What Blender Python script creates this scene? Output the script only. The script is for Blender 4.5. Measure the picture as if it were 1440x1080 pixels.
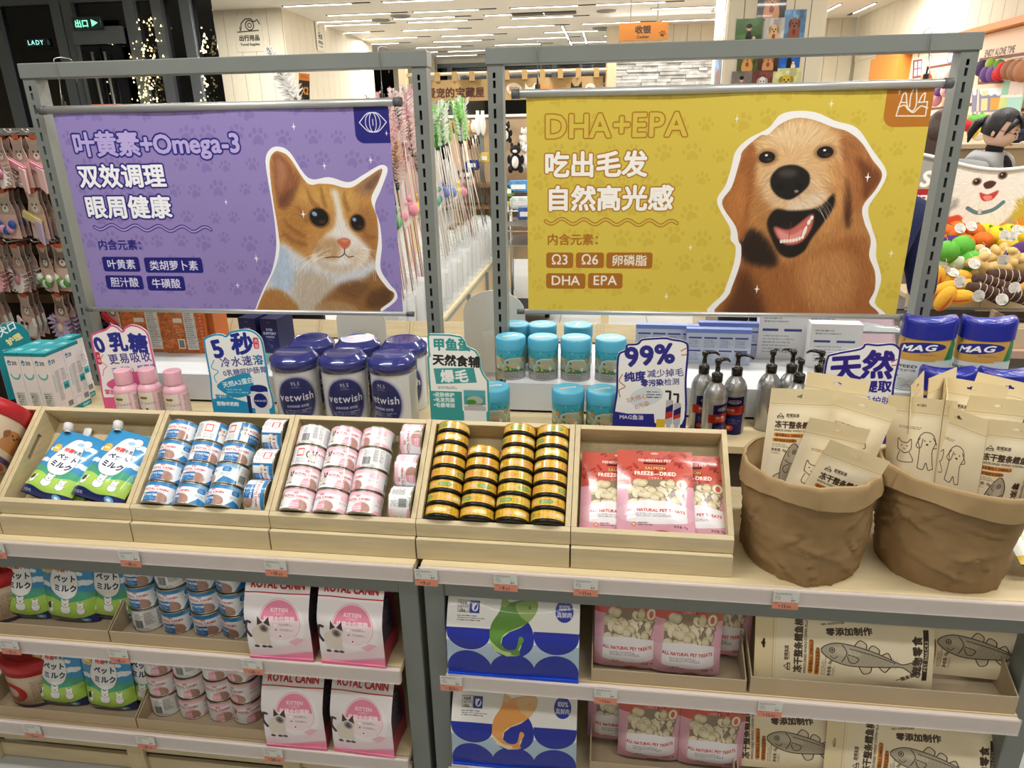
import bpy, bmesh, math, random
import numpy as np
from mathutils import Vector, Matrix, Euler
for o in list(bpy.data.objects): bpy.data.objects.remove(o)
SC = bpy.context.scene
COL = SC.collection
PI = math.pi
rnd = random.Random(7)
NR = np.random.RandomState(5)

# ------------------------------------------------------------ camera, world, lights, exposure
HC = 1.70
def _cam_axes(yaw, pit, roll):
    f = Vector((-math.sin(yaw)*math.cos(pit), math.cos(yaw)*math.cos(pit), -math.sin(pit)))
    r = Vector((math.cos(yaw), math.sin(yaw), 0)); u = r.cross(f)
    return r*math.cos(roll)+u*math.sin(roll), -r*math.sin(roll)+u*math.cos(roll), f
CR, CU, CF = _cam_axes(0.1341, 0.349545, -0.018799)
FPX = 991.04
cd = bpy.data.cameras.new('camera'); cam = bpy.data.objects.new('camera', cd); COL.objects.link(cam)
cam.matrix_world = Matrix(((CR.x, CU.x, -CF.x, 0), (CR.y, CU.y, -CF.y, 0), (CR.z, CU.z, -CF.z, HC), (0, 0, 0, 1)))
cd.sensor_fit = 'HORIZONTAL'; cd.sensor_width = 36; cd.lens = FPX/1440*36; cd.clip_start = .05; cd.clip_end = 100
SC.camera = cam
W = bpy.data.worlds.new('world'); SC.world = W; W.use_nodes = True
W.node_tree.nodes['Background'].inputs[0].default_value = (.012, .016, .022, 1)
W.node_tree.nodes['Background'].inputs[1].default_value = 1.0
SC.view_settings.view_transform = 'Standard'; SC.view_settings.look = 'None'
SC.view_settings.gamma = 1; SC.view_settings.use_curve_mapping = False
SC.view_settings.exposure = 0.12
SC.cycles.use_denoising = True
SC.cycles.max_bounces = 8; SC.cycles.diffuse_bounces = 4; SC.cycles.glossy_bounces = 3; SC.cycles.transmission_bounces = 6; SC.cycles.transparent_max_bounces = 8
ZC = 3.05   # ceiling height
def area(x, y, z, sx, sy, e, col=(1, .965, .915)):
    l = bpy.data.lights.new('ceiling_area_lamp', 'AREA'); l.shape = 'RECTANGLE'; l.size = sx; l.size_y = sy; l.energy = e; l.color = (1, .98, .955) if y < 2 else col
    o = bpy.data.objects.new('ceiling_area_lamp', l); COL.objects.link(o); o.location = (x, y, z); return o
# rows of ceiling strip lamps over the store (each runs along X)
for (x, y, sx, e) in [(-1.3, .2, 1.6, 15), (1.3, .2, 1.6, 15), (-1.3, 1.2, 1.6, 29), (1.3, 1.2, 1.6, 29), (-2.6, 3.0, 1.6, 48), (.2, 3.2, 1.6, 44), (2.6, 3.0, 1.4, 34),
                      (-3, 5.6, 2, 75), (0.2, 5.8, 2, 75), (2.5, 5.4, 1.2, 42), (-3, 7.6, 3, 120), (2, 8.8, 2.4, 120), (-2, 12, 4, 170), (2, 13.5, 3, 120), (0, -1.6, 2.4, 13)]:
    area(x, y, ZC-.03, sx, .12, e)
area(.8, 10.7, ZC-.05, 1.6, .1, 45).rotation_euler = (-.35, 0, 0)   # wall washer over the stone wall

# pixel of the reference frame -> point on a world plane (used only to read real positions off the calibrated camera)
def ray(x, y): return CR*((x-720)/FPX) - CU*((y-540)/FPX) + CF
O = Vector((0, 0, HC))
def ay(x, y, Y): d = ray(x, y); return O + d*(Y/d.y)
def az(x, y, Z): d = ray(x, y); return O + d*((Z-HC)/d.z)
def ax(x, y, X): d = ray(x, y); return O + d*(X/d.x)

# ------------------------------------------------------------ small raster printer (numpy) for flat print
def _s2l(c): return c
def C(h):
    if isinstance(h, str): h = h.lstrip('#'); return tuple(int(h[i:i+2], 16)/255 for i in (0, 2, 4))
    return h
_gl = {}
_tc = bpy.data.curves.new('t', 'FONT'); _tc.resolution_u = 3; _to = bpy.data.objects.new('t', _tc); COL.objects.link(_to)
def glyph(s):
    if s in _gl: return _gl[s]
    _tc.body = s; _tc.size = 1
    bpy.context.view_layer.update()
    me = _to.evaluated_get(bpy.context.evaluated_depsgraph_get()).to_mesh()
    n = len(me.vertices)
    if n == 0: _gl[s] = (np.zeros((0, 4)), .3); return _gl[s]
    co = np.zeros(n*3); me.vertices.foreach_get('co', co); co = co.reshape(-1, 3)
    le = np.zeros(len(me.loops), int); me.loops.foreach_get('edge_index', le)
    cnt = np.bincount(le, minlength=len(me.edges))
    ev = np.zeros(len(me.edges)*2, int); me.edges.foreach_get('vertices', ev); ev = ev.reshape(-1, 2)[cnt == 1]
    E = np.concatenate([co[ev[:, 0], :2], co[ev[:, 1], :2]], 1)
    _to.evaluated_get(bpy.context.evaluated_depsgraph_get()).to_mesh_clear()
    _gl[s] = (E, co[:, 0].max()); return _gl[s]
def box1(a, r, ax_):
    if r < 1: return a
    p = np.pad(a, [(r+1, r) if i == ax_ else (0, 0) for i in range(a.ndim)], mode='edge')
    c = np.cumsum(p, axis=ax_); n = a.shape[ax_]
    sl = lambda s, e: tuple(slice(s, e) if i == ax_ else slice(None) for i in range(a.ndim))
    return (c[sl(2*r+1, 2*r+1+n)]-c[sl(0, n)])/(2*r+1)
def blur(a, r):
    r = int(round(r))
    for _ in range(2): a = box1(box1(a, r, 0), r, 1)
    return a
def noise(h, w, s, seed=0, sy=None):
    R = np.random.RandomState(seed); sy = sy or s
    gh, gw = max(2, int(h/sy)+2), max(2, int(w/s)+2); g = R.rand(gh, gw)
    y = np.linspace(0, gh-1.001, h); x = np.linspace(0, gw-1.001, w); yi = y.astype(int); xi = x.astype(int); fy = (y-yi)[:, None]; fx = (x-xi)[None]
    fy = fy*fy*(3-2*fy); fx = fx*fx*(3-2*fx)
    return g[yi][:, xi]*(1-fy)*(1-fx)+g[yi+1][:, xi]*fy*(1-fx)+g[yi][:, xi+1]*(1-fy)*fx+g[yi+1][:, xi+1]*fy*fx
class Cv:
    """canvas; coordinates in user units, origin top left, y down"""
    def __init__(s, w, h, bg, px=2.0):
        s.w, s.h, s.k = w, h, px; s.W, s.H = int(w*px), int(h*px); s.a = np.ones((s.H, s.W, 3))*np.array(C(bg)); s.off = (0, 0)
    def mask(s, E, ss=3):
        """even-odd fill of edges (n,4) in pixels -> (y0,x0,mask) coverage"""
        if len(E) == 0: return None
        E = E[np.abs(E[:, 1]-E[:, 3]) > 1e-9]
        if len(E) == 0: return None
        x0 = max(0, int(math.floor(min(E[:, 0].min(), E[:, 2].min())))-1); x1 = min(s.W, int(math.ceil(max(E[:, 0].max(), E[:, 2].max())))+1)
        y0 = max(0, int(math.floor(min(E[:, 1].min(), E[:, 3].min())))-1); y1 = min(s.H, int(math.ceil(max(E[:, 1].max(), E[:, 3].max())))+1)
        if x1 <= x0 or y1 <= y0: return None
        w, h = (x1-x0)*ss, (y1-y0)*ss
        e = (E-np.array([x0, y0, x0, y0]))*ss
        lo = np.minimum(e[:, 1], e[:, 3]); hi = np.maximum(e[:, 1], e[:, 3])
        r0 = np.clip(np.ceil(lo-.5), 0, h).astype(int); r1 = np.clip(np.ceil(hi-.5), 0, h).astype(int); n = r1-r0
        if n.sum() == 0: return None
        idx = np.repeat(np.arange(len(e)), n); rows = np.arange(n.sum())-np.repeat(np.cumsum(n)-n, n)+np.repeat(r0, n)
        q = e[idx]; t = (rows+.5-q[:, 1])/(q[:, 3]-q[:, 1]); xx = np.clip(np.ceil(q[:, 0]+t*(q[:, 2]-q[:, 0])-.5), 0, w).astype(int)
        g = np.zeros((h, w+1), np.int32); np.add.at(g, (rows, xx), 1)
        m = (np.cumsum(g, 1)[:, :w] & 1).astype(float).reshape(y1-y0, ss, x1-x0, ss).mean((1, 3))
        return y0, x0, m
    def comp(s, r, col, alpha=1., soft=0, tex=None):
        if r is None: return
        y0, x0, m = r
        if soft:
            p = int(soft*s.k*2)+1; ya, xa = max(0, y0-p), max(0, x0-p); yb, xb = min(s.H, y0+m.shape[0]+p), min(s.W, x0+m.shape[1]+p)
            M = np.zeros((yb-ya, xb-xa)); M[y0-ya:y0-ya+m.shape[0], x0-xa:x0-xa+m.shape[1]] = m; m = blur(M, soft*s.k); y0, x0 = ya, xa
        v = s.a[y0:y0+m.shape[0], x0:x0+m.shape[1]]; mm = (m*alpha)[..., None]
        c = np.array(C(col)) if tex is None else tex[y0:y0+m.shape[0], x0:x0+m.shape[1]]
        v[:] = v*(1-mm)+c*mm
    def pe(s, pts):
        p = (np.array(pts, float)+np.array(s.off))*s.k; return np.concatenate([p, np.roll(p, -1, 0)], 1)
    def poly(s, pts, col, alpha=1., soft=0, tex=None): s.comp(s.mask(s.pe(pts)), col, alpha, soft, tex)
    def rect(s, x0, y0, x1, y1, col, alpha=1., soft=0): s.poly([(x0, y0), (x1, y0), (x1, y1), (x0, y1)], col, alpha, soft)
    def rr(s, x0, y0, x1, y1, r, col, alpha=1., ang=0, cs=(1, 1, 1, 1)):
        p = []
        for i, (cx, cy, a) in enumerate([(x1-r, y0+r, -90), (x1-r, y1-r, 0), (x0+r, y1-r, 90), (x0+r, y0+r, 180)]):
            if cs[i]: p += [(cx+r*math.cos(math.radians(a+t)), cy+r*math.sin(math.radians(a+t))) for t in range(0, 91, 15)]
            else: p += [((x1, y0), (x1, y1), (x0, y1), (x0, y0))[i]]
        if ang: mx, my = (x0+x1)/2, (y0+y1)/2; c, q = math.cos(ang), math.sin(ang); p = [(mx+(x-mx)*c-(y-my)*q, my+(x-mx)*q+(y-my)*c) for x, y in p]
        s.poly(p, col, alpha)
    def ell(s, cx, cy, rx, ry, col, alpha=1., ang=0, soft=0, tex=None):
        c, q = math.cos(ang), math.sin(ang)
        s.poly([(cx+rx*math.cos(t)*c-ry*math.sin(t)*q, cy+rx*math.cos(t)*q+ry*math.sin(t)*c) for t in np.linspace(0, 2*PI, 41)[:-1]], col, alpha, soft, tex)
    def line(s, pts, w, col, alpha=1., closed=False, soft=0):
        if closed: pts = list(pts)+[pts[0]]
        for (a, b), (c, d) in zip(pts, pts[1:]):
            L = math.hypot(c-a, d-b) or 1e-6; nx, ny = -(d-b)/L*w/2, (c-a)/L*w/2
            s.poly([(a+nx, b+ny), (c+nx, d+ny), (c-nx, d-ny), (a-nx, b-ny)], col, alpha, soft)
        if w*s.k > 2.5:
            for a, b in pts: s.ell(a, b, w/2, w/2, col, alpha)
    def curve(s, pts, w, col, alpha=1., closed=False, n=8): s.line(smooth(pts, n, closed), w, col, alpha)
    def blob(s, pts, col, alpha=1., soft=0, n=8, tex=None): s.poly(smooth(pts, n, True), col, alpha, soft, tex)
    def tmask(s, t, x, y, size, ang=0, sx=1., track=0., anchor='l', bold=0., shear=0.):
        bold = min(bold, size*.04); E = []; cx = 0; x += s.off[0]; y += s.off[1]
        for ch in t:
            if ch == ' ': cx += .3+track; continue
            e, wd = glyph(ch)
            q = e.copy(); q[:, [0, 2]] += cx; E.append(q)
            cx += (1.0 if ord(ch) > 0x2e00 else wd+.06)+track
        if not E: return None
        E = np.concatenate(E)
        off = {'l': 0, 'c': -cx/2, 'r': -cx}[anchor]
        X = (E[:, [0, 2]]+off)*size*sx + E[:, [1, 3]]*size*shear; Y = -E[:, [1, 3]]*size
        c, q = math.cos(ang), math.sin(ang)
        P = np.stack([x+X[:, 0]*c-Y[:, 0]*q, y+X[:, 0]*q+Y[:, 0]*c, x+X[:, 1]*c-Y[:, 1]*q, y+X[:, 1]*q+Y[:, 1]*c], 1)*s.k
        m = s.mask(P)
        if m is None or bold <= 0: return m
        return s.dil(m, bold)
    def dil(s, m, r):
        r = r*s.k; p = int(math.ceil(r))+1; y0, x0, a = m
        ya, xa = y0-p, x0-p; M = np.pad(a, p); out = M.copy()
        nring = 16 if r > 2 else 8
        for rr_ in ([r] if r < 3 else [r, r*.6, r*.3]):
            for i in range(nring):
                dx, dy = rr_*math.cos(2*PI*i/nring), rr_*math.sin(2*PI*i/nring); ix, iy = int(math.floor(dx)), int(math.floor(dy)); fx, fy = dx-ix, dy-iy
                sh = lambda a_, b_: np.roll(np.roll(M, a_, 0), b_, 1)
                out = np.maximum(out, sh(iy, ix)*(1-fx)*(1-fy)+sh(iy, ix+1)*fx*(1-fy)+sh(iy+1, ix)*(1-fx)*fy+sh(iy+1, ix+1)*fx*fy)
        cy0, cx0 = max(0, ya), max(0, xa); out = out[cy0-ya:s.H-ya, cx0-xa:s.W-xa]
        return (cy0, cx0, out) if out.size else None
    def text(s, t, x, y, size, col, ang=0, outline=None, ow=0, **k):
        m = s.tmask(t, x, y, size, ang, **k)
        if m is None: return
        if outline is not None: s.comp(s.dil(m, ow), outline)
        s.comp(m, col)
    def fine(s, x0, y0, x1, y1, lh, col, alpha=.8, seed=1):
        """rows of unreadably small print, as short dashes"""
        R = random.Random(seed); y = y0
        while y < y1:
            x = x0+R.random()*2; e = x1-(R.random()*.35*(x1-x0))
            while x < e: l = lh*(.6+R.random()*2.2); s.rect(x, y, min(x+l, e), y+lh*.45, col, alpha*(.5+.5*R.random())); x += l+lh*.35
            y += lh
    def bars(s, x0, y0, x1, y1, col='#222222', seed=3):
        R = random.Random(seed); x = x0
        while x < x1: w = (x1-x0)/48*(1+R.random()*1.6); s.rect(x, y0, min(x+w, x1), y1, col); x += w+(x1-x0)/48*(.8+R.random())
    def star(s, x, y, r, col='#ffffff', q=.28):
        p = []
        for i in range(4):
            a = i*PI/2; p += [(x+r*math.sin(a)*(1 if i % 2 == 0 else .62), y-r*math.cos(a)*(1 if i % 2 == 0 else .62)), (x+r*q*.7*math.sin(a+PI/4), y-r*q*.7*math.cos(a+PI/4))]
        s.poly(p, col)
    def paw(s, x, y, r, col, alpha=1., ang=0):
        c, q = math.cos(ang), math.sin(ang); T = lambda u, v: (x+r*(u*c-v*q), y+r*(u*q+v*c))
        s.blob([T(*p) for p in [(-.6, .35), (0, -.25), (.6, .35), (.45, .8), (0, .65), (-.45, .8)]], col, alpha, n=4)
        for u, v, k in ((-.85, -.15, .2), (-.35, -.65, .24), (.35, -.65, .24), (.85, -.15, .2)): X, Y = T(u, v); s.ell(X, Y, r*k, r*k*1.35, col, alpha, ang)
    def img(s, name, alpha=None):
        im = bpy.data.images.new(name, s.W, s.H, alpha=alpha is not None); b = np.ones((s.H, s.W, 4), np.float32); b[..., :3] = np.clip(s.a, 0, 1)
        if alpha is not None: b[..., 3] = alpha
        im.pixels.foreach_set(b[::-1].ravel()); im.update(); im.pack(); return im
def smooth(pts, n=8, closed=False):
    P = [np.array(p, float) for p in pts]; N = len(P); out = []
    for i in range(N if closed else N-1):
        p0 = P[(i-1) % N] if closed or i > 0 else P[0]; p1 = P[i]; p2 = P[(i+1) % N]; p3 = P[(i+2) % N] if closed or i+2 < N else P[-1]
        for t in np.arange(n)/n: out.append(tuple(.5*((2*p1)+(-p0+p2)*t+(2*p0-5*p1+4*p2-p3)*t*t+(-p0+3*p1-3*p2+p3)*t**3)))
    if not closed: out.append(tuple(P[-1]))
    return out
# ------------------------------------------------------------ the flat prints
YB = 2.07
BL = (-1.654, -.616, 1.764, 1.167)      # cat banner x0,x1,ztop,zbottom
BR = (-.225, .824, 1.777, 1.180)
def fur(c, B, pts, cols, n, L, seed, w=.5, alpha=.5):
    """short hair strokes; pts = list of (x, y, direction deg) controlling flow"""
    R = random.Random(seed); xs = [p[0] for p in pts]; ys = [p[1] for p in pts]
    for _ in range(n):
        x, y = R.uniform(min(xs)-12, max(xs)+12), R.uniform(min(ys)-12, max(ys)+12)
        ws = [1/((x-p[0])**2+(y-p[1])**2+30)**1.5 for p in pts]; t = sum(ws)
        dx = sum(k*math.cos(math.radians(p[2])) for k, p in zip(ws, pts))/t; dy = sum(k*math.sin(math.radians(p[2])) for k, p in zip(ws, pts))/t
        a = math.atan2(dy, dx)+R.uniform(-.3, .3); l = L*R.uniform(.5, 1.3)
        X, Y = B(x, y); ix, iy = int(X*c.k), int(Y*c.k)
        if not (0 <= ix < c.W and 0 <= iy < c.H) or not c.inside[iy, ix]: continue
        b = c.a[iy, ix]; k = R.choice(cols)
        c.line([(X, Y), (X+l*math.cos(a), Y+l*math.sin(a))], w, tuple(np.clip(b*k, 0, 1)), alpha)
def banner(R4, base, paw, stars, seed):
    x0, x1, z0, z1 = R4; c = Cv((x1-x0)*500, (z0-z1)*500, base, 2.3)
    R = random.Random(seed)
    for i in range(15):
        for j in range(9):
            c.paw((i+.5*(j % 2))*38+R.uniform(-5, 5), j*38+R.uniform(-5, 5), 11+R.uniform(-2, 3), paw, .35, R.uniform(-.5, .5))
    def B(x, y): v = ay(x, y, YB); return ((v.x-x0)*500, (z0-v.z)*500)
    return c, B
def PB(B, pts): return [B(*p) for p in pts]
def wavy(c, B, xa, ya, xb, yb, n, out, inn):
    p = [B(xa+(xb-xa)*t, ya+(yb-ya)*t+3.6*math.sin(t*n*2*PI)) for t in np.linspace(0, 1, n*10)]
    c.line(p, 5.2, out); c.line(p, 2.6, inn)
def print_cat():
    c, B = banner(BL, '#9081ba', '#6c5c9e', [], 1)
    navy = '#1c1a74'
    def T(t, x, y, s, col, bold, ow=2.2, **k): X, Y = B(x, y); c.text(t, X, Y, s, col, outline=navy, ow=ow, bold=bold, **k)
    T('叶黄素+Omega-3', 105, 217, 37, '#b6a8dc', 1.3, track=-.02)
    T('双效调理', 112, 261, 36, '#f4f4f8', 1.2); T('眼周健康', 122, 304, 36, '#f4f4f8', 1.2)
    wavy(c, B, 132, 319, 296, 323, 5, navy, '#a995d2')
    X, Y = B(138, 350); c.text('内含元素：', X, Y, 17, navy, bold=.4)
    for t, xa, ya, xb, yb in (('叶黄素', 142, 361, 198, 382), ('类胡萝卜素', 201, 362, 286, 384), ('胆汁酸', 147, 387, 203, 407), ('牛磺酸', 205, 388, 261, 409)):
        a, b = B(xa, ya), B(xb, yb); c.rr(a[0], a[1], b[0], b[1], 4, navy); c.text(t, (a[0]+b[0])/2, b[1]-5.5, 16.5, '#e9e6f5', anchor='c', bold=.25)
    a, b = B(496, 150), B(549, 201); c.rr(a[0], -2, c.w, b[1], 13, navy, cs=(0, 0, 1, 0))
    ex, ey = B(524, 172); w = '#e4e2f0'
    for s_ in (1, -1): c.curve([(ex-20, ey), (ex-9, ey-11*s_), (ex, ey-13*s_), (ex+9, ey-11*s_), (ex+20, ey)], 1.3, w)
    for rx in (11, 5): c.line([(ex+rx*math.cos(t), ey+13*math.sin(t)) for t in np.linspace(0, 2*PI, 30)], 1.1, w)
    c.line([(ex, ey-4), (ex, ey+4)], 1.2, w); c.star(ex+19, ey+15, 4.5, w)
    for x, y, r in ((413, 178, 6), (521, 225, 6), (456, 233, 6), (318, 284, 5), (334, 401, 6), (361, 363, 7)): X, Y = B(x, y); c.star(X, Y, r, '#f0eef8')
    out = [(360, 433), (371, 405), (383, 380), (389, 350), (388, 320), (384, 290), (378, 255), (374, 225), (380, 210), (392, 206), (408, 214), (434, 250), (463, 249), (490, 256), (510, 246), (530, 234), (540, 232), (545, 240), (536, 266), (527, 290), (534, 315), (537, 345), (535, 377), (547, 398), (557, 410), (557, 422), (538, 437), (520, 446), (360, 446)]
    c.blob(PB(B, out), '#f1f1f3', n=5)
    inn = [(362, 433), (374, 405), (388, 375), (394, 348), (391, 318), (386, 288), (381, 250), (380, 225), (386, 214), (394, 213), (408, 222), (432, 257), (450, 258), (466, 259), (492, 264), (515, 250), (537, 237), (532, 256), (522, 280), (530, 305), (532, 335), (528, 378), (544, 404), (554, 412), (551, 422), (535, 434), (522, 446), (362, 446)]
    m = c.mask(c.pe(smooth(PB(B, inn), 5, True))); c.inside = np.zeros((c.H, c.W), bool); c.inside[m[0]:m[0]+m[2].shape[0], m[1]:m[1]+m[2].shape[1]] = m[2] > .5
    keep = c.a.copy(); full = np.zeros((c.H, c.W, 1)); full[m[0]:m[0]+m[2].shape[0], m[1]:m[1]+m[2].shape[1], 0] = m[2]
    c.comp(m, '#b98548')
    bl = lambda pts, col, al=1., so=2.: c.blob(PB(B, pts), col, al, so, n=5)
    # ears
    bl([(383, 222), (392, 216), (404, 226), (424, 254), (408, 272), (394, 292), (387, 262)], '#8f5a3c', .95, 2)
    bl([(389, 226), (396, 224), (404, 240), (398, 262), (392, 262)], '#b27a5a', .8, 3)
    bl([(394, 278), (406, 268), (420, 262), (408, 290), (397, 294)], '#5a3424', .7, 3)
    bl([(500, 266), (536, 238), (526, 262), (516, 276)], '#9a7358', .9, 2); bl([(512, 262), (534, 242), (524, 266)], '#5b4638', .6, 2)
    # head tones
    bl([(425, 262), (460, 258), (496, 266), (505, 290), (480, 300), (440, 290), (420, 285)], '#c79a52', .8, 6)
    bl([(395, 300), (420, 290), (435, 300), (432, 340), (410, 350), (398, 330)], '#a8723a', .7, 6)
    bl([(505, 295), (525, 300), (530, 340), (520, 375), (505, 350)], '#a06c3c', .8, 5)
    for p in ([(398, 306), (412, 318), (430, 330)], [(396, 322), (412, 334), (432, 342)], [(432, 262), (440, 280), (452, 292)], [(450, 260), (456, 276), (460, 290)], [(484, 266), (486, 280), (492, 294)], [(416, 288), (428, 298), (434, 310)], [(504, 340), (516, 350), (526, 352)], [(508, 322), (520, 330), (530, 332)]):
        c.blob(PB(B, p+[(p[2][0]-3, p[2][1]+4), (p[1][0]-4, p[1][1]+4)]), '#7c4f28', .55, 1.6, n=4)
    # chest and body
    bl([(392, 345), (402, 342), (420, 356), (450, 372), (500, 376), (528, 366), (528, 400), (500, 420), (450, 440), (400, 432), (372, 412), (382, 378)], '#c9cdd2', 1, 4)
    bl([(394, 346), (402, 350), (412, 372), (420, 395), (400, 408), (380, 396), (386, 372)], '#aebfd2', 1, 3)
    bl([(420, 380), (455, 386), (470, 400), (460, 436), (425, 438), (412, 420)], '#b9ab94', .9, 6)
    bl([(362, 434), (372, 410), (386, 405), (405, 414), (420, 440), (362, 446)], '#a5753f', 1, 3)
    bl([(455, 420), (480, 400), (510, 392), (530, 380), (545, 404), (554, 413), (548, 426), (524, 446), (450, 446)], '#8e6236', 1, 4)
    bl([(520, 410), (545, 404), (553, 414), (540, 432), (515, 432)], '#5a3c22', .9, 4); bl([(470, 405), (500, 395), (520, 402), (500, 420)], '#6d4a2a', .7, 4)
    bl([(446, 428), (470, 422), (500, 432), (495, 446), (442, 446)], '#a9895e', .9, 3)
    # muzzle, blaze
    bl([(466, 270), (474, 268), (482, 300), (492, 322), (505, 335), (520, 352), (512, 372), (486, 384), (450, 378), (438, 362), (448, 345), (458, 330), (470, 318), (472, 292)], '#e2ddd6', 1, 3)
    bl([(456, 334), (474, 336), (480, 350), (470, 366), (446, 360), (440, 348)], '#b08a5c', .85, 4); bl([(490, 352), (508, 346), (516, 358), (502, 372), (488, 366)], '#cdb9a0', .8, 4)
    bl([(444, 362), (470, 372), (500, 372), (486, 384), (455, 380)], '#bfae98', .8, 3)
    fur(c, B, [(390, 230, 80), (410, 250, 110), (460, 265, 265), (440, 290, 250), (410, 320, 160), (430, 350, 140), (480, 310, 85), (500, 290, 300), (525, 330, 40), (520, 370, 60), (480, 380, 95), (440, 400, 100), (400, 380, 100), (380, 430, 60), (500, 410, 20), (540, 415, 30), (450, 430, 90), (520, 255, 310)], [.78, .85, 1.12, 1.2, 1.3, .7], 2600, 8, 3, .55, .5)
    # eyes
    for (x, y, rx, ry, a) in ((449, 306, 14.5, 13, .3), (503, 313.5, 10.5, 11.5, 0)):
        X, Y = B(x, y); c.ell(X, Y, rx+2.2, ry+2, '#4b2e1c', .9, a, .8); c.ell(X, Y, rx*1.07, ry*1.05, '#8a6a3a', .9, a); c.ell(X, Y-.5, rx, ry, '#15100e', 1, a)
        c.ell(X-rx*.45, Y-ry*.45, rx*.3, ry*.25, '#8fb0d8', .9, .5, .6); c.ell(X+rx*.3, Y+ry*.45, rx*.4, ry*.22, '#4b3626', .7, 0, 1)
    bl([(474, 338), (484, 334), (493, 338), (491, 346), (485, 350), (478, 345)], '#c2694c', 1, .8); bl([(478, 337), (490, 337), (486, 341)], '#dd9078', .8, .8)
    c.curve(PB(B, [(484, 349), (484, 356), (478, 361), (468, 361), (458, 362)]), 1.5, '#5a3222', .85); c.curve(PB(B, [(484, 356), (490, 361), (497, 360)]), 1.4, '#5a3222', .8)
    R = random.Random(5)
    for s_, ox in ((-1, 462), (1, 502)):
        for i in range(9): x, y = ox+R.uniform(-6, 6), 352+R.uniform(-6, 8); c.curve(PB(B, [(x, y), (x+s_*22, y+2+i*1.8), (x+s_*(40 if s_ < 0 else 26), y+8+i*4)]), .45, '#f4efe6', .8)
    c.a = keep*(1-full)+c.a*full
    X, Y = B(427, 301); c.star(X, Y, 7, '#ffffff')
    return c.img('banner_cat_print')
def print_dog():
    c, B = banner(BR, '#d2bb48', '#ba9f34', [], 2)
    br = '#a4661c'
    def T(t, x, y, s, col, bold, ow=1.5, **k): X, Y = B(x, y); c.text(t, X, Y, s, col, outline=br, ow=ow, bold=bold, **k)
    T('DHA+EPA', 765, 194, 43, '#d2bb48', 1.0, track=.0, sx=.99)
    T('吃出毛发', 765, 246, 36, '#f3f2ec', 1.3); T('自然高光感', 767, 293, 36, '#f3f2ec', 1.3)
    wavy(c, B, 767, 311, 952, 314, 6, br, '#cdb84a')
    X, Y = B(769, 343); c.text('内含元素：', X, Y, 17, br, bold=.4)
    for t, xa, ya, xb, yb in (('Ω3', 768, 355, 806, 377), ('Ω6', 810, 355, 849, 377), ('卵磷脂', 853, 355, 917, 378), ('DHA', 768, 384, 823, 406), ('EPA', 827, 384, 875, 406)):
        a, b = B(xa, ya), B(xb, yb); c.rr(a[0], a[1], b[0], b[1], 4, br); c.text(t, (a[0]+b[0])/2, b[1]-5.5, 17 if len(t) == 3 and t[0] > 'z' else 20, '#ece8dc', anchor='c', bold=.3)
    a, b = B(1249, 120), B(1306, 178); c.rr(a[0], -3, c.w, b[1], 15, '#b4701f', cs=(0, 0, 1, 0)); w = '#ece6da'
    H = lambda pts, wd=1.5: c.curve(PB(B, pts), wd, w)
    c.line(PB(B, [(1266, 144), (1260, 163), (1301, 163), (1304, 143)]), 1.5, w); H([(1263, 151), (1272, 148), (1277, 154), (1284, 158), (1291, 152), (1296, 149), (1304, 152)])
    H([(1275, 144), (1277, 152), (1283, 156), (1288, 148), (1289, 130), (1287, 122), (1281, 134), (1279, 150)]); H([(1267, 143), (1270, 133), (1274, 131), (1275, 144)]); H([(1292, 144), (1296, 135), (1301, 131), (1299, 143)])
    c.line(PB(B, [(1266, 144), (1275, 144)]), 1.5, w); c.line(PB(B, [(1291, 144), (1304, 143)]), 1.5, w); X, Y = B(1265, 129); c.star(X, Y, 4.5, w)
    for x, y, r in ((1036, 167, 6), (1169, 146, 6), (971, 348, 5), (937, 417, 6), (1253, 356, 6)): X, Y = B(x, y); c.star(X, Y, r, '#f0eee0')
    out = [(1006, 446), (1018, 410), (1031, 372), (1034, 347), (1027, 337), (1026, 320), (1008, 284), (1020, 260), (1028, 235), (1034, 213), (1052, 195), (1080, 180), (1096, 162), (1118, 156), (1147, 158), (1175, 170), (1205, 180), (1227, 211), (1246, 240), (1240, 262), (1221, 292), (1226, 320), (1232, 340), (1232, 362), (1239, 392), (1230, 425), (1229, 448)]
    c.blob(PB(B, out), '#f1f0ee', n=5)
    inn = [(1016, 446), (1026, 412), (1040, 372), (1042, 347), (1038, 338), (1034, 318), (1015, 286), (1029, 262), (1040, 226), (1045, 211), (1068, 191), (1080, 189), (1096, 175), (1118, 166), (1142, 168), (1172, 179), (1192, 185), (1211, 200), (1227, 225), (1240, 244), (1232, 265), (1213, 290), (1215, 312), (1224, 336), (1222, 360), (1230, 382), (1230, 407), (1222, 425), (1221, 448)]
    m = c.mask(c.pe(smooth(PB(B, inn), 5, True))); c.inside = np.zeros((c.H, c.W), bool); c.inside[m[0]:m[0]+m[2].shape[0], m[1]:m[1]+m[2].shape[1]] = m[2] > .5
    keep = c.a.copy(); full = np.zeros((c.H, c.W, 1)); full[m[0]:m[0]+m[2].shape[0], m[1]:m[1]+m[2].shape[1], 0] = m[2]
    c.comp(m, '#b27a45'); bl = lambda pts, col, al=1., so=2.: c.blob(PB(B, pts), col, al, so, n=5)
    bl([(1016, 446), (1026, 412), (1040, 372), (1060, 340), (1100, 370), (1150, 350), (1210, 330), (1226, 360), (1232, 400), (1222, 448)], '#9a5f30', 1, 5)
    bl([(1018, 446), (1030, 412), (1042, 375), (1060, 395), (1075, 446)], '#4e2a16', .9, 7); bl([(1120, 370), (1180, 350), (1205, 380), (1190, 430), (1140, 430)], '#bd8450', .8, 9)
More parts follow.
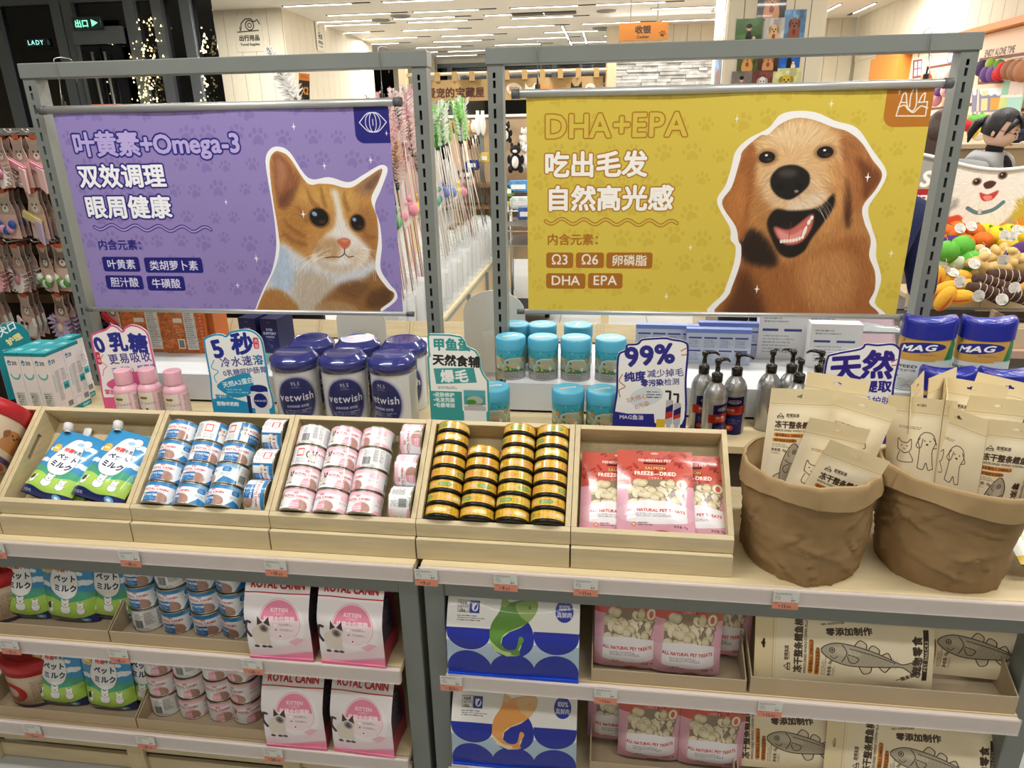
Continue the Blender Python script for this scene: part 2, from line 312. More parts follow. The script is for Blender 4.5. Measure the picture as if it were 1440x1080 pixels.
    bl([(1040, 340), (1058, 320), (1085, 345), (1092, 372), (1060, 372), (1042, 360)], '#241610', 1, 4)
    bl([(1050, 205), (1080, 188), (1118, 167), (1160, 176), (1185, 195), (1185, 240), (1170, 265), (1110, 240), (1070, 262), (1056, 245)], '#dcb27e', 1, 5)
    bl([(1080, 190), (1118, 170), (1160, 178), (1150, 200), (1110, 206), (1085, 204)], '#e8c698', .9, 6)
    bl([(1046, 212), (1060, 200), (1064, 230), (1058, 270), (1052, 310), (1042, 338), (1034, 318), (1016, 286), (1030, 262), (1040, 230)], '#a0602f', 1, 2.5); bl([(1020, 286), (1036, 262), (1046, 240), (1048, 290), (1038, 320)], '#b9773e', .8, 4)
    bl([(1182, 192), (1208, 200), (1226, 226), (1239, 246), (1228, 268), (1214, 286), (1200, 300), (1188, 290), (1186, 240)], '#a5693a', 1, 3); bl([(1205, 222), (1238, 246), (1226, 268), (1214, 280), (1212, 250)], '#6d3a1c', .9, 3)
    bl([(1186, 250), (1194, 262), (1197, 300), (1192, 322), (1186, 300)], '#3e2013', .85, 2)
    bl([(1165, 230), (1184, 225), (1190, 260), (1182, 300), (1160, 330), (1150, 320), (1170, 290)], '#c98f55', .9, 5)
    bl([(1085, 236), (1112, 226), (1140, 238), (1160, 262), (1165, 280), (1140, 296), (1108, 300), (1084, 290), (1070, 268)], '#d9b48a', 1, 4); bl([(1110, 285), (1140, 275), (1162, 272), (1140, 292), (1112, 300)], '#e3cdb0', .9, 3)
    fur(c, B, [(1120, 180, 270), (1070, 205, 200), (1060, 240, 130), (1030, 280, 90), (1150, 200, 320), (1180, 230, 60), (1220, 240, 80), (1200, 290, 95), (1160, 320, 80), (1060, 400, 100), (1120, 400, 85), (1180, 390, 70), (1220, 400, 80), (1040, 420, 110), (1140, 260, 20), (1080, 270, 160)], [.72, .84, 1.12, 1.22, 1.3, .8], 3200, 10, 4, .6, .45)
    # mouth
    bl([(1172, 272), (1172, 290), (1158, 312), (1140, 336), (1130, 353), (1112, 362), (1096, 356), (1085, 337), (1078, 312), (1090, 294), (1110, 296), (1140, 294), (1158, 286)], '#17100e', 1, 1.2)
    bl([(1088, 318), (1110, 322), (1138, 302), (1144, 304), (1140, 322), (1126, 340), (1106, 344), (1093, 334)], '#c86a60', 1, 1.2); bl([(1092, 322), (1112, 330), (1128, 322), (1120, 338), (1100, 338)], '#e29a92', .9, 1.5); c.curve(PB(B, [(1112, 312), (1110, 326), (1108, 338)]), 1, '#8a3a38', .7)
    for i in range(8): x, y = B(1098+i*4.3, 339+(-.25*(i-3)**2 if i > 3 else 0)-i*.3); c.ell(x, y, 2, 2.8, '#f2ead8', .95)
    for x, y, h in ((1131, 325, 8), (1137, 312, 4), (1141, 306, 3)): X, Y = B(x, y); c.ell(X, Y, 2.2, h, '#f4ecdc', 1, .25)
    X, Y = B(1110, 256); c.blob([(X-25, Y-8), (X-14, Y-20), (X+6, Y-22), (X+23, Y-12), (X+25, Y+4), (X+12, Y+18), (X, Y+23), (X-14, Y+18), (X-24, Y+6)], '#16120f', 1, .8)
    c.ell(X-4, Y-12, 13, 6, '#4a4540', .8, 0, 2.5); c.ell(X+10, Y+12, 3, 2, '#9a948c', .9, 0, .6); c.ell(X-12, Y+6, 5, 4, '#050404', .9, 0, 1.2); c.ell(X+12, Y+5, 5, 4, '#050404', .9, 0, 1.2)
    for x, y in ((1160, 214), (1078, 221)):
        X, Y = B(x, y); c.ell(X, Y, 14, 9.5, '#6a3e20', .7, 0, 2.5); c.ell(X, Y, 10.5, 7.5, '#14100e'); c.ell(X-1, Y-2.6, 2, 1.5, '#e4e8ee'); c.ell(X+3, Y+3, 4, 1.8, '#5a3a22', .7, 0, .6)
    R = random.Random(8)
    for i in range(16): x, y = 1150+R.uniform(-12, 16), 276+R.uniform(-10, 16); c.curve(PB(B, [(x, y), (x+10, y+8), (x+16, y+20)]), .4, '#e8dcc8', .7)
    c.a = keep*(1-full)+c.a*full
    for x, y in ((1220, 249), (1064, 406)): X, Y = B(x, y); c.star(X, Y, 7, '#ffffff')
    return c.img('banner_dog_print')
RED = '#b8202c'
def kitten(c, x, y, s):
    """small pointed kitten drawing, height s"""
    W_ = '#ded3c6'; D = '#3a2a2a'
    c.curve([(x-.42*s, y+.25*s), (x-.55*s, y), (x-.5*s, y-.3*s), (x-.38*s, y-.3*s)], s*.1, D)
    c.blob([(x-.35*s, y), (x, y-.2*s), (x+.25*s, y), (x+.22*s, y+.35*s), (x+.1*s, y+.5*s), (x-.3*s, y+.45*s)], W_)
    for dx in (-.25, .0, .18): c.rect(x+dx*s-.05*s, y+.3*s, x+dx*s+.06*s, y+.62*s, W_); c.ell(x+dx*s, y+.62*s, .09*s, .05*s, D)
    c.ell(x+.08*s, y-.18*s, .24*s, .2*s, W_); c.poly([(x-.14*s, y-.22*s), (x-.1*s, y-.55*s), (x+.06*s, y-.34*s)], D); c.poly([(x+.1*s, y-.34*s), (x+.27*s, y-.55*s), (x+.31*s, y-.22*s)], D)
    c.ell(x+.08*s, y-.12*s, .13*s, .13*s, D, .85, 0, .04*s); c.ell(x+.01*s, y-.17*s, .03*s, .03*s, '#6a90c0'); c.ell(x+.16*s, y-.17*s, .03*s, .03*s, '#6a90c0')
def pup(c, x, y, s, a='#e9dccb', b='#7a5238'):
    c.blob([(x-.3*s, y+.5*s), (x-.28*s, y), (x, y-.1*s), (x+.28*s, y), (x+.3*s, y+.5*s)], a); c.ell(x, y-.15*s, .24*s, .25*s, a)
    c.blob([(x-.2*s, y-.35*s), (x-.34*s, y-.2*s), (x-.28*s, y+.05*s), (x-.17*s, y-.12*s)], b, n=4); c.blob([(x+.2*s, y-.35*s), (x+.34*s, y-.2*s), (x+.28*s, y+.05*s), (x+.17*s, y-.12*s)], b, n=4)
    c.ell(x-.09*s, y-.17*s, .035*s, .04*s, '#1a1210'); c.ell(x+.09*s, y-.17*s, .035*s, .04*s, '#1a1210'); c.ell(x, y-.06*s, .05*s, .035*s, '#1a1210')
def crown(c, x, y, s, col=RED):
    for i in range(-2, 3): c.ell(x+i*s*.24, y-s*(.42-.07*abs(i)), s*.09, s*.13, col); c.line([(x+i*s*.2, y-s*.25), (x+i*s*.1, y)], s*.06, col)
    c.line([(x-s*.3, y), (x+s*.3, y)], s*.07, col)
def print_can(blue):
    A, Lt, mid = ('#1f78b8', '#d8e8f4', '#7fb6dc') if blue else ('#eeaec0', '#f7e6ea', '#f3c6d2')
    c = Cv(260, 56, '#eef1f4', 2.7)
    c.rect(62, 0, 200, 10, A if blue else mid, .9); c.poly([(62, 0), (200, 0), (200, 15), (150, 8), (100, 6), (62, 18)], A, .45, 3); c.rect(150, 0, 200, 56, Lt, .5, 6)
    if blue:
        c.poly([(150, 56), (168, 38), (204, 48), (204, 56)], A, .9); c.rect(58, 0, 64, 56, A)
        kitten(c, 70, 26, 22) if not blue else (pup(c, 69, 24, 22), pup(c, 77, 34, 16, '#efe8dd', '#8a6a4a'))
    else: c.poly([(150, 56), (160, 46), (204, 50), (204, 56)], A, .9); c.rect(56, 0, 80, 16, mid); kitten(c, 70, 28, 30)
    crown(c, 112, 15, 11); c.text('ROYAL CANIN', 112, 24, 8.6, RED, anchor='c', bold=.25); c.line([(92, 26.5), (134, 27.5)], .8, RED)
    c.ell(124, 46, 22, 17, '#a98274' if blue else '#b98a80'); R = random.Random(2)
    for _ in range(160): c.ell(124+R.uniform(-20, 20), 46+R.uniform(-15, 10), .8, .6, R.choice(['#8a6558', '#c9a898']), .6)
    c.line([(124+22*math.cos(t), 46+17*math.sin(t)) for t in np.linspace(-PI, 0, 24)], 1.6, '#f2f2f2')
    if blue: c.poly([(84, 31), (119, 29), (119, 56), (84, 56)], '#1668ac'); c.text('STARTER', 86, 41, 8.6, '#f2f6fa', bold=.5, sx=.92); c.fine(87, 44, 117, 52, 3.2, '#dce8f4')
    else: c.poly([(124-22, 46), (124-16, 34), (124, 29), (124, 56), (102, 56)], '#eba4b8'); c.text('MOTHER', 104, 44, 5, '#fff4f6', bold=.3); c.text('BABYCAT', 103, 50, 5, '#fff4f6', bold=.3)
    c.rr(160, 10, 182, 24, 5, '#2a78b8' if blue else '#f1bcca'); c.fine(163, 13, 180, 22, 3, '#e8f0f8'); c.fine(158, 28, 184, 34, 2.6, '#5a7a6a'); c.text('2', 168, 46, 10, A, bold=.1); c.line([(171+6*math.cos(t), 42+6*math.sin(t)) for t in np.linspace(0, 2*PI, 20)], .5, A)
    c.rect(202, 4, 260, 56, '#eceeef'); c.bars(205, 26, 226, 48); c.fine(205, 6, 228, 24, 4, '#555555'); c.rect(230, 4, 259, 54, '#e4e6e6'); c.fine(231, 5, 258, 40, 2.1, '#222222', 1, 4); c.fine(205, 49, 250, 54, 2.4, '#444444')
    c.fine(2, 6, 22, 50, 2.1, '#333333', .9, 6); c.rr(26, 8, 46, 32, 2, '#d8504a'); c.rect(28, 12, 44, 28, '#ece6e2'); c.fine(26, 36, 54, 52, 3, '#555555')
    return c.img('can_print_blue' if blue else 'can_print_pink')
def print_tin(g):
    c = Cv(240, 26, '#deae30', 2.4)
    for i in range(24): c.rect(i*10, 0, i*10+5, 26, '#e8c64a' if not g else '#d9cf4e', .8)
    for j in range(3): c.rect(0, j*9+1, 240, j*9+5, '#c98a1e' if not g else '#a9b83c', .3)
    for k in range(3):
        x = 40+k*80; c.rr(x-16, 6, x+16, 20, 6, ('#7a9a4a', '#e9d9a0', '#d88a3a')[k]); c.fine(x-12, 9, x+12, 18, 3.4, '#f6efd0'); c.fine(x+18, 7, x+38, 20, 3, '#7a4a18'); c.rect(x-34, 8, x-20, 18, '#e7b2a0', .8)
    return c.img('tin_print'+('_lime' if g else ''))
def print_milk():
    c = Cv(150, 225, '#3a94cc', 2)
    for x, y, r in ((25, 70, 14), (120, 40, 15), (130, 100, 16), (20, 110, 14), (118, 75, 10)):
        for k in (-1, 0, 1): c.ell(x+k*r*.6, y-abs(k)*-2, r*.6, r*.5, '#eef4f8', .95)
    c.blob([(-20, 150), (20, 128), (60, 140), (105, 125), (170, 140), (170, 180), (-20, 180)], '#4aa583'); c.blob([(-20, 165), (30, 150), (80, 160), (170, 150), (170, 230), (-20, 230)], '#a9cf5a')
    c.blob([(75, 18), (95, 24), (102, 45), (112, 75), (118, 108), (104, 140), (78, 150), (50, 140), (36, 110), (42, 76), (50, 45), (58, 24)], '#f2f4f6'); c.curve([(75, 18), (95, 24), (102, 45), (112, 75), (118, 108), (104, 140), (78, 150), (50, 140), (36, 110), (42, 76), (50, 45), (58, 24)], .9, '#44505c', closed=True)
    c.ell(96, 30, 17, 15, '#f6f6f6'); c.curve([(80, 22), (88, 14), (104, 16), (112, 28), (108, 42), (94, 46)], 1, '#3a444c'); c.ell(85, 36, 10, 7, '#4aa4d6', .5)
    c.text('特選', 54, 70, 15, '#d8322c', bold=.6); c.text('牛乳', 83, 70, 13, '#20304a', bold=.4)
    c.text('ペット', 50, 96, 21, '#1c2c50', bold=1.1, ang=.05); c.text('ミルク', 48, 124, 22, '#1c2c50', bold=1.1, ang=.05)
    c.ell(28, 66, 14, 14, '#e6b64a'); c.text('100%', 17, 70, 9, '#fff6e0', bold=.4)
    for x, y, s in ((76, 168, 34), (30, 174, 24), (118, 172, 28)):
        c.ell(x, y+s*.35, s*.42, s*.38, '#f4f4f4'); c.ell(x, y-s*.15, s*.34, s*.32, '#f4f4f4')
        c.line([(x+s*.34*math.cos(t), y-s*.15+s*.32*math.sin(t)) for t in np.linspace(0, 2*PI, 22)], .8, '#303a40'); c.line([(x+s*.42*math.cos(t), y+s*.35+s*.38*math.sin(t)) for t in np.linspace(-.4, PI+.4, 18)], .8, '#303a40')
        for k in (-1, 1): c.ell(x+k*s*.24, y-s*.42, s*.1, s*.12, '#f4f4f4'); c.ell(x+k*s*.1, y-s*.16, s*.03, s*.03, '#20262a')
        c.ell(x, y-s*.06, s*.06, s*.04, '#20262a')
    c.ell(26, 172, 7, 9, '#2a2f33', .9); c.ell(14, 196, 8, 9, '#dff0a0')
    c.blob([(-20, 208), (40, 200), (90, 208), (170, 196), (170, 240), (-20, 240)], '#1d2a66'); c.ell(122, 214, 12, 9, '#5aa6dc'); c.text('犬猫用', 18, 218, 9, '#e8eef8'); c.ell(122, 214, 6, 4, '#e4f0f8')
    return c.img('milk_pouch_print')
def print_salmon():
    c = Cv(150, 190, '#d9a3b4', 2.2)
    c.rect(0, 0, 150, 74, '#c4584a'); R = random.Random(3)
    for _ in range(26): x, y, a = R.uniform(0, 150), R.uniform(0, 70), R.uniform(0, 3); c.ell(x, y, 9, 3.4, '#a2342c', .8, a); c.ell(x+4, y+6, 3, 2, '#7e2622', .7, a)
    c.blob([(-10, 84), (0, 70), (30, 64), (75, 78), (120, 66), (150, 72), (160, 84)], '#c4584a')
    c.poly([(20, 92), (30, 78), (56, 72), (95, 72), (120, 80), (132, 96), (128, 130), (20, 130)], '#8a7a66', 1)
    for _ in range(60):
        x, y = R.uniform(24, 126), R.uniform(80, 134); c.ell(x+1, y+1.6, 11, 9, '#6a5a48', .6); c.ell(x, y, 11, R.uniform(6, 9), R.choice(['#cfc3a4', '#ddd2b4', '#c4b690']), 1, R.uniform(0, 3)); c.ell(x-1, y-1, 8, 5, '#e6dcc2', .6)
    c.blob([(0, 138), (40, 126), (75, 124), (110, 127), (150, 140), (140, 166), (100, 174), (50, 174), (10, 166)], '#e6e2e6')
    c.rect(0, 126, 18, 190, '#d9a3b4', .8); c.rect(136, 126, 150, 190, '#d9a3b4', .8)
    c.text('ALL NATURAL PET TREATS', 75, 149, 8.8, '#c0443c', anchor='c', bold=.35); c.fine(34, 153, 118, 162, 3, '#555555')
    c.ell(32, 176, 4.5, 4.5, '#c88a3a'); c.ell(32, 176, 2.6, 2.6, '#e6c0c8'); c.fine(40, 172, 68, 180, 4, '#403038'); c.text('净含量: 70g', 108, 180, 5.5, '#402830'); c.ell(86, 196, 24, 10, '#a02428')
    c.text('FISHERM★N PET', 75, 26, 8.6, '#f0d8d0', anchor='c', bold=.35); c.rr(52, 29, 98, 33, 1.6, '#3a2024')
    c.text('SALMON', 75, 47, 10, '#d8c070', anchor='c', bold=.9, outline='#8a2c20', ow=.8); c.text('FREEZE—DRIED', 75, 62, 13, '#f4e8e0', anchor='c', bold=.8, sx=.86); c.text('三文鱼冻干', 75, 71, 6, '#f0d8d0', anchor='c')
    c.ell(128, 82, 13, 13, '#8a6a2c'); c.ell(128, 82, 10.5, 10.5, '#ecdcc0'); c.ell(128, 82, 5, 7, '#c8605a'); c.line([(128+11.8*math.cos(t), 82+11.8*math.sin(t)) for t in np.linspace(0, 2*PI, 24)], .6, '#e0c890')
    c.ell(75, 6, 8, 2.4, '#e8b0a0')
    return c.img('salmon_pouch_print')
def print_kitten_bag():
    c = Cv(120, 160, '#e9e4e8', 2.4)
    c.rect(0, 0, 120, 18, '#d8d4d8'); c.ell(28, 0, 13, 6, RED); c.text('ROYAL CANIN', 60, 21, 16, RED, anchor='c', bold=.7, sx=.92, track=-.01); c.line([(0, 28), (120, 28)], 1.8, RED); c.rect(0, 29, 120, 33, '#f0eef0')
    c.ell(70, 82, 42, 44, '#f2ecef', 1, 0, 1); c.ell(66, 76, 35, 38, '#f3dfe5'); m = [(66+35*math.cos(t), 76+38*math.sin(t)) for t in np.linspace(-PI+.12, -.12, 30)]; c.poly(m, '#e58aa8')
    c.line([(66+37*math.cos(t), 76+40*math.sin(t)) for t in np.linspace(-PI, .9, 40)], .8, '#e07898')
    c.text('KITTEN', 66, 57, 9, '#f8e8ee', anchor='c', bold=.2); c.text('12 月龄以下', 66, 62, 4, '#f8e8ee', anchor='c'); c.text('幼猫全价猫粮', 66, 72.5, 9.6, '#fff2f6', anchor='c', bold=.3)
    c.fine(64, 79, 94, 84, 2.6, '#3a3038'); c.fine(64, 90, 94, 95, 2.6, '#3a3038'); c.ell(58, 82, 3, 2, '#ffffff'); c.ell(58, 92, 2.2, 2.2, '#8a98a0'); c.ell(64, 106, 4.5, 4.5, '#f6f2f4'); c.ell(64, 106, 2, 1.8, '#a02030')
    kitten(c, 31, 97, 56); c.poly([(0, 140), (50, 132), (95, 120), (120, 105), (120, 160), (0, 160)], '#ecc6d4', .55, 3); c.poly([(78, 118), (94, 108), (108, 112), (90, 126)], '#ef9ab4', .6); c.text('3', 97, 122, 10, '#f4b8c8'); c.poly([(40, 152), (120, 138), (120, 160), (0, 160)], '#e687a6', .9, 1.5)
    return c.img('kitten_bag_print')
def print_kitten_side():
    c = Cv(60, 160, '#7c2438', 1.6); c.rect(0, 0, 60, 26, '#8a4658'); c.rr(8, 40, 52, 118, 5, '#2c2630'); c.fine(11, 44, 49, 114, 3, '#b8b0b8', .9, 5); c.poly([(0, 120), (60, 126), (60, 160), (0, 160)], '#a8324e'); return c.img('kitten_bag_side_print')
def print_fishbag(green):
    A, Bc, D = ('#8fae5a', '#5a8a36', '#b8cf86') if green else ('#d8b078', '#de9a50', '#ead8ae')
    c = Cv(200, 130, '#e4e4e2', 2.6); c.rect(0, 62, 200, 130, '#a9bfd0'); N = '#14289a'
    c.poly([(0, 38), (0, 45)]+[(34+34*math.cos(t), 45+34*math.sin(t)) for t in np.linspace(PI, 0, 20)]+[(68, 38)], '#e4e4e2')
    for x0 in (0, 132): c.poly([(x0, 42)]+[(x0+34+34*math.cos(t), 44+34*math.sin(t)) for t in np.linspace(PI, 0, 24)]+[(x0+68, 42)], N)
    for x0 in (0, 66, 132): c.ell(x0+34, 114, 34, 34, N)
    c.ell(100, 54, 33, 34, N)
    P = [(99+math.cos(t)*34, 46+math.sin(t)*36) for t in np.linspace(-1.9, -4.6, 16)]
    c.poly([(124, 10), (134, 6), (136, 16), (124, 30), (112, 38), (96, 44), (86, 52), (84, 64), (92, 74), (108, 74), (112, 62), (110, 52), (116, 54), (114, 66), (108, 84), (92, 86), (74, 76), (66, 58), (68, 38), (80, 20), (84, 4), (92, 8), (110, 6)], D)
    c.blob([(84, 4), (95, 8), (112, 5), (134, 4), (136, 16), (124, 30), (112, 36), (98, 42), (86, 50), (84, 64), (94, 73), (106, 70), (111, 50), (118, 54), (110, 70), (112, 82), (96, 82), (76, 72), (67, 56), (68, 36), (80, 18)], Bc, n=4)
    c.blob([(104, 9), (134, 5), (136, 15), (124, 29), (116, 26), (110, 22)], A, n=4); c.poly([(83, 2), (96, 8), (88, 14), (81, 12)], A)
    c.ell(125, 13, 2.2, 2.2, Bc); c.blob([(67, 56), (70, 60), (84, 74), (98, 78), (96, 83), (80, 78), (70, 68)], D, n=4)
    c.rect(16, 8, 33, 22, '#d8dadc'); c.line([(16, 8), (33, 8), (33, 22), (16, 22)], .6, '#555555', closed=True); c.text('净含量', 18, 13, 4, '#333333', bold=.2); c.text('NET.WT', 18, 17, 3.6, '#333333'); c.text('1.5kg', 18, 21.5, 4.4, '#333333', bold=.2); c.rect(34, 8, 49, 23, N); c.ell(42, 16, 5, 5, '#e8e8ea'); c.ell(43, 16, 1.5, 4, N, 1, .5); c.poly([(37, 11), (41, 12), (38, 15)], '#e8e8ea')
    c.fine(15, 26, 58, 33, 2.8, '#333344'); c.ell(177, 15, 13.5, 13.5, N); c.text('100%', 177, 13.5, 8.5, '#e8eaf4', anchor='c', bold=.25); c.text('真鲜肉', 177, 22, 7.5, '#e8eaf4', anchor='c', bold=.25)
    c.rect(0, 122, 200, 130, '#1c48c8', .8, 2)
    return c.img('fish_bag_print_'+('green' if green else 'orange'))
K = '#3b2a20'
def codfish(c, x, y, L, ang):
    """outline fish, nose at (x, y), length L, pointing direction ang (tail direction)"""
    q, s_ = math.cos(ang), math.sin(ang); T = lambda u, v: (x+L*(u*q-v*s_), y+L*(u*s_+v*q))
    body = [(0, 0), (.04, -.06), (.14, -.11), (.3, -.115), (.5, -.09), (.68, -.045), (.8, -.015), (.88, -.05), (.97, -.1), (1, -.09), (.985, 0), (1, .09), (.97, .1), (.88, .05), (.8, .02), (.68, .055), (.5, .1), (.3, .125), (.14, .1), (.04, .05)]
    c.poly(smooth([T(*p) for p in body], 4, True), '#b3aa94'); c.ell(*T(.25, -.03), L*.16, L*.05, '#cfc6ae', .8, ang, 2)
    for i in range(12): c.curve([T(.3+i*.04, -.07), T(.33+i*.04, 0), T(.3+i*.04, .07)], .7, '#8f8670', .7, n=4)
    for f in ([(.32, -.115), (.36, -.19), (.43, -.16), (.44, -.1)], [(.46, -.1), (.49, -.16), (.56, -.13), (.57, -.08)], [(.6, -.07), (.65, -.11), (.7, -.04)], [(.4, .115), (.46, .19), (.52, .16), (.53, .1)], [(.6, .08), (.66, .12), (.7, .05)]):
        c.poly([T(*p) for p in f], '#d8ccb0'); c.curve([T(*p) for p in f], 1.8, K, n=4)
    c.curve([T(*p) for p in body], 1.9, K, closed=True, n=4); c.curve([T(.2, -.1), (T(.26, -.02)), T(.22, .09)], 1.6, K, n=4); c.curve([T(.28, -.07), T(.5, -.05), T(.74, -.01)], 1.6, K, n=4); c.curve([T(.27, .0), T(.38, .02), T(.36, .08), T(.3, .08), T(.27, .02)], 1.6, K, n=4)
    X, Y = T(.11, -.02); c.ell(X, Y, L*.03, L*.03, K); c.ell(X, Y, L*.02, L*.02, '#d8ccb0'); c.ell(X, Y, L*.012, L*.012, K); c.curve([T(.1, .05), T(.14, .07), T(.17, .04)], 1.3, K, n=4)
def print_cream(front=True):
    c = Cv(150, 330, '#f2e4c2', 2.0); c.rect(0, 0, 150, 34, '#ecdbb0'); c.rect(0, 34, 150, 36, '#d2bf94'); c.rect(0, 39, 150, 40, '#d6c49c', .7)
    if front:
        c.rr(14, 48, 137, 322, 8, '#f0e5cb', .6); c.line([(22, 66), (30, 56), (38, 66), (22, 66)], 1.2, K); c.rect(22, 62, 38, 68, K, .9); c.rect(24, 64, 36, 67, '#dccaa6'); c.text('宠博冻派', 43, 63, 8, K, bold=.4); c.fine(46, 65, 68, 67, 2.4, K)
        c.text('冻干整条鳕鱼柳', 18, 88, 17, K, bold=1.0, track=-.01); c.text('FREEZE-DRIED WHOLE CODFISH FILLET', 18, 97, 6.2, K, bold=.15, sx=1.02)
        c.rr(18, 101, 92, 110, 4.4, '#d98a38'); c.text('富含蛋白人 OMEGA-3', 22, 108.6, 7, '#5a2c10', bold=.3); c.rr(16, 113, 72, 122, 4.4, '#d98a38'); c.text('呵护皮肤毛发健康', 20, 120.6, 7, '#5a2c10', bold=.3)
        c.fine(16, 126, 64, 134, 3, K, .7); c.text('净含量: 15g', 15, 143, 7.5, K, bold=.2); c.fine(15, 146, 44, 149, 2.6, K, .7)
        codfish(c, 72, 124, 182, math.radians(97)); c.text('零添加制作', 104, 132, 17, K, ang=math.radians(84), bold=1.2); c.text('NO ADDITIVES', 124, 122, 6.4, K, ang=math.radians(82), bold=.15)
        c.text('宠物零食', 30, 258, 16, K, bold=1.2, track=.05, ang=0) if False else None
        c.rect(24, 308, 128, 318, K); c.text('PET SNACKS', 76, 316.5, 9, '#e3d4b4', anchor='c', bold=.3, track=.12); c.text('宠物零食', 76, 304, 19, K, anchor='c', bold=1.2, track=.06); c.text('一整条鱼柳', 18, 262, 9, K, ang=1.1, bold=.5)
    else:
        c.fine(28, 66, 100, 70, 3.4, K, .8)
        x, y = 92, 104; c.curve([(x-16, y+52), (x-14, y+10), (x-18, y-12), (x-6, y-28), (x+12, y-26), (x+20, y-8), (x+14, y+14), (x+18, y+52)], 1.6, K); c.curve([(x-14, y-16), (x-22, y+2), (x-12, y+6), (x-8, y-14)], 1.6, K); c.curve([(x+14, y-18), (x+25, y), (x+16, y+6)], 1.6, K); c.ell(x-4, y-10, 1.6, 1.6, K); c.ell(x+8, y-10, 1.6, 1.6, K); c.ell(x+2, y-2, 3, 2, K); c.curve([(x-16, y+52), (x-4, y+55), (x+2, y+40), (x+8, y+55), (x+18, y+52)], 1.6, K)
        x, y = 44, 112; c.curve([(x-16, y+8), (x-16, y-16), (x-8, y-10), (x+6, y-10), (x+14, y-18), (x+15, y+4), (x+2, y+14), (x-16, y+8)], 1.6, K); c.ell(x-7, y-2, 1.5, 1.5, K); c.ell(x+6, y-2, 1.5, 1.5, K); c.curve([(x-3, y+3), (x, y+6), (x+3, y+3)], 1.1, K); c.curve([(x-12, y+14), (x-14, y+34), (x+20, y+32), (x+12, y+12)], 1.6, K)
        c.fine(20, 200, 130, 300, 5, K, .6, 9)
    al = np.ones((c.H, c.W)); yy, xx = np.mgrid[0:c.H, 0:c.W]; xx = xx/c.k-75; yy = yy/c.k-17
    al[((np.abs(xx) < 10) & (np.abs(yy) < 2.4)) | ((xx**2+(yy+1)**2) < 20)] = 0
    return c.img('cream_pouch_'+('front' if front else 'back')+'_print', al)
def print_vetwish():
    c = Cv(340, 130, '#d9dbdc', 2.0); N = '#1b2160'
    c.ell(170, 66, 50, 58, '#6a74b0', .7, 0, 3); c.ell(170, 66, 46, 54, N, 1, 0, 1.2)
    c.text('95.5', 170, 30, 12, '#c6cbe0', anchor='c'); c.fine(160, 33, 182, 36, 2.2, '#c6cbe0'); c.text('vetwish', 170, 66, 25, '#e4e6ef', anchor='c', bold=.35, track=.02); c.text('宠物羊奶粉 全价型', 170, 81, 6.4, '#e4e6ef', anchor='c', bold=.3)
    c.fine(136, 87, 206, 97, 3.6, '#c6cbe0', .9, 4); c.text('净含量: 400g', 170, 108, 6.4, '#b9bfda', anchor='c')
    c.fine(240, 8, 330, 124, 3.6, '#4a4e5a', .9, 7); c.fine(4, 8, 92, 124, 3.6, '#4a4e5a', .9, 8)
    return c.img('powder_tub_print')
def print_turtle():
    c = Cv(280, 90, '#3a9cb4', 2.2); R = random.Random(6)
    for _ in range(170): x, y = R.uniform(0, 280), R.uniform(2, 58); c.ell(x, y, R.uniform(1.2, 3.4), R.uniform(.8, 2), R.choice(['#1d6a6c', '#2a7a50', '#6aa84a', '#1d5a70', '#7cc6cc']), .85, R.uniform(0, 3))
    c.rect(0, 60, 280, 90, '#b9b6b2')
    for x0 in (70, 140, 210, 280):
        c.blob([(x0-34, 66), (x0-30, 34), (x0-16, 22), (x0+16, 22), (x0+30, 34), (x0+34, 66)], '#cfc8bc'); c.blob([(x0-31, 64), (x0-27, 36), (x0-15, 25), (x0+15, 25), (x0+27, 36), (x0+31, 64)], '#a8b8a0')
        c.ell(x0-2, 44, 17, 8, '#c9b79c'); c.blob([(x0-27, 60), (x0-22, 46), (x0-8, 52), (x0+8, 55), (x0+28, 58), (x0+28, 64), (x0-27, 64)], '#3f8a3a')
        for _ in range(10): c.ell(x0-18+R.uniform(-8, 12), 55+R.uniform(-4, 4), 1.8, 1.6, '#e0d890')
        c.ell(x0+14, 53, 5, 6, '#e4e2e0'); c.ell(x0-20, 34, 3, 3, '#204030'); c.ell(x0+30, 28, 6, 7, '#c98a3a'); c.poly([(x0+26, 20), (x0+30, 8), (x0+34, 20)], '#3f8a3a')
        c.text('twinkling Star', x0, 70, 11, '#d8d4d0', anchor='c', bold=.5, outline='#3a3a44', ow=.9); c.fine(x0-30, 75, x0+28, 84, 3.2, '#55504c')
    c.rect(0, 61, 280, 62, '#3a3a40', .6)
    return c.img('egg_powder_canister_print')
def print_turtle_lid():
    c = Cv(60, 60, '#55a6c2', 2); c.text('twinkling', 30, 30, 9, '#e2e6e0', anchor='c', ang=-.15, bold=.4, outline='#8a7a5a', ow=.4); c.ell(18, 33, 5, 3, '#d8a070', .9); c.ell(42, 27, 4, 2.4, '#d8d0c0', .9); c.fine(14, 36, 44, 41, 2.6, '#d8c890'); return c.img('canister_lid_print')
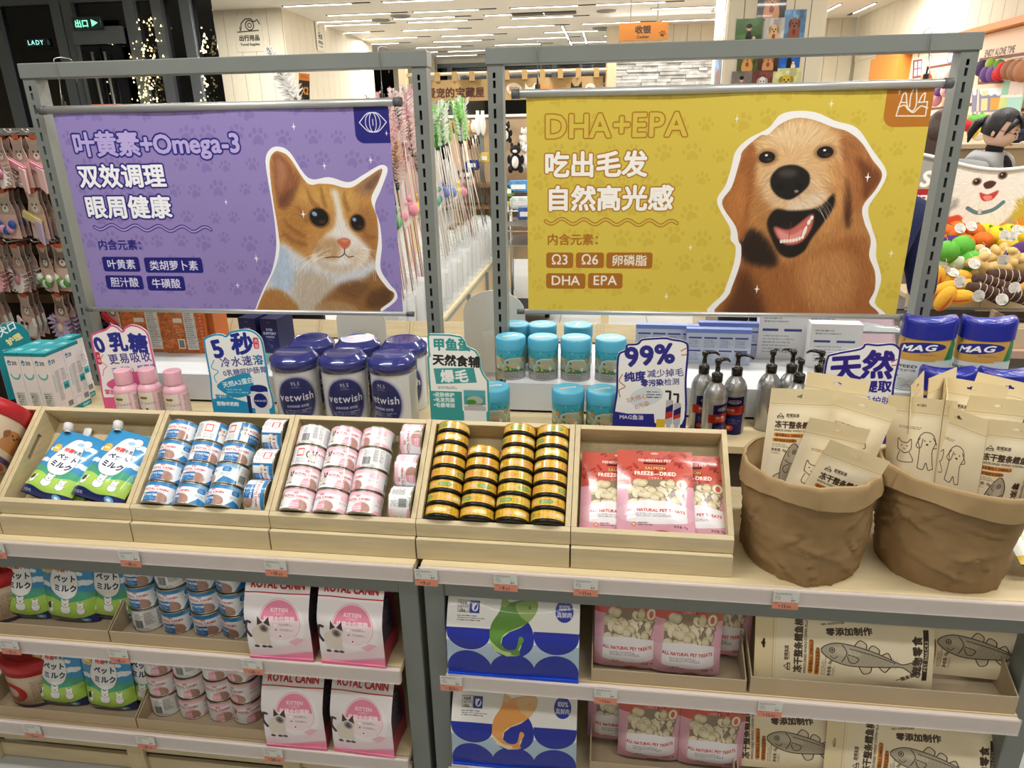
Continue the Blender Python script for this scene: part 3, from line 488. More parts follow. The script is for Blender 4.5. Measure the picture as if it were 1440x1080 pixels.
def print_pump():
    c = Cv(160, 150, '#b4b4b4', 1.8); c.a[:] = c.a*(.94+.1*noise(c.H, c.W, 3, 2, 60))[..., None]
    c.poly([(60, 18), (106, 12), (106, 150), (60, 150)], '#23225e'); c.ell(84, 32, 15, 7, '#d8d8dc', 1, -.15); c.ell(84, 32, 13, 5.4, '#23225e', 1, -.15); c.text('MAG', 84, 35.5, 9, '#e4e4ea', anchor='c', bold=.4, ang=-.12)
    c.poly([(50, 52), (110, 44), (110, 74), (50, 82)], '#b83a2c'); c.text('鱼油', 66, 66, 10, '#f0dcd4', bold=.4, ang=-.12); c.fine(64, 69, 102, 74, 3, '#f0dcd4'); c.fine(66, 92, 100, 108, 5, '#9aa0cc'); c.ell(74, 124, 11, 11, '#c8443c'); c.ell(74, 124, 4, 5, '#f0c8a0')
    c.rect(118, 100, 142, 128, '#d4d4d0'); c.bars(121, 112, 139, 125); c.ell(130, 106, 8, 3, '#333333'); c.fine(122, 30, 126, 96, 3, '#444444')
    return c.img('pump_bottle_print')
def print_mag():
    c = Cv(240, 150, '#cdd3d6', 2.0); c.poly([(0, 0), (240, 0), (240, 52), (180, 60), (120, 66), (60, 60), (0, 52)], '#c49a4a'); c.poly([(150, 0), (196, 0), (196, 54), (142, 62)], '#167a4c'); c.ell(172, 26, 11, 11, '#9cc8a8'); c.ell(172, 26, 9.4, 9.4, '#167a4c'); c.ell(172, 26, 5, 4, '#dceadf'); c.fine(160, 42, 186, 50, 3.4, '#c4dcc8')
    c.ell(104, 27, 38, 14.5, '#1c2480', 1, -.12); c.text('MAG', 103, 36, 23, '#f2f2f6', anchor='c', bold=1.3, ang=-.1, shear=.3, outline='#0e1450', ow=.8); c.star(80, 9, 6, '#3a2a50'); c.fine(106, 44, 140, 50, 3, '#5a3c20')
    c.text('SEAWEED', 56, 84, 11, '#2a2a30', bold=.3); c.text('低敏 皮毛护理', 56, 95, 8, '#3a3a44'); c.text('Emega', 56, 112, 9, '#1c2a60', bold=.4); c.fine(56, 116, 110, 144, 5, '#666a70'); c.blob([(130, 62), (160, 58), (196, 54), (196, 80), (160, 76)], '#bcd4d0', .8)
    return c.img('supplement_bottle_print')
def print_teal(side=False):
    c = Cv(60 if not side else 110, 200, '#e2dcda', 1.8); T_ = '#12868e'; c.rect(0, 0, c.w, 10, T_)
    def logo(x, y): c.ell(x, y, 8, 8, '#1287a4'); c.ell(x, y+.5, 4.4, 4.4, '#e2dcda'); c.rect(x-6, y-6, x+6, y, '#1287a4'); c.text('卫仕', x+10, y+5, 12, '#203038', bold=.6)
    if not side:
        logo(15, 30); c.line([(30+20*math.cos(t), 62+16*math.sin(t)) for t in np.linspace(.15, PI-.15, 20)], 6, '#5ab0ac'); c.rect(10, 118, 50, 184, '#c9c8c0'); c.fine(14, 122, 46, 176, 6, '#4a463e', .9, 3); c.text('净', 14, 136, 9, '#333333')
    else:
        logo(18, 30); c.fine(12, 66, 30, 120, 4, '#3a9a9a', .9, 2); c.fine(34, 60, 64, 150, 4, '#50565a', .9, 4); c.line([(32, 60), (32, 150)], .8, T_); c.rect(70, 100, 106, 122, '#4ab0b4'); c.text('黄疸', 74, 118, 13, '#0e6a70', bold=.6); c.fine(70, 60, 106, 96, 4.5, '#50565a', .9, 5); c.rect(14, 160, 50, 182, '#e8e4e2'); c.line([(14, 160), (50, 160), (50, 182), (14, 182)], .8, '#c06060', closed=True); c.bars(72, 160, 104, 176); c.rect(0, 184, 110, 200, T_); c.text('MO•GASTRO', 50, 196, 9, '#dcecec', bold=.4)
    return c.img('teal_box_print'+('_side' if side else ''))
def print_teal_top(): c = Cv(60, 60, '#12929a', 1.5); c.text('卫仕', 30, 34, 15, '#cfeaea', anchor='c', bold=.8, ang=-.05); c.fine(12, 40, 48, 46, 3, '#9ad4d4'); return c.img('teal_box_top_print')
def print_pinkbottle():
    c = Cv(200, 80, '#e8dfd2', 2); c.rect(130, 0, 200, 80, '#e9b8c4'); c.rect(136, 0, 200, 80, '#eadfd6', .6); c.fine(142, 6, 194, 74, 4.2, '#6a5a5c', .9, 3); c.rr(94, 14, 116, 22, 4, '#8a7428'); c.rect(48, 12, 76, 14, '#6a5a5c'); c.text('Tiny Growth', 58, 40, 15, '#9a8a7c', shear=.25, sx=.9); c.line([(48, 28), (122, 28)], .4, '#b0a090'); c.text('Support', 54, 62, 12, '#5a4a40', bold=.3); c.ell(110, 56, 4, 4, '#3a3030'); c.rect(48, 66, 122, 67, '#b0a090'); c.rect(0, 0, 44, 80, '#e9b8c4')
    return c.img('pink_bottle_print')
def print_eyes(): c = Cv(70, 120, '#161c4c', 2); c.fine(26, 10, 46, 16, 3, '#c8cce4'); c.text('EYES', 35, 42, 12, '#c8cce4', anchor='c', bold=.4); c.text('SUPPORT', 35, 55, 12, '#c8cce4', anchor='c', bold=.4); c.text('叶黄素滴剂', 35, 66, 7, '#c8cce4', anchor='c', bold=.3); c.fine(20, 72, 52, 78, 3, '#8a92c0'); c.ell(36, 96, 7, 7, '#2c4a8a', .8); c.ell(24, 88, 5, 5, '#2a3a7a'); return c.img('eye_supplement_box_print')
def print_brown():
    c = Cv(150, 110, '#b4622a', 2); n1 = noise(c.H, c.W, 10, 4, 4); c.a[:] *= (.75+.5*n1)[..., None]; R = random.Random(4)
    for _ in range(60): x, y = R.uniform(0, 150), R.uniform(0, 40); c.ell(x, y, R.uniform(4, 12), R.uniform(1.2, 4), R.choice(['#d08a40', '#8a4318', '#c87838', '#a8662c']), .6, R.uniform(-.4, .4))
    c.rect(78, 34, 118, 104, '#c9c8c2'); c.fine(81, 37, 115, 100, 3.6, '#55534e', .8, 6); c.rect(40, 46, 72, 54, '#d4d0c8'); c.rect(46, 84, 70, 102, '#dcd8cc'); c.bars(49, 86, 67, 100); c.fine(42, 60, 70, 80, 5, '#d8b090', .7, 3); c.rect(128, 0, 150, 110, '#c4521e', .8); c.fine(132, 8, 146, 100, 6, '#e0a080', .8, 3); return c.img('kraft_carton_print')
def print_bluegrey():
    c = Cv(160, 70, '#b4bcd0', 1.8); c.rect(0, 0, 160, 8, '#6a80c0'); R = random.Random(3)
    for i in range(4):
        for j in range(2): c.rect(6+i*38, 16+j*26, 38+i*38, 19+j*26, '#2a3880'); c.fine(6+i*38, 22+j*26, 38+i*38, 36+j*26, 3.2, '#6a7088', .8, i+j)
    return c.img('slim_carton_print')
def print_whitebox():
    c = Cv(100, 60, '#d8d8da', 1.6); c.fine(8, 8, 60, 16, 4, '#5a6070'); c.rect(8, 22, 40, 25, '#2a3880'); c.rect(52, 22, 88, 25, '#2a3880'); c.fine(8, 30, 90, 54, 4, '#888c98', .8, 2); return c.img('white_carton_print')
def print_redtub():
    c = Cv(320, 110, '#cdb79c', 1.8); R = random.Random(3)
    for x0 in (60, 220): pup(c, x0, 48, 60, '#b4763e', '#8a5226'); pup(c, x0-44, 66, 36, '#d0a070', '#96663c'); c.ell(x0+60, 60, 26, 32, '#c4252c'); c.ell(x0+60, 60, 12, 16, '#dcd0c0'); c.fine(x0+92, 20, x0+124, 90, 4, '#5a4636', .8, 3)
    c.rect(0, 98, 320, 110, '#4a3a6a'); return c.img('red_tub_print')
def standee(kind):
    """returns canvas units 100 x 130 and outline polygon used for the board shape"""
    pass
SB = {'pink': ('#d95c92', '#f2f0f2'), 'blue': ('#2494c4', '#eef2f4'), 'mint': ('#3f9c9c', '#eff3f2'), 'navy': ('#231f7a', '#eef0f2'), 'violet': ('#2c2088', '#eef0f2'), 'teal': ('#12808c', '#12808c')}
def print_sign(k):
    bc, bg = SB[k]; N = '#2a2a86'; D = '#33333c'
    c = Cv(100, 130, bg, 3.0); O_ = SIGN_OUT[k]; pts = smooth([(x, y) for x, y in O_], 5, True) if k != 'mint' else O_
    c.line(pts, 5.5, bc, closed=True)
    if k == 'pink':
        c.text('0', 8, 47, 32, '#1d2c8e', bold=2.0, ang=-.2); c.text('乳', 30, 42, 31, '#1d2c8e', bold=1.7, ang=-.05); c.text('糖', 62, 42, 31, '#1d2c8e', bold=1.7, ang=.02)
        c.text('更易吸收', 24, 64, 17, N, bold=.2, track=.06, ang=-.1); c.text('无「腹」担更安心', 25, 80, 10.5, N, bold=.1, ang=-.12, track=.04)
        c.blob([(12, 96), (40, 82), (62, 76), (72, 80), (74, 108), (50, 112), (20, 106)], bc); c.text('纯度高达', 30, 100, 8, '#fbe0ea', ang=-.5); c.curve([(16, 50), (10, 60), (18, 68), (12, 74), (8, 84)], 1.1, bc); c.rr(4, 46, 11, 66, 2, '#c83a4c'); c.text('犬', 5, 55, 5.5, '#ffffff'); c.text('猫', 5, 62, 5.5, '#ffffff')
        c.text('掌护瞳+', 5, 114, 9, bc, bold=.7); c.poly([(0, 120), (30, 118), (60, 122), (60, 130), (0, 130)], bc)
    elif k == 'blue':
        c.text('5', 16, 48, 38, '#1d2c8e', bold=2.2, ang=-.2); c.text('秒', 46, 38, 36, '#1d2c8e', bold=2.0); c.rr(82, 14, 91, 32, 3, '#d84a5a'); c.text('犬', 83.5, 22, 6.5, '#ffffff'); c.text('猫', 83.5, 30, 6.5, '#ffffff')
        c.text('冷水速溶', 24, 62, 17, N, bold=.2, ang=-.1, track=.06); c.text('0乳糖呵护肠胃', 26, 77, 11, N, bold=.1, ang=-.12); c.blob([(12, 96), (24, 84), (44, 76), (68, 72), (72, 96), (60, 108), (36, 112)], bc); c.text('天然A2蛋白', 22, 96, 10, '#eaf6fb', ang=-.2, bold=.3); c.fine(26, 98, 62, 106, 4.5, '#cce8f4')
        c.curve([(14, 52), (8, 64), (18, 70), (10, 78), (12, 88)], 1.2, bc); c.poly([(0, 116), (30, 112), (60, 120), (60, 130), (0, 130)], bc); c.text('掌护瞳+', 6, 115, 8.5, bc, bold=.7); c.text('宠物羊奶粉', 6, 126, 7.5, '#ffffff', bold=.5); c.star(84, 46, 4, bc, 1); c.star(90, 54, 4, bc, 1)
        c.rr(66, 96, 94, 130, 4, '#dfe2e6'); c.ell(80, 96, 14, 6, '#1b2a78'); c.rect(66, 96, 94, 101, '#1b2a78'); c.ell(80, 116, 11, 12, '#1b2a78'); c.text('vetwish', 80, 118, 6, '#ffffff', anchor='c'); c.rect(58, 108, 64, 130, '#2a2a6a')
    elif k == 'mint':
        c.text('甲鱼蛋', 12, 26, 21, '#2f9494', bold=1.0, sx=.95); c.text('天然食辅', 10, 50, 19, '#1e1e24', bold=1.3, sx=1.0, ang=.04); c.poly([(11, 58), (76, 55), (80, 80), (14, 84)], bc); c.text('爆毛', 22, 79, 22, '#eef4f4', bold=1.5, ang=-.04, track=.05); c.fine(16, 88, 58, 91, 2.6, D); c.rect(3, 96, 60, 130, bc)
        for i, t in enumerate(('•皮肤修护', '•毛发亮丽', '•毛量增加')): c.text(t, 8, 105+i*9, 8, '#eaf4f2', bold=.4)
        c.rr(55, 90, 96, 130, 3, '#e8ecec'); c.rect(58, 93, 93, 103, '#58a8b4'); c.rect(58, 103, 93, 118, '#4a9aa0'); c.ell(76, 110, 13, 7, '#a8b8a0'); c.ell(70, 113, 8, 4, '#3f8a3a'); c.text('twinkling', 76, 120, 6, '#d8d4d0', anchor='c', bold=.4, outline='#3a3a44', ow=.6); c.rect(58, 120, 93, 128, '#b9b6b2')
    elif k == 'navy':
        c.text('99%', 14, 44, 38, N, bold=2.2, ang=-.12, track=.02); c.text('纯度', 13, 66, 15, N, bold=1.4, ang=-.12); c.text('减少掉毛', 44, 59, 12.5, N, bold=.1, ang=-.08); c.text('零污染', 36, 73, 10.5, N, bold=.9, ang=-.1); c.text('检测', 68, 70, 10.5, N, bold=.1, ang=-.1)
        c.ell(44, 88, 24, 14, '#cfdbe4', .9, -.3); c.text('5大核心', 18, 98, 8.5, '#b8684a', ang=-.3); c.text('0污染', 30, 108, 8.5, '#b8684a', ang=-.35); c.fine(44, 80, 66, 90, 4, D, .8, 3); c.curve([(10, 56), (6, 66), (14, 74), (6, 80), (8, 90)], 1.4, '#b8784a'); c.poly([(0, 112), (20, 115), (56, 114), (58, 130), (0, 130)], N); c.text('MAG鱼油', 8, 123, 8, '#e8eaf4', bold=.2)
        for x, q in ((72, .0), (83, 4)): c.rr(x, 92+q, x+10, 130, 3, '#b8b8bc'); c.rect(x+3.5, 80+q, x+6.5, 92+q, '#222226'); c.rect(x-2, 78+q, x+6, 81+q, '#222226'); c.poly([(x, 104+q), (x+10, 98+q), (x+10, 112+q), (x, 116+q)], '#23225e'); c.poly([(x, 112+q), (x+10, 108+q), (x+10, 118), (x, 122)], '#b83a2c')
        c.line([(88, 20), (94, 16)], 1.6, '#c87850'); c.line([(89, 26), (95, 25)], 1.6, '#c87850'); c.rect(60, 122, 72, 130, '#d8b830')
    elif k == 'violet':
        c.text('天', 10, 56, 42, bc, bold=2.4, ang=-.1); c.text('然', 50, 48, 42, bc, bold=2.4); c.text('海藻提取', 22, 74, 18, bc, bold=1.0, ang=-.06); c.text('美毛护肤', 44, 90, 13, bc, bold=.1); c.line([(88, 28), (94, 24)], 1.6, '#c84a50'); c.line([(89, 33), (95, 32)], 1.6, '#c84a50'); c.ell(52, 112, 30, 16, '#b8c8da', .8)
    else:
        c.text('犬口', 24, 44, 26, '#e4ecec', bold=.8, ang=-.4, shear=.3); c.text('护理', 40, 74, 22, '#e8d890', bold=1.2, ang=-.4); c.fine(20, 84, 80, 118, 6, '#d0e8e8', .8, 3)
    return c.img('sign_print_'+k)
SIGN_OUT = {
 'pink': [(2, 26), (10, 16), (28, 10), (40, 3), (50, 6), (56, 12), (62, 6), (74, 2), (88, 6), (97, 16), (98, 40), (98, 90), (98, 130), (50, 130), (2, 130), (2, 80)],
 'blue': [(2, 26), (6, 16), (22, 10), (34, 10), (40, 12), (48, 6), (66, 2), (82, 3), (94, 12), (98, 28), (98, 80), (98, 130), (50, 130), (2, 130), (2, 80)],
 'mint': [(4, 4), (8, 1), (40, 1), (58, 4), (64, 12), (66, 20), (80, 26), (86, 36), (88, 56), (92, 66), (99, 76), (99, 130), (2, 130), (2, 40), (5, 36), (4, 30)],
 'navy': [(2, 30), (12, 20), (14, 12), (28, 10), (34, 4), (50, 2), (66, 1), (76, 3), (92, 6), (98, 16), (98, 60), (98, 130), (50, 130), (2, 130), (2, 80)],
 'violet': [(2, 26), (12, 17), (44, 9), (50, 2), (66, 3), (84, 1), (94, 6), (98, 16), (97, 60), (97, 130), (50, 130), (2, 130), (2, 80)],
 'teal': [(30, 20), (40, 4), (50, 10), (58, 4), (80, 14), (96, 40), (98, 60), (98, 130), (10, 130), (10, 70), (4, 34), (20, 30)]}
def print_tag(p):
    c = Cv(42, 34, '#d6d8d2', 3.2); c.fine(2, 2.5, 40, 5.5, 2, '#333333', .9, 1); c.fine(2, 7, 14, 17, 2.2, '#666666', .8, 2); c.text('15.9', 29, 18, 4.4, '#222222', bold=.2); c.fine(28, 11, 35, 13, 2, '#333333')
    c.rect(0, 20, 42, 34, '#dd7a54'); c.fine(2, 21.5, 12, 24, 2.2, '#5a2a1c'); a, b = p.split('.'); c.text('¥', 10, 30, 5, '#4a2018', bold=.2); c.text(a, 14, 31.5, 10, '#4a2018', bold=.4, track=.02); m = 14+10*sum(glyph(q)[1]+.08 for q in a); c.text('.'+b, m, 31.5, 6.6, '#4a2018', bold=.35, track=.06); return c.img('price_print_'+p.replace('.', '_'))
def photo_print(i):
    R = random.Random(40+i); bg = ['#3c3a30', '#4a6a3a', '#b8b4b0', '#6a90b8', '#4c5a34', '#4a3228', '#2c62b8', '#77706c', '#6a3c38', '#c8c890'][i % 10]
    c = Cv(60, 60, bg, 1.6)
    for _ in range(14): c.ell(R.uniform(0, 60), R.uniform(0, 60), R.uniform(4, 14), R.uniform(3, 12), tuple(np.clip(np.array(C(bg))*R.uniform(.6, 1.5), 0, 1)), .5, 0, 1.5)
    f = ['#c8906a', '#3a2c28', '#d8b080', '#8a5a4a', '#cf9a58', '#c89060', '#e0d8d0', '#c8b8b8', '#e4dcd4', '#c8b040'][i % 10]
    if i in (1, 6, 7): c.blob([(24, 60), (24, 34), (30, 26), (36, 34), (38, 60)], '#1e1c20' if i != 7 else '#a8687a'); c.ell(30, 20, 5.5, 6.5, '#d8b098'); c.ell(30, 16, 6.5, 5, '#201818'); pup(c, 42, 46, 18)
    else: pup(c, 30, 34, 48, f, tuple(np.array(C(f))*.75)); c.ell(30, 42, 5, 6, '#7a2a2c', .7)
    return c.img('photo_print_%d' % i)
MZ = ay(1391, 261, 3.97).z+95/415; MX = 1.356
def print_maltese():
    c = Cv(360, 245, '#8f8c88', 1.8); c.rect(0, 0, 360, 245, '#a8a49c', .6, 8); c.off = (72, 25)
    c.ell(20, 140, 60, 40, '#c8402c', .9, 0, 5); c.ell(245, 90, 50, 60, '#c8a832', .9, 0, 6); c.ell(60, 90, 30, 30, '#b8a860', .8, 0, 6); c.rect(-80, 146, 300, 240, '#c89a68', .9, 3)
    R = random.Random(9); f = '#e6e0d6'
    for x, y, rx, ry in ((155, 60, 66, 54), (100, 50, 40, 46), (212, 50, 46, 50), (165, 110, 56, 50), (150, 150, 56, 26), (120, 130, 26, 18)): c.ell(x, y, rx, ry, f, 1, 0, 3)
    for _ in range(900):
        t = R.uniform(0, 2*PI); r = math.sqrt(R.uniform(.03, 1.2)); x, y = 158+r*66*math.cos(t), 76+r*70*math.sin(t); a = t+R.uniform(-.6, .6); c.line([(x, y), (x+10*math.cos(a), y+10*math.sin(a)+3)], .9, R.choice(['#f4f0e8', '#cfc4b6', '#ddd2c4', '#fbf8f2', '#e9e2d8']), .5)
    for x, y in ((136, 62), (184, 50)): c.ell(x, y, 9, 7.5, '#5a3a30', .95, -.2, 1); c.ell(x, y, 6, 5, '#2a1814'); c.ell(x-2, y-2, 1.6, 1.4, '#f0e8e0')
    c.blob([(150, 66), (162, 60), (174, 64), (168, 74), (156, 76)], '#4a2a22', 1, .6); c.blob([(146, 84), (162, 88), (182, 80), (176, 96), (162, 102), (152, 98)], '#b84038', 1, .8); c.blob([(154, 92), (168, 90), (172, 96), (162, 101)], '#e08478')
    c.curve([(128, 116), (150, 126), (178, 120), (196, 104)], 8, '#5e7a82', .95); c.rect(150, 118, 157, 128, '#c8c4b0')
    c.blob([(58, 142), (76, 128), (94, 134), (112, 130), (122, 140), (100, 156), (76, 152)], '#d0502c', 1, 1); c.blob([(196, 160), (206, 146), (222, 150), (240, 134), (290, 136), (290, 220), (200, 220)], '#d8922a', 1, 1)
    c.off = (0, 0); P = lambda px, py: ((ay(px, py, 3.97).x-MX)*415, (MZ-ay(px, py, 3.97).z)*415)
    x, y = P(1292, 262); c.text('S', x, y, 44, '#eeeeea', bold=3, shear=.2); a, b = P(1270, 266), P(1312, 292); c.rect(a[0]-40, a[1], b[0], b[1], '#a8242c'); c.text('解闷!', b[0]-62, b[1]-6, 24, '#f4eeee', bold=1); return c.img('maltese_poster_print')
MUR = (9.28, 5.6, 2.42, 1.62)            # mural on the right wall: Y from, Y to, z top, z bottom
def print_mural():
    c = Cv(368, 80, '#e8c4a8', 2.6); B_ = '#6a3c30'
    def B(x, y): v = ax(x, y, 3.4); return ((MUR[0]-v.y)*100, (MUR[2]-v.z)*100)
    Q = lambda x0, y0, x1, y1, x2, y2, x3, y3, col: c.poly(PB(B, [(x0, y0), (x1, y1), (x2, y2), (x3, y3)]), col)
    Q(1284, 163, 1440, 160, 1440, 200, 1284, 200, '#dca070')
    Q(1284, 85, 1297, 83, 1295, 109, 1283, 111, '#6a3c40')
    for x, y in ((1286, 87), (1291.5, 86), (1285.5, 98), (1291, 97)): Q(x, y, x+4, y-.5, x+3.6, y+9, x-.4, y+9.5, '#c4b4d0')
    X, Y = B(1307, 86); c.ell(X, Y, 7, 6, '#5a4a44'); c.ell(X, Y, 6, 5.2, '#ecd8c4'); c.line([(X, Y-3), (X, Y), (X+2, Y+2)], .7, '#5a4a44')
    X, Y = B(1341, 80); c.rr(X-14, Y-5, X+14, Y+5, 4.5, '#7a70a0'); c.rr(X-12, Y-4, X+12, Y+4, 3.5, '#c8c8e4'); c.line([(X, Y-4), (X, Y+4)], 1, '#7a70a0')
    c.line(PB(B, [(1303, 116), (1304, 98), (1308, 95), (1350, 88), (1366, 86)]), 2.4, B_); c.line(PB(B, [(1310, 153), (1366, 147)]), 3, B_)
    c.poly(PB(B, [(1306, 99), (1365, 90), (1362, 146), (1304, 152)]), '#d0b496')
    c.line(PB(B, [(1376, 116), (1378, 84), (1440, 76)]), 2.6, B_); c.line(PB(B, [(1376, 117), (1414, 114), (1417, 118), (1411, 156), (1440, 154)]), 2.6, B_); c.poly(PB(B, [(1380, 88), (1440, 80), (1440, 112), (1378, 114)]), '#d8bc9c')
    for x0, x1 in ((1367, 1375), (1377, 1411)):
        Q(x0, 128, x1, 125, x1-2, 157, x0-1, 158, '#7a7890')
        c.poly(PB(B, [(x0+1, 125), (x1-2, 123)]+[(x1-2-(x1-x0-3)*k/6, 132+3*(k % 2)) for k in range(7)]), '#dfe2ec')
        for k in (.15, .85): X, Y = B(x0+(x1-x0)*k, 159); c.ell(X, Y, 1.6, 2, '#7a7890')
    Q(1381, 128, 1390, 127, 1389, 134, 1380, 135, '#d8c890'); Q(1380, 139, 1389, 138, 1388, 155, 1379, 156, '#dcc088'); Q(1393, 138, 1407, 137, 1405, 154, 1392, 155, '#d8922c')
    a = B(1384, 80); b = B(1424, 74); c.text('ENJOY ALONE TIME', a[0], a[1], 8, '#3a3030', ang=math.atan2(b[1]-a[1], b[0]-a[0]), sx=(b[0]-a[0])/70, bold=.2)
    return c.img('kitchen_mural_print')
def print_noren():
    c = Cv(440, 46, '#b0905f', 2.6); t = '#54302a'
    c.text('最爱宠的宝藏屋', 4, 36, 23, t, bold=.8, track=.01); c.blob([(218, 22), (222, 12), (236, 9), (248, 14), (254, 22), (246, 32), (226, 32)], '#ece0d0'); c.text('买它!', 223, 27, 11, '#b0602c', bold=.3)
    for x, a, b in ((274, '#ece6dc', '#c8b8a8'), (312, '#d8853a', '#f0e0cc'), (380, '#22201f', '#ece6dc'), (346, '#c88a4a', '#f0e0cc')):
        c.ell(x, 34, 15, 14, a); c.poly([(x-14, 30), (x-12, 10), (x-3, 22)], a); c.poly([(x+14, 30), (x+12, 10), (x+3, 22)], a); c.ell(x, 39, 7, 5, b); c.ell(x-5, 31, 1.5, 1.7, '#181414'); c.ell(x+5, 31, 1.5, 1.7, '#181414'); c.ell(x, 36, 2, 1.4, '#181414')
    c.ell(412, 24, 11, 9, '#ece0d0'); c.text('嗨!', 405, 28, 9, '#8a5030'); return c.img('noren_print')
def print_cashier(): c = Cv(140, 50, '#935a1c', 2.4); c.text('收银', 45, 29, 23, '#2a1c10', bold=1.2); c.text('Cashier', 69, 44, 11, '#2a1c10', anchor='c', bold=.4); c.paw(124, 34, 9, '#2a1c10', 1, .2); return c.img('cashier_sign_print')
def print_wallsign(k):
    c = Cv(60, 70, '#cfc8b4', 2.4); D = '#2c2822'
    if k == 0:
        c.line([(14, 28), (16, 16), (26, 8), (38, 8), (44, 14), (52, 10), (56, 18)], 2, D); c.line([(34+9*math.cos(t), 20+9*math.sin(t)) for t in np.linspace(0, 2*PI, 20)], 2, D); c.line([(34+4*math.cos(t), 20+4*math.sin(t)) for t in np.linspace(0, 2*PI, 20)], 1.6, D); c.line([(6, 32), (52, 30)], 2, D); c.line([(12, 30), (12, 22)], 1.6, D); c.text('出行用品', 30, 48, 11.5, D, anchor='c', bold=.6); c.text('Travel Supplies', 30, 58, 6.6, D, anchor='c', bold=.3)
    else:
        c.line([(18, 26), (18, 40), (32, 40), (32, 26), (18, 26)], 2, D); c.curve([(18, 26), (20, 12), (25, 8), (30, 12), (32, 26)], 2, D); c.rect(20, 30, 30, 37, D); c.rect(36, 28, 46, 40, D); c.text('宠物用品', 30, 52, 9, D, anchor='c', bold=.6); c.text('Pet Supplies', 30, 60, 5.6, D, anchor='c', bold=.3)
    return c.img('wall_sign_print_%d' % k)
def print_tagx2(): c = Cv(40, 60, '#241e1a', 2); c.rect(0, 0, 40, 14, '#c8762c'); c.rect(0, 52, 40, 60, '#c8762c'); c.fine(8, 4, 32, 10, 3, '#3a2010'); c.text('X2', 11, 40, 20, '#e09038', bold=.8); c.fine(6, 32, 12, 40, 3, '#e09038'); return c.img('multi_buy_tag_print')
def print_bibcard(i):
    c = Cv(50, 90, '#b89c8c', 1.7); R = random.Random(i); c.rect(0, 0, 50, 90, '#c8a894', .5, 6)
    f = ['#a8988c', '#7a6a60', '#c8b8a8'][i % 3]; c.ell(25, 30, 15, 15, f); c.poly([(11, 24), (12, 6), (22, 18)], f); c.poly([(39, 24), (38, 6), (28, 18)], f); c.ell(25, 36, 8, 6, '#e4d8cc'); c.ell(19, 28, 2, 2, '#1c1412'); c.ell(31, 28, 2, 2, '#1c1412'); c.ell(25, 34, 2.4, 1.8, '#1c1412'); c.rect(0, 46, 50, 90, '#e0beb0'); return c.img('bib_card_print_%d' % i)
def print_exit(): c = Cv(60, 22, '#0e1816', 2); c.text('出口', 4, 17, 15, '#8af0c8', bold=.8); c.poly([(40, 4), (54, 11), (40, 18)], '#8af0c8'); return c.img('exit_sign_print')
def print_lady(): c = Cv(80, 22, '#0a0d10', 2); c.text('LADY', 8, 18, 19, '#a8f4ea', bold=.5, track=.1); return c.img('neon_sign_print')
def print_plushpack(): c = Cv(80, 110, '#e8ece0', 2); R = random.Random(3); [c.ell(R.uniform(0, 80), R.uniform(0, 110), R.uniform(4, 12), R.uniform(4, 10), R.choice(['#b8d88a', '#f0a0b8', '#e8d070', '#c8e0e8']), .8) for _ in range(22)]; c.ell(52, 26, 14, 12, '#d85a80'); c.rect(0, 96, 80, 110, '#d8b840'); return c.img('fruit_pack_print')
# ------------------------------------------------------------ mesh builder, materials, scene-tree helpers
def lin(h):
    c = C(h); return tuple((x/12.92 if x <= .04045 else ((x+.055)/1.055)**2.4) for x in c)+(1,)
MT = {}
def mat(name, col, rough=.5, metal=0., bump=0., scale=60., var=0., vscale=8., spec=.5, trans=0., alpha=1., emit=0., coat=0., stretch=(1, 1, 1), ior=1.45):
    if name in MT: return MT[name]
    m = bpy.data.materials.new(name); m.use_nodes = True; nt = m.node_tree; P = nt.nodes['Principled BSDF']; L = nt.links.new
    P.inputs['Base Color'].default_value = lin(col); P.inputs['Roughness'].default_value = rough; P.inputs['Metallic'].default_value = metal
    P.inputs['Specular IOR Level'].default_value = spec; P.inputs['Transmission Weight'].default_value = trans; P.inputs['Alpha'].default_value = alpha; P.inputs['Coat Weight'].default_value = coat; P.inputs['IOR'].default_value = ior
    if emit: P.inputs['Emission Color'].default_value = lin(col); P.inputs['Emission Strength'].default_value = emit
    if var or bump:
        tc = nt.nodes.new('ShaderNodeTexCoord'); mp = nt.nodes.new('ShaderNodeMapping'); mp.inputs['Scale'].default_value = stretch; L(tc.outputs['Object'], mp.inputs[0])
    if var:
        n = nt.nodes.new('ShaderNodeTexNoise'); n.inputs['Scale'].default_value = vscale; n.inputs['Detail'].default_value = 4; L(mp.outputs[0], n.inputs['Vector'])
        r = nt.nodes.new('ShaderNodeMapRange'); r.inputs[1].default_value = .3; r.inputs[2].default_value = .7; r.inputs[3].default_value = 1-var; r.inputs[4].default_value = 1+var; L(n.outputs[0], r.inputs[0])
        x = nt.nodes.new('ShaderNodeHueSaturation'); x.inputs['Color'].default_value = lin(col); L(r.outputs[0], x.inputs['Value']); L(x.outputs[0], P.inputs['Base Color'])
    if bump:
        n = nt.nodes.new('ShaderNodeTexNoise'); n.inputs['Scale'].default_value = scale; n.inputs['Detail'].default_value = 3; L(mp.outputs[0], n.inputs['Vector'])
        b = nt.nodes.new('ShaderNodeBump'); b.inputs['Strength'].default_value = bump; b.inputs['Distance'].default_value = .004; L(n.outputs[0], b.inputs['Height']); L(b.outputs[0], P.inputs['Normal'])
    MT[name] = m; return m
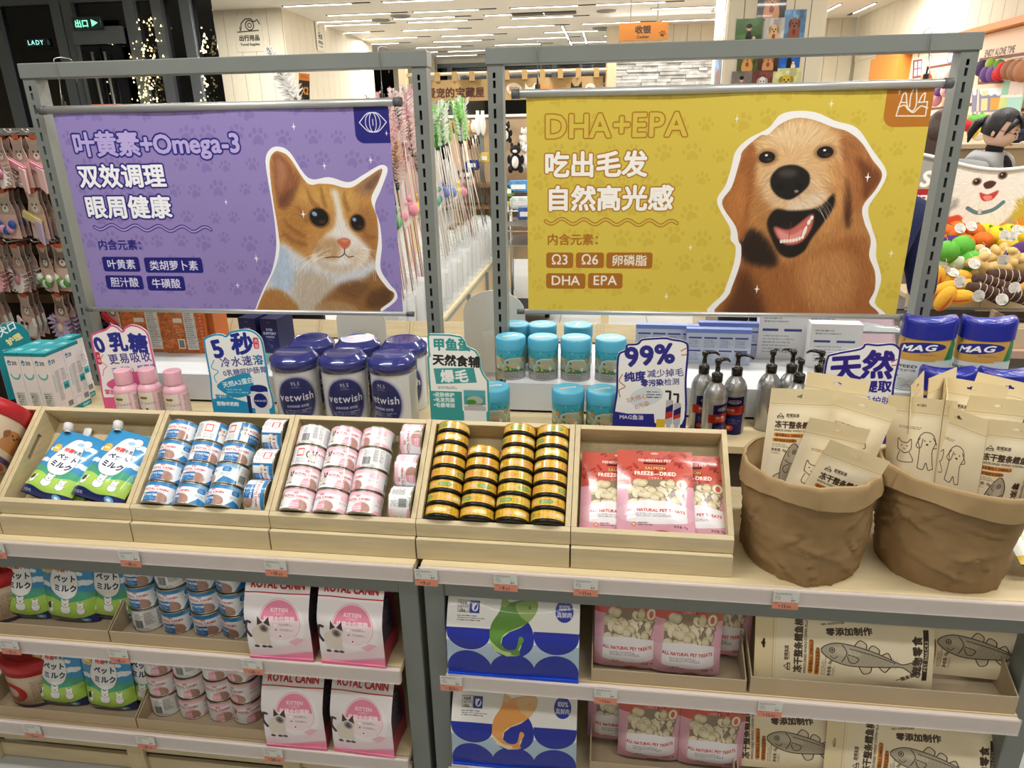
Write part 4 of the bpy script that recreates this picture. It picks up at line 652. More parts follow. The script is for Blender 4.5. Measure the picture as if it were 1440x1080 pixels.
def imat(name, im, rough=.45, bump=0., scale=25., alpha=False, coat=0., metal=0., gain=1.0):
    if name in MT: return MT[name]
    m = mat(name, '#ffffff', rough, metal=metal, coat=coat, bump=bump, scale=scale); nt = m.node_tree; P = nt.nodes['Principled BSDF']
    t = nt.nodes.new('ShaderNodeTexImage'); t.image = im; t.extension = 'EXTEND'; nt.links.new(t.outputs[0], P.inputs['Base Color'])
    if alpha: nt.links.new(t.outputs[1], P.inputs['Alpha'])
    return m
class MB:
    def __init__(s): s.v = []; s.f = []; s.u = []; s.m = []; s.s = []
    def add(s, vs, fs, us=None, mi=0, sm=False, M=None):
        b = len(s.v)
        s.v += [tuple(M @ Vector(v)) for v in vs] if M is not None else [tuple(v) for v in vs]
        for i, f in enumerate(fs):
            s.f.append([b+k for k in f]); s.u.append(us[i] if us else [(0, 0), (1, 0), (1, 1), (0, 1)][:len(f)] if len(f) <= 4 else [(0, 0)]*len(f)); s.m.append(mi); s.s.append(sm)
        return s
    def box(s, x0, y0, z0, x1, y1, z1, mi=0, M=None):
        v = [(x0, y0, z0), (x1, y0, z0), (x1, y1, z0), (x0, y1, z0), (x0, y0, z1), (x1, y0, z1), (x1, y1, z1), (x0, y1, z1)]
        # order: front(-y), right(+x), back(+y), left(-x), top, bottom
        mm = mi if isinstance(mi, (list, tuple)) else [mi]*6
        for f, k in zip([(0, 1, 5, 4), (1, 2, 6, 5), (2, 3, 7, 6), (3, 0, 4, 7), (4, 5, 6, 7), (3, 2, 1, 0)], mm):
            s.add([v[i] for i in f], [(0, 1, 2, 3)], mi=k, M=M)
        return s
    def grid(s, fn, nu, nv, mi=0, uv=(0, 0, 1, 1), sm=True, flip=False, M=None):
        vs = [fn(i/nu, j/nv) for j in range(nv+1) for i in range(nu+1)]; fs = []; us = []; U = lambda i, j: (uv[0]+(uv[2]-uv[0])*i/nu, uv[1]+(uv[3]-uv[1])*j/nv)
        for j in range(nv):
            for i in range(nu):
                a = j*(nu+1)+i; f = [a, a+1, a+nu+2, a+nu+1]; q = [U(i, j), U(i+1, j), U(i+1, j+1), U(i, j+1)]
                if flip: f.reverse(); q.reverse()
                fs.append(f); us.append(q)
        return s.add(vs, fs, us, mi, sm, M)
    def lathe(s, prof, n=28, mi=0, uv=None, M=None, sm=True, sx=1., sy=1., pw=2.):
        """prof [(r,z)] bottom to top; uv=(v0,v1) band by z; superellipse power pw"""
        z0, z1 = prof[0][1], prof[-1][1]; vs = []
        for r, z in prof:
            for i in range(n+1):
                a = 2*PI*(i/n-.5); q, c = math.sin(a), math.cos(a); k = 1. if pw == 2 else (abs(q)**pw+abs(c)**pw)**(-1/pw); vs.append((r*q*k*sx, -r*c*k*sy, z))
        fs = []; us = []
        for j in range(len(prof)-1):
            for i in range(n):
                a = j*(n+1)+i; fs.append([a, a+1, a+n+2, a+n+1]); V = lambda z: (z-z0)/((z1-z0) or 1); us.append([(i/n, V(prof[j][1])), ((i+1)/n, V(prof[j][1])), ((i+1)/n, V(prof[j+1][1])), (i/n, V(prof[j+1][1]))])
        return s.add(vs, fs, us, mi, sm, M)
    def disc(s, r, z, n=28, mi=0, M=None, up=True, sx=1., sy=1., pw=2.):
        P = []
        for i in range(n): a = 2*PI*i/n; q, c = math.sin(a), math.cos(a); k = 1. if pw == 2 else (abs(q)**pw+abs(c)**pw)**(-1/pw); P.append((r*q*k*sx, -r*c*k*sy, z))
        P = P[::1]; u = [(.5+p[0]/(2*r*sx), .5+p[1]/(2*r*sy)) for p in P]
        f = list(range(n)); 
        if not up: f.reverse(); u.reverse()
        return s.add(P, [f], [u], mi, False, M)
    def tube(s, pts, r, n=8, mi=0, M=None, caps=True):
        P = [Vector(p) for p in pts]; rs = r if isinstance(r, (list, tuple)) else [r]*len(P); vs = []; up = None
        for i, p in enumerate(P):
            t = (P[min(i+1, len(P)-1)]-P[max(i-1, 0)]).normalized()
            if up is None: up = t.orthogonal().normalized()
            up = (up-t*up.dot(t)).normalized(); b = t.cross(up)
            vs += [p+(up*math.cos(2*PI*k/n)+b*math.sin(2*PI*k/n))*rs[i] for k in range(n)]
        fs = [[j*n+k, j*n+(k+1) % n, (j+1)*n+(k+1) % n, (j+1)*n+k] for j in range(len(P)-1) for k in range(n)]
        s.add(vs, fs, None, mi, True, M)
        if caps: s.add(vs[:n][::-1], [list(range(n))], [[(0, 0)]*n], mi, False, M); s.add(vs[-n:], [list(range(n))], [[(0, 0)]*n], mi, False, M)
        return s
    def prism(s, poly, y0, y1, mi=0, side=None, M=None, uvf=None):
        """polygon in XZ extruded in Y; front at y0"""
        n = len(poly); uvf = uvf or (lambda x, z: (x, z)); u = [uvf(*p) for p in poly]; ar = sum(poly[i][0]*poly[(i+1) % n][1]-poly[(i+1) % n][0]*poly[i][1] for i in range(n))
        o = list(range(n)) if ar > 0 else list(range(n))[::-1]
        F = [(poly[i][0], y0, poly[i][1]) for i in o]; B = [(poly[i][0], y1, poly[i][1]) for i in o]; uu = [u[i] for i in o]
        s.add(F, [list(range(n))], [uu], mi, False, M); s.add(B, [list(range(n))[::-1]], [uu[::-1]], mi if side is None else side, False, M)
        for i in range(n): j = (i+1) % n; s.add([F[i], B[i], B[j], F[j]], [(0, 3, 2, 1)[::-1]], None, mi if side is None else side, False, M)
        return s
    def sph(s, cx, cy, cz, rx, ry, rz, n=12, m=8, mi=0, M=None, fn=None):
        def f(u, v):
            a = 2*PI*u; b = PI*(v-.5); p = Vector((math.cos(b)*math.sin(a), -math.cos(b)*math.cos(a), math.sin(b))); k = fn(p) if fn else 1
            return (cx+rx*p.x*k, cy+ry*p.y*k, cz+rz*p.z*k)
        return s.grid(f, n, m, mi, M=M)
def part(name, mb, mats, parent=None, label=None, bevel=0., seg=1, M=None, kind=None):
    me = bpy.data.meshes.new(name); me.from_pydata(mb.v, [], mb.f); ms = mats if isinstance(mats, (list, tuple)) else [mats]
    for m in ms: me.materials.append(m)
    uvl = me.uv_layers.new(name='UVMap'); flat = [c for f in mb.u for p in f for c in p]; uvl.data.foreach_set('uv', flat)
    me.polygons.foreach_set('material_index', mb.m); me.polygons.foreach_set('use_smooth', mb.s)
    if len(mb.v) < 60000 and not bevel and any(mb.s):
        bm = bmesh.new(); bm.from_mesh(me); bmesh.ops.remove_doubles(bm, verts=bm.verts, dist=1e-5); bm.to_mesh(me); bm.free()
    if bevel:
        bm = bmesh.new(); bm.from_mesh(me); bmesh.ops.remove_doubles(bm, verts=bm.verts, dist=1e-5)
        es = [e for e in bm.edges if len(e.link_faces) == 2 and e.calc_face_angle(0) > .6]
        bmesh.ops.bevel(bm, geom=es, offset=bevel, segments=seg, affect='EDGES', clamp_overlap=True); bm.to_mesh(me); bm.free()
    me.update(); o = bpy.data.objects.new(name, me); COL.objects.link(o)
    if parent is not None: o.parent = parent
    if label: o['label'] = label
    if kind: o['kind'] = kind
    if M is not None: o.matrix_basis = M
    return o
def tag(o, label, cat, group=None, kind=None):
    if label: o['label'] = label
    if cat: o['category'] = cat
    if group: o['group'] = group
    if kind: o['kind'] = kind
    return o
def thing(name, label, cat, M=None, group=None):
    o = bpy.data.objects.new(name, None); o.empty_display_size = .02; COL.objects.link(o); tag(o, label, cat, group)
    if M is not None: o.matrix_basis = M
    return o
KIDS = {}
def kids(o):
    return [c for c in COL.objects if c.parent == o] if o.name not in KIDS else KIDS[o.name]
def dup(o, label, M, group=None):
    if o.name not in KIDS:
        KIDS[o.name] = kids(o)
        for c in KIDS[o.name]: KIDS[c.name] = kids(c)
    r = o.copy(); COL.objects.link(r); r['label'] = label; r.matrix_basis = M
    if group: r['group'] = group
    for c in KIDS[o.name]:
        d = c.copy(); COL.objects.link(d); d.parent = r
        for g in KIDS[c.name]: h = g.copy(); COL.objects.link(h); h.parent = d
    return r
class Proto:
    """first use moves the original, later uses copy it"""
    def __init__(s, o, group=None): s.o = o; s.used = False; s.g = group
    def __call__(s, label, M, group=None):
        if not s.used: s.used = True; s.o['label'] = label; s.o.matrix_basis = M; (group or s.g) and s.o.__setitem__('group', group or s.g); return s.o
        return dup(s.o, label, M, group or s.g)
def T(x, y, z): return Matrix.Translation((x, y, z))
def Rz(a): return Matrix.Rotation(a, 4, 'Z')
def Rx(a): return Matrix.Rotation(a, 4, 'X')
def Ry(a): return Matrix.Rotation(a, 4, 'Y')
def struct(name, mb, mats, parent=None, **k):
    o = part(name, mb, mats, parent, **k)
    if parent is None: o['kind'] = 'structure'
    return o
ORD = ['first', 'second', 'third', 'fourth', 'fifth', 'sixth', 'seventh', 'eighth', 'ninth', 'tenth', 'eleventh', 'twelfth', 'thirteenth', 'fourteenth', 'fifteenth', 'sixteenth', 'seventeenth', 'eighteenth', 'nineteenth', 'twentieth', 'twenty-first', 'twenty-second']

GREY = mat('grey_painted_steel', '#7f8480', .42, .25, bump=.03, scale=400, var=.03)
BLACK = mat('slot_black', '#070707', .8)
WOOD = mat('pale_birch', '#cdbd98', .5, bump=.05, scale=120, var=.07, vscale=9, stretch=(1, 9, 9))
WOOD2 = mat('pale_birch_grain_up', '#c9b891', .55, bump=.05, scale=120, var=.07, vscale=9, stretch=(9, 1, 9))
LEDGE = mat('maple_laminate', '#d2c199', .45, var=.05, vscale=7, stretch=(1, 8, 8))
CARD = mat('beige_card', '#b9a688', .6, var=.03)
DARK = mat('dark_brown_board', '#3b2f24', .7, var=.1)
RAIL = mat('price_rail_plastic', '#cdbfb2', .3, coat=.4)
SLEEVE = mat('clear_sleeve', '#ffffff', .08, alpha=.05, spec=.6)
CLEAR = mat('clear_plastic_strip', '#f4eeee', .08, alpha=.28, spec=.8)
WHITE = mat('white_plastic', '#d8d8d6', .35)
CHROME = mat('brushed_chrome', '#b9bbba', .28, .9)
ALU = mat('matt_aluminium', '#c2c4c2', .35, .6)
STEELCAN = mat('tin_plate', '#b4b0a0', .25, .9)
# ------------------------------------------------------------ gondola shelving: two units side by side
YF = 2.12; YL = 1.36; ZL = .75; ZD = .88; ZR = .975
UX = [(-1.80, -.42), (-.405, .985)]; FXs = [(-1.752, -.508), (-.336, .927)]
ROW = {0: 'left', 1: 'right'}
for k in (0, 1):
    x0, x1 = UX[k]; f0, f1 = FXs[k]; side = ROW[k]
    g = thing('gondola_unit', ('grey and birch shelving unit under the purple cat banner', 'grey and birch shelving unit under the yellow dog banner')[k], 'shelving', group='double sided shelving units')
    # slotted posts of the banner frame, built as bars around real slots
    for px in (f0, f1-.042):
        m = MB(); w = .042; z0, z1 = ZD+.0, 1.897; m.box(px, YF-.02, z0, px+w*.36, YF+.03, z1); m.box(px+w*.36+.0075, YF-.02, z0, px+w, YF+.03, z1); z = z0; p = .0395
        while z < z1-.03: m.box(px+w*.36, YF-.02, z, px+w*.36+.0075, YF+.03, min(z+p*.36, z1-.03)); z += p
        m.box(px+w*.36, YF-.02, z1-.075, px+w*.36+.0075, YF+.03, z1); m.box(px+w*.36, YF-.008, z0, px+w*.36+.0075, YF-.004, z1-.075, 1)
        part('frame_post', m, [GREY, BLACK], g)
    part('frame_top_bar', MB().box(f0-.004, YF-.025, 1.862, f1+.004, YF+.035, 1.904), GREY, g, bevel=.002)
    # lower uprights
    for px in (x0, x1-.048): part('upright', MB().box(px, 1.365, 0, px+.048, 1.42, .708), GREY, g, bevel=.002)
    part('front_beam', MB().box(x0+.046, 1.372, .652, x1-.046, 1.40, .7085), GREY, g, bevel=.002)
    part('worktop', MB().box(x0, YL-.008, .728, x1, 2.80, ZL), LEDGE, g, bevel=.0015)
    part('top_rail', MB().box(x0, YL-.022, .7105, x1, YL-.0085, .7495), RAIL, g, 'pale price rail along the worktop edge', bevel=.002)
    part('rail_cover', MB().box(x0, YL-.026, .714, x1, YL-.0225, .7545), CLEAR, g, 'clear plastic label cover along the worktop edge')
    m = MB().box(x0+.002, 1.79, ZD-.022, x1-.002, 2.42, ZD); part('raised_deck', m, LEDGE, g, bevel=.001)
    part('deck_front', MB().box(x0+.002, 1.805, ZL, x1-.002, 1.82, ZD-.0225), DARK, g)
    part('back_panel', MB().box(x0+.05, 1.86, .02, x1-.05, 1.875, .727), DARK, g)
    part('rear_upright', MB().box(x0, 2.7, 0, x0+.048, 2.75, .727).box(x1-.048, 2.7, 0, x1, 2.75, .727), GREY, g)
    for z, nm in ((.455, 'middle'), (.165, 'lower')):
        s = part('shelf', MB().box(x0+.05, 1.345, z-.018, x1-.05, 1.858, z), LEDGE, g)
        part('shelf_rail', MB().box(x0+.05, 1.329, z-.042, x1-.05, 1.3445, z-.001), RAIL, s, 'pale price rail of the %s shelf' % nm, bevel=.002)
        part('shelf_rail_cover', MB().box(x0+.052, 1.3245, z-.038, x1-.052, 1.3285, z+.006), CLEAR, s)
    # birch plinth of slats
    for zz in ((.068, .118), (.002, .050)):
        for xa in np.arange(x0+.05, x1-.1, .46): part('plinth_slat', MB().box(xa+.002, 1.36, zz[0], min(xa+.458, x1-.05)-.002, 1.372, zz[1]), WOOD, g, bevel=.001)
    for xa in list(np.arange(x0+.05, x1, .46)): part('plinth_stile', MB().box(xa, 1.348, .002, xa+.05, 1.3595, .121), WOOD2, g, bevel=.001)
# white risers on the deck
RIS = mat('riser_grey_white', '#c3c6c8', .35)
for k, (a, b) in enumerate(((-1.60, -1.0), (-.287, .80))):
    t = thing('display_riser', ('low white metal riser under the orange cartons', 'low white metal riser under the turquoise canisters')[k], 'riser')
    y1 = 2.40
    part('top_plate', MB().box(a, 1.98, ZR-.004, b, y1, ZR), RIS, t); part('front_plate', MB().box(a, 1.98, ZD+.008, b, 1.984, ZR-.0045), RIS, t, bevel=.001)
    for xx in (a, b-.004): part('end_plate', MB().box(xx, 1.9845, ZD, xx+.004, y1, ZR-.0045), RIS, t)
    part('foot_strip', MB().box(a+.004, 1.988, ZD, b-.004, 1.992, ZD+.012), BLACK, t)

# ------------------------------------------------------------ birch display trays on the worktop, tilted
AT = math.radians(39.6); PW = .3598
SX = [-1.8585+PW*i+.0005 for i in range(7)]          # tray boundaries; SX[2] = -1.139 ...
SY0, SZ0 = 1.4352, .7971
SL = Matrix(((1, 0, 0, 0), (0, math.cos(AT), -math.sin(AT), SY0), (0, math.sin(AT), math.cos(AT), SZ0), (0, 0, 0, 1)))   # slope frame: x, up the slope, normal
def S(x, s, n): return SL @ T(x, s, n)
SLi = Matrix(((1, 0, 0, 0), (0, math.cos(AT), -math.sin(AT), SY0), (0, math.sin(AT), math.cos(AT), SZ0), (0, 0, 0, 1)))
def make_tray(label):
    """local x 0..PW; built with tilted box (world YZ baked in) over a wedge base"""
    t = thing('display_tray', label, 'display tray'); w = PW-.0015; th = .012; L = .272; D = .065; b = 1; o = SLi
    M0 = SLi
    def bx(*a): return MB().box(*a, M=M0)
    part('tray_floor', bx(.001, -th, -.0085, w-.001, L-th, -.0005), WOOD2, t)
    X_ = Matrix(((0, -1, 0, 0), (1, 0, 0, 0), (0, 0, 1, 0), (0, 0, 0, 1))); f_ = lambda s_, n_: tuple((M0 @ Vector((0, s_, n_)))[1:])
    part('front_board', MB().prism([f_(-th, D), (f_(-th, D)[0]+.001, .8045), f_(-th, -.008), f_(-.0002, -.0002), f_(-.0002, D)], -w, 0, M=X_), WOOD, t, bevel=.0008)
    part('back_board', bx(th, L-2*th, 0, w-th, L-th, D), WOOD, t, bevel=.001)
    for xx in (0, w-th):
        # side boards with an oblong hand hole near the rim
        m = MB(); h0, h1, c0, c1 = .115, .185, .034, .050; a, e = 0.0, L-th
        m.box(xx, a, 0, xx+th, h0, D, M=M0); m.box(xx, h1, 0, xx+th, e, D, M=M0); m.box(xx, h0, 0, xx+th, h1, c0, M=M0); m.box(xx, h0, c1, xx+th, h1, D, M=M0)
        part('side_board', m, WOOD2, t)
    part('base_front', MB().box(.001, 1.3735, ZL+.0005, w-.001, 1.3855, .8040), WOOD, t, bevel=.001)
    for xx in (.002, w-.014):
        P = [(1.386, ZL+.0005), (1.386, .775), (1.432, .777), (1.628, .941), (1.628, ZL+.0005)]
        part('base_side', MB().prism([(y, z) for y, z in P], -xx-.012, -xx, M=Matrix(((0, -1, 0, 0), (1, 0, 0, 0), (0, 0, 1, 0), (0, 0, 0, 1)))), WOOD2, t)
    return t
tr0 = Proto(make_tray('x'), 'tilted birch display trays')
TN = ['birch display tray holding the red tub at far left', 'birch display tray holding the two milk pouches', 'birch display tray filled with blue and white cans', 'birch display tray filled with pink and white cans', 'birch display tray filled with small yellow tins', 'birch display tray holding the pink freeze-dried pouches']
for i in range(6): tr0(TN[i], T(SX[i], 0, 0))
for i in range(6):   # the trays of the rear side, seen only as their back boards
    M = T(SX[i]+PW+.05, 4.13, 0) @ Rz(PI); tr0('birch display tray on the rear side, %s from the left' % ORD[i], M, 'trays on the rear side')
# ------------------------------------------------------------ cans and tins
def make_can(name, label, im, cat='can'):
    r, h = .0415, .0555; t = thing(name, label, cat)
    part('body', MB().lathe([(r, .003), (r, h-.003)], 32, uv=1), imat(name+'_wrap', im, .28, coat=.3), t)
    m = MB().lathe([(r-.002, 0), (r+.0008, .0008), (r+.0008, .0028), (r, .003)], 32).disc(r-.002, 0.0006, 32, up=False); part('base_rim', m, STEELCAN, t)
    m = MB().lathe([(r, h-.003), (r+.0008, h-.0028), (r+.0008, h-.0006), (r-.001, h), (r-.0022, h-.0022), (r-.008, h-.003)], 32).disc(r-.008, h-.003, 32); part('lid', m, STEELCAN, t)
    return Proto(t)
IMB, IMP = print_can(1), print_can(0)
canB = make_can('starter_can', 'x', IMB); canP = make_can('kitten_can', 'x', IMP)
R2 = Matrix(((0, 0, -1, 0), (1, 0, 0, 0), (0, -1, 0, 0), (0, 0, 0, 1)))       # lying across: z -> -x, x -> up slope, -y -> normal
R2b = Matrix(((0, 0, 1, 0), (-1, 0, 0, 0), (0, -1, 0, 0), (0, 0, 0, 1)))
def u_spin(u): return Rz(-2*PI*(u/260-.5))
def fill(proto, tx, us, col4, kind, rot):
    r = .0415
    for j in range(4):       # row 0 = back row
        for i in range(3):
            s = .0568*(3-j)+.001; x = tx+.0145+r+i*.0838
            lab = '%s can in the birch tray, %s row, %s from the left' % (kind, ('back', 'second', 'third', 'front')[j], ORD[i])
            proto(lab, S(x, s, r) @ Rx(-PI/2) @ u_spin(us[j][i]), kind+' cans in the birch tray')
    for j in range(3):
        s = .042+.0838*(2-j)*1.0+.001; R_ = rot[j]; x = tx+PW-.0155
        lab = '%s can turned crosswise in the birch tray, %s from the back' % (kind, ORD[j])
        if R_ == 1: M = S(x, s, r) @ R2 @ u_spin(col4[j])
        else: M = S(x-.0555, s, r) @ R2b @ u_spin(col4[j])
        proto(lab, M, kind+' cans in the birch tray')
fill(canB, SX[2], [[108, 28, 50], [124, 92, 96], [110, 110, 165], [106, 132, 126]], [46, 46, 100], 'blue and white', [2, 2, 2])
fill(canP, SX[3], [[222, 96, 150], [46, 92, 222], [92, 90, 150], [106, 126, 120]], [136, 150, 228], 'pink and white', [1, 1, 1])
def make_tin(im, nm):
    r, h = .0405, .0305; t = thing('pet_food_tin', 'x', 'tin')
    part('label_band', MB().lathe([(r, .0100), (r, h-.002)], 30), imat(nm, im, .25, coat=.4), t)
    part('black_base', MB().lathe([(r-.004, 0), (r+.0008, .001), (r+.0011, .0055), (r+.0004, .0100), (r, .0100)], 30).disc(r-.004, 0, 30, up=False), mat('black_tin_base', '#16130f', .3, .3), t)
    part('lid', MB().lathe([(r, h-.002), (r+.001, h-.001), (r-.001, h), (r-.004, h-.002)], 30).disc(r-.004, h-.002, 30), mat('gold_lid', '#b08a3a', .3, .8), t)
    return Proto(t, 'small yellow tins in the birch tray')
tinA = make_tin(print_tin(0), 'tin_wrap'); tinB = make_tin(print_tin(1), 'tin_wrap_lime')
for i, n in enumerate((8, 6, 8, 8)):
    for j in range(n):
        M = S(SX[4]+.0125+.0425+i*.0832, .0005+j*.0312, .0425+.0002*j) @ Rx(-PI/2) @ Rz(.3*i+1.1*j)
        (tinB if i == 2 and j in (1, 2, 3) or i == 3 and j == 5 else tinA)('yellow gingham tin with black base in column %s from the left, %s from the front' % (('one', 'two', 'three', 'four')[i], ORD[j]), M)
# ------------------------------------------------------------ pillow pouches
def pouch(name, w, h, t, im, back=None, nu=14, nv=18, seed=0, crease=.0015, rough=.25, alpha=False, top=.12, bend=0., gus=0., backmat=None, base='#ffffff'):
    """standing pouch: x -w/2..w/2, z 0..h, front towards -y; flat seal at the top"""
    R = np.random.RandomState(seed); nz = noise(40, 40, 7, seed); th = thing(name, 'x', 'pouch')
    def prof(u, v):
        a = max(0., 1-abs(2*u-1)**2.6)**.7; vv = (v/(1-top)) if v < 1-top else 1
        b = (max(0., 1-vv)**.55 if v < 1-top else 0)*min(1, (v+.03)/.16)**.6
        return t/2*a*b*1.25
    def f(sg):
        def g(u, v):
            k = nz[min(39, int(v*39)), min(39, int(u*39))]-.5; d = prof(u, v); x = (u-.5)*w*(1-.035*math.sin(PI*min(1, v/(1-top)))*(d > 0)); y = sg*(d+.0006)+crease*k*3*(d/t*2+.15)+bend*(v**2)*h
            return (x, y, v*h)
        return g
    m = imat(name+'_print', im, rough, bump=.25, scale=18, alpha=alpha, coat=.2)
    part('front_panel', MB().grid(f(-1), nu, nv), m, th)
    part('back_panel', MB().grid(f(1), nu, nv, uv=(1, 0, 0, 1), flip=True), imat(name+'_back_print', back, rough, bump=.25, scale=18, alpha=alpha) if back else (backmat or m), th)
    return th
milk = pouch('milk_pouch', .152, .222, .05, print_milk(), seed=2, rough=.2, crease=.003, top=.1)
part('spout', MB().lathe([(.009, 0), (.009, .006), (.013, .007), (.013, .030), (.0105, .033)], 16).disc(.0105, .033, 16), WHITE, milk, 'white screw cap', M=T(-.054, -.004, .212) @ Ry(-.45))
MILK = Proto(milk)
MILK('blue milk pouch with cow picture, left one lying in the tray', S(SX[1]+.094, .010, .034) @ Rx(-PI/2) @ Ry(.24) @ Matrix.Diagonal((1, 1, .84, 1)), 'milk pouches in the birch tray')
MILK('blue milk pouch with cow picture, right one lying in the tray', S(SX[1]+.240, .010, .038) @ Rx(-PI/2) @ Ry(.22) @ Matrix.Diagonal((1, 1, .88, 1)), 'milk pouches in the birch tray')
MILK('blue milk pouch half hidden under the left pouch in the tray', S(SX[1]+.115, .012, .012) @ Rx(-PI/2) @ Ry(.3) @ Matrix.Diagonal((.9, .3, .84, 1)), 'milk pouches in the birch tray')
salm = Proto(pouch('salmon_treat_pouch', .17, .235, .042, print_salmon(), seed=4, rough=.22, crease=.002, top=.16))
for i, (x, n, q, s) in enumerate(((.105, .018, .0, .002), (.275, .018, .0, .003), (.19, .042, 0, .0))):
    salm('pink and red freeze-dried treat pouch, %s in the birch tray' % ('left one', 'right one', 'middle one lying on top')[i], S(SX[5]+x, s, n+.004) @ Rx(-PI/2) @ Ry(q) @ Matrix.Diagonal((1.03, 1, .87, 1)), 'pink treat pouches in the birch tray')
# shelf pouches
for i, (px, py, ry) in enumerate(((32, 875, 0), (92, 882, .02), (143, 890, -.03))):
    v = az(px, py, .462); MILK('blue milk pouch standing on the middle shelf, %s from the left' % ORD[i], T(v.x, 1.42+.02*(i == 2), .462) @ Rx(-.08) @ Ry(ry), 'milk pouches on the middle shelf')
for i, (px, py) in enumerate(((88, 990), (156, 998), (200, 1000))):
    v = az(px, py, .172); MILK('blue milk pouch standing on the lower shelf, %s from the left' % ORD[i], T(v.x, 1.41+.03*(i == 2), .172) @ Rx(-.08), 'milk pouches on the lower shelf')
for i, (px, py, z, y) in enumerate(((880, 925, .47, 1.395), (962, 935, .47, 1.388), (1010, 930, .47, 1.46))):
    v = az(px, py, z); salm('pink treat pouch standing on the middle shelf, %s from the left' % ORD[i], T(v.x, y, z) @ Rx(-.1) @ Matrix.Diagonal((.92, 1, 1.1, 1)), 'pink treat pouches on the middle shelf')
for i, (px, py, y) in enumerate(((868, 1062, 1.45), (912, 1070, 1.40), (998, 1078, 1.395), (1035, 1075, 1.46))):
    v = az(px, py, .18); salm('pink treat pouch standing on the lower shelf, %s from the left' % ORD[i], T(v.x, y, .18) @ Rx(-.08) @ Matrix.Diagonal((.92, 1, 1.05, 1)), 'pink treat pouches on the lower shelf')
# ------------------------------------------------------------ stacked cans on the lower shelves
for kind, proto, pxs, z0, y, hid in (('blue and white', canB, (200, 246, 292, 335), .4585, 1.434, {}), ('pink and white', canP, (231, 273, 316, 352), .1685, 1.434, {})):
    for i, px in enumerate(pxs):
        v = az(px, 897 if z0 > .3 else 1012, z0)*1.013
        for j in range(3):
            u = 110+rnd.choice((-4, 0, 3)) if (i+j*2) % 5 else 218
            if i == 3: u = 128
            if kind[0] == 'p' and i == 3 and j == 0: u = 90
            proto('%s can on the %s shelf, %s stack, %s one' % (kind, 'middle' if z0 > .3 else 'lower', ORD[i], ('bottom', 'centre', 'top')[j]), T(v.x, y+.003*j, z0+.0685*j) @ u_spin(u) @ Matrix.Diagonal((1.03, 1.03, 1.23, 1)), kind+' cans stacked on the lower shelves')
# card bins
def bin_(x0, x1, z, label, y0=1.348, h=.036, d=.36, front=True):
    t = thing('card_bin', label, 'bin'); part('bin_floor', MB().box(x0+.003, y0+.003, z, x1-.003, y0+d, z+.003), CARD, t); part('bin_front', MB().box(x0, y0, z, x1, y0+.003, z+h), CARD, t, bevel=.0006)
    for xx in (x0, x1-.003): part('bin_side', MB().prism([(y0+.0032, z), (y0+.0032, z+h), (y0+d*.45, z+.125), (y0+d, z+.125), (y0+d, z)], -xx-.003, -xx, M=Matrix(((0, -1, 0, 0), (1, 0, 0, 0), (0, 0, 1, 0), (0, 0, 0, 1)))), CARD, t)
bin_(-1.70, -1.252, .4555, 'beige card bin under the milk pouches on the middle shelf'); bin_(-1.248, -.865, .4555, 'beige card bin under the blue cans on the middle shelf')
bin_(-1.70, -1.238, .1655, 'beige card bin under the milk pouches on the lower shelf'); bin_(-1.234, -.862, .1655, 'beige card bin under the pink cans on the lower shelf')
bin_(-.005, .352, .4555, 'beige card bin under the pink pouches on the middle shelf'); bin_(.36, .93, .4555, 'beige card bin under the fish pouches on the middle shelf', h=.048)
bin_(-.003, .352, .1655, 'beige card bin under the pink pouches on the lower shelf'); bin_(.36, .93, .1655, 'beige card bin under the fish pouches on the lower shelf', h=.02)
# ------------------------------------------------------------ kitten food bags (flat bottom)
def make_foodbag(name, w, h, d, im, imside, topc, frontlean=.0):
    t = thing(name, 'x', 'bag'); nz = noise(30, 30, 6, 3)
    def wd(v): return d*(1-max(0, (v-.55)/.45)**1.4)/2
    def fr(u, v): k = nz[int(v*29), int(u*29)]-.5; return ((u-.5)*w, -wd(v)-.004*math.sin(PI*u)*math.sin(PI*min(1, v*1.1))+.004*k*(v > .02), v*h)
    def bk(u, v): return ((u-.5)*w, wd(v)+.003*math.sin(PI*u)*math.sin(PI*v), v*h)
    part('front_panel', MB().grid(fr, 12, 16), imat(name+'_print', im, .3, bump=.25, scale=14, coat=.2), t)
    part('back_panel', MB().grid(bk, 8, 12, flip=True), mat(name+'_back', '#7c4456' if imside else '#1c2c9a', .35), t)
    sm = imat(name+'_side_print', imside, .35) if imside else mat(name+'_gusset', '#1a2a8c', .35)
    for sg in (-1, 1):
        def sd(u, v, sg=sg): return (sg*(w/2-.012*math.sin(PI*u)*(.3+v)), (u-.5)*2*wd(v), v*h)
        part('side_gusset', MB().grid(sd, 6, 12, flip=sg < 0), sm, t)
    part('bottom_flap', MB().box(-w/2, -d/2-.004, 0, w/2, -d/2+.001, .007), mat(name+'_flap', topc, .3), t)
    return t
kb = Proto(make_foodbag('kitten_food_bag', .166, .218, .10, print_kitten_bag(), print_kitten_side(), '#dd7a9c'), 'pink and white kitten food bags')
for (px, py, z, rz, lab) in ((396, 928, .4555, .02, 'left kitten food bag on the middle shelf'), (497, 938, .4555, -.03, 'right kitten food bag on the middle shelf'), (418, 1050, .1655, .02, 'left kitten food bag on the lower shelf'), (514, 1060, .1655, -.05, 'right kitten food bag on the lower shelf')):
    v = az(px, py, z); kb('pink and white '+lab, T(v.x, 1.388, z) @ Rz(rz))
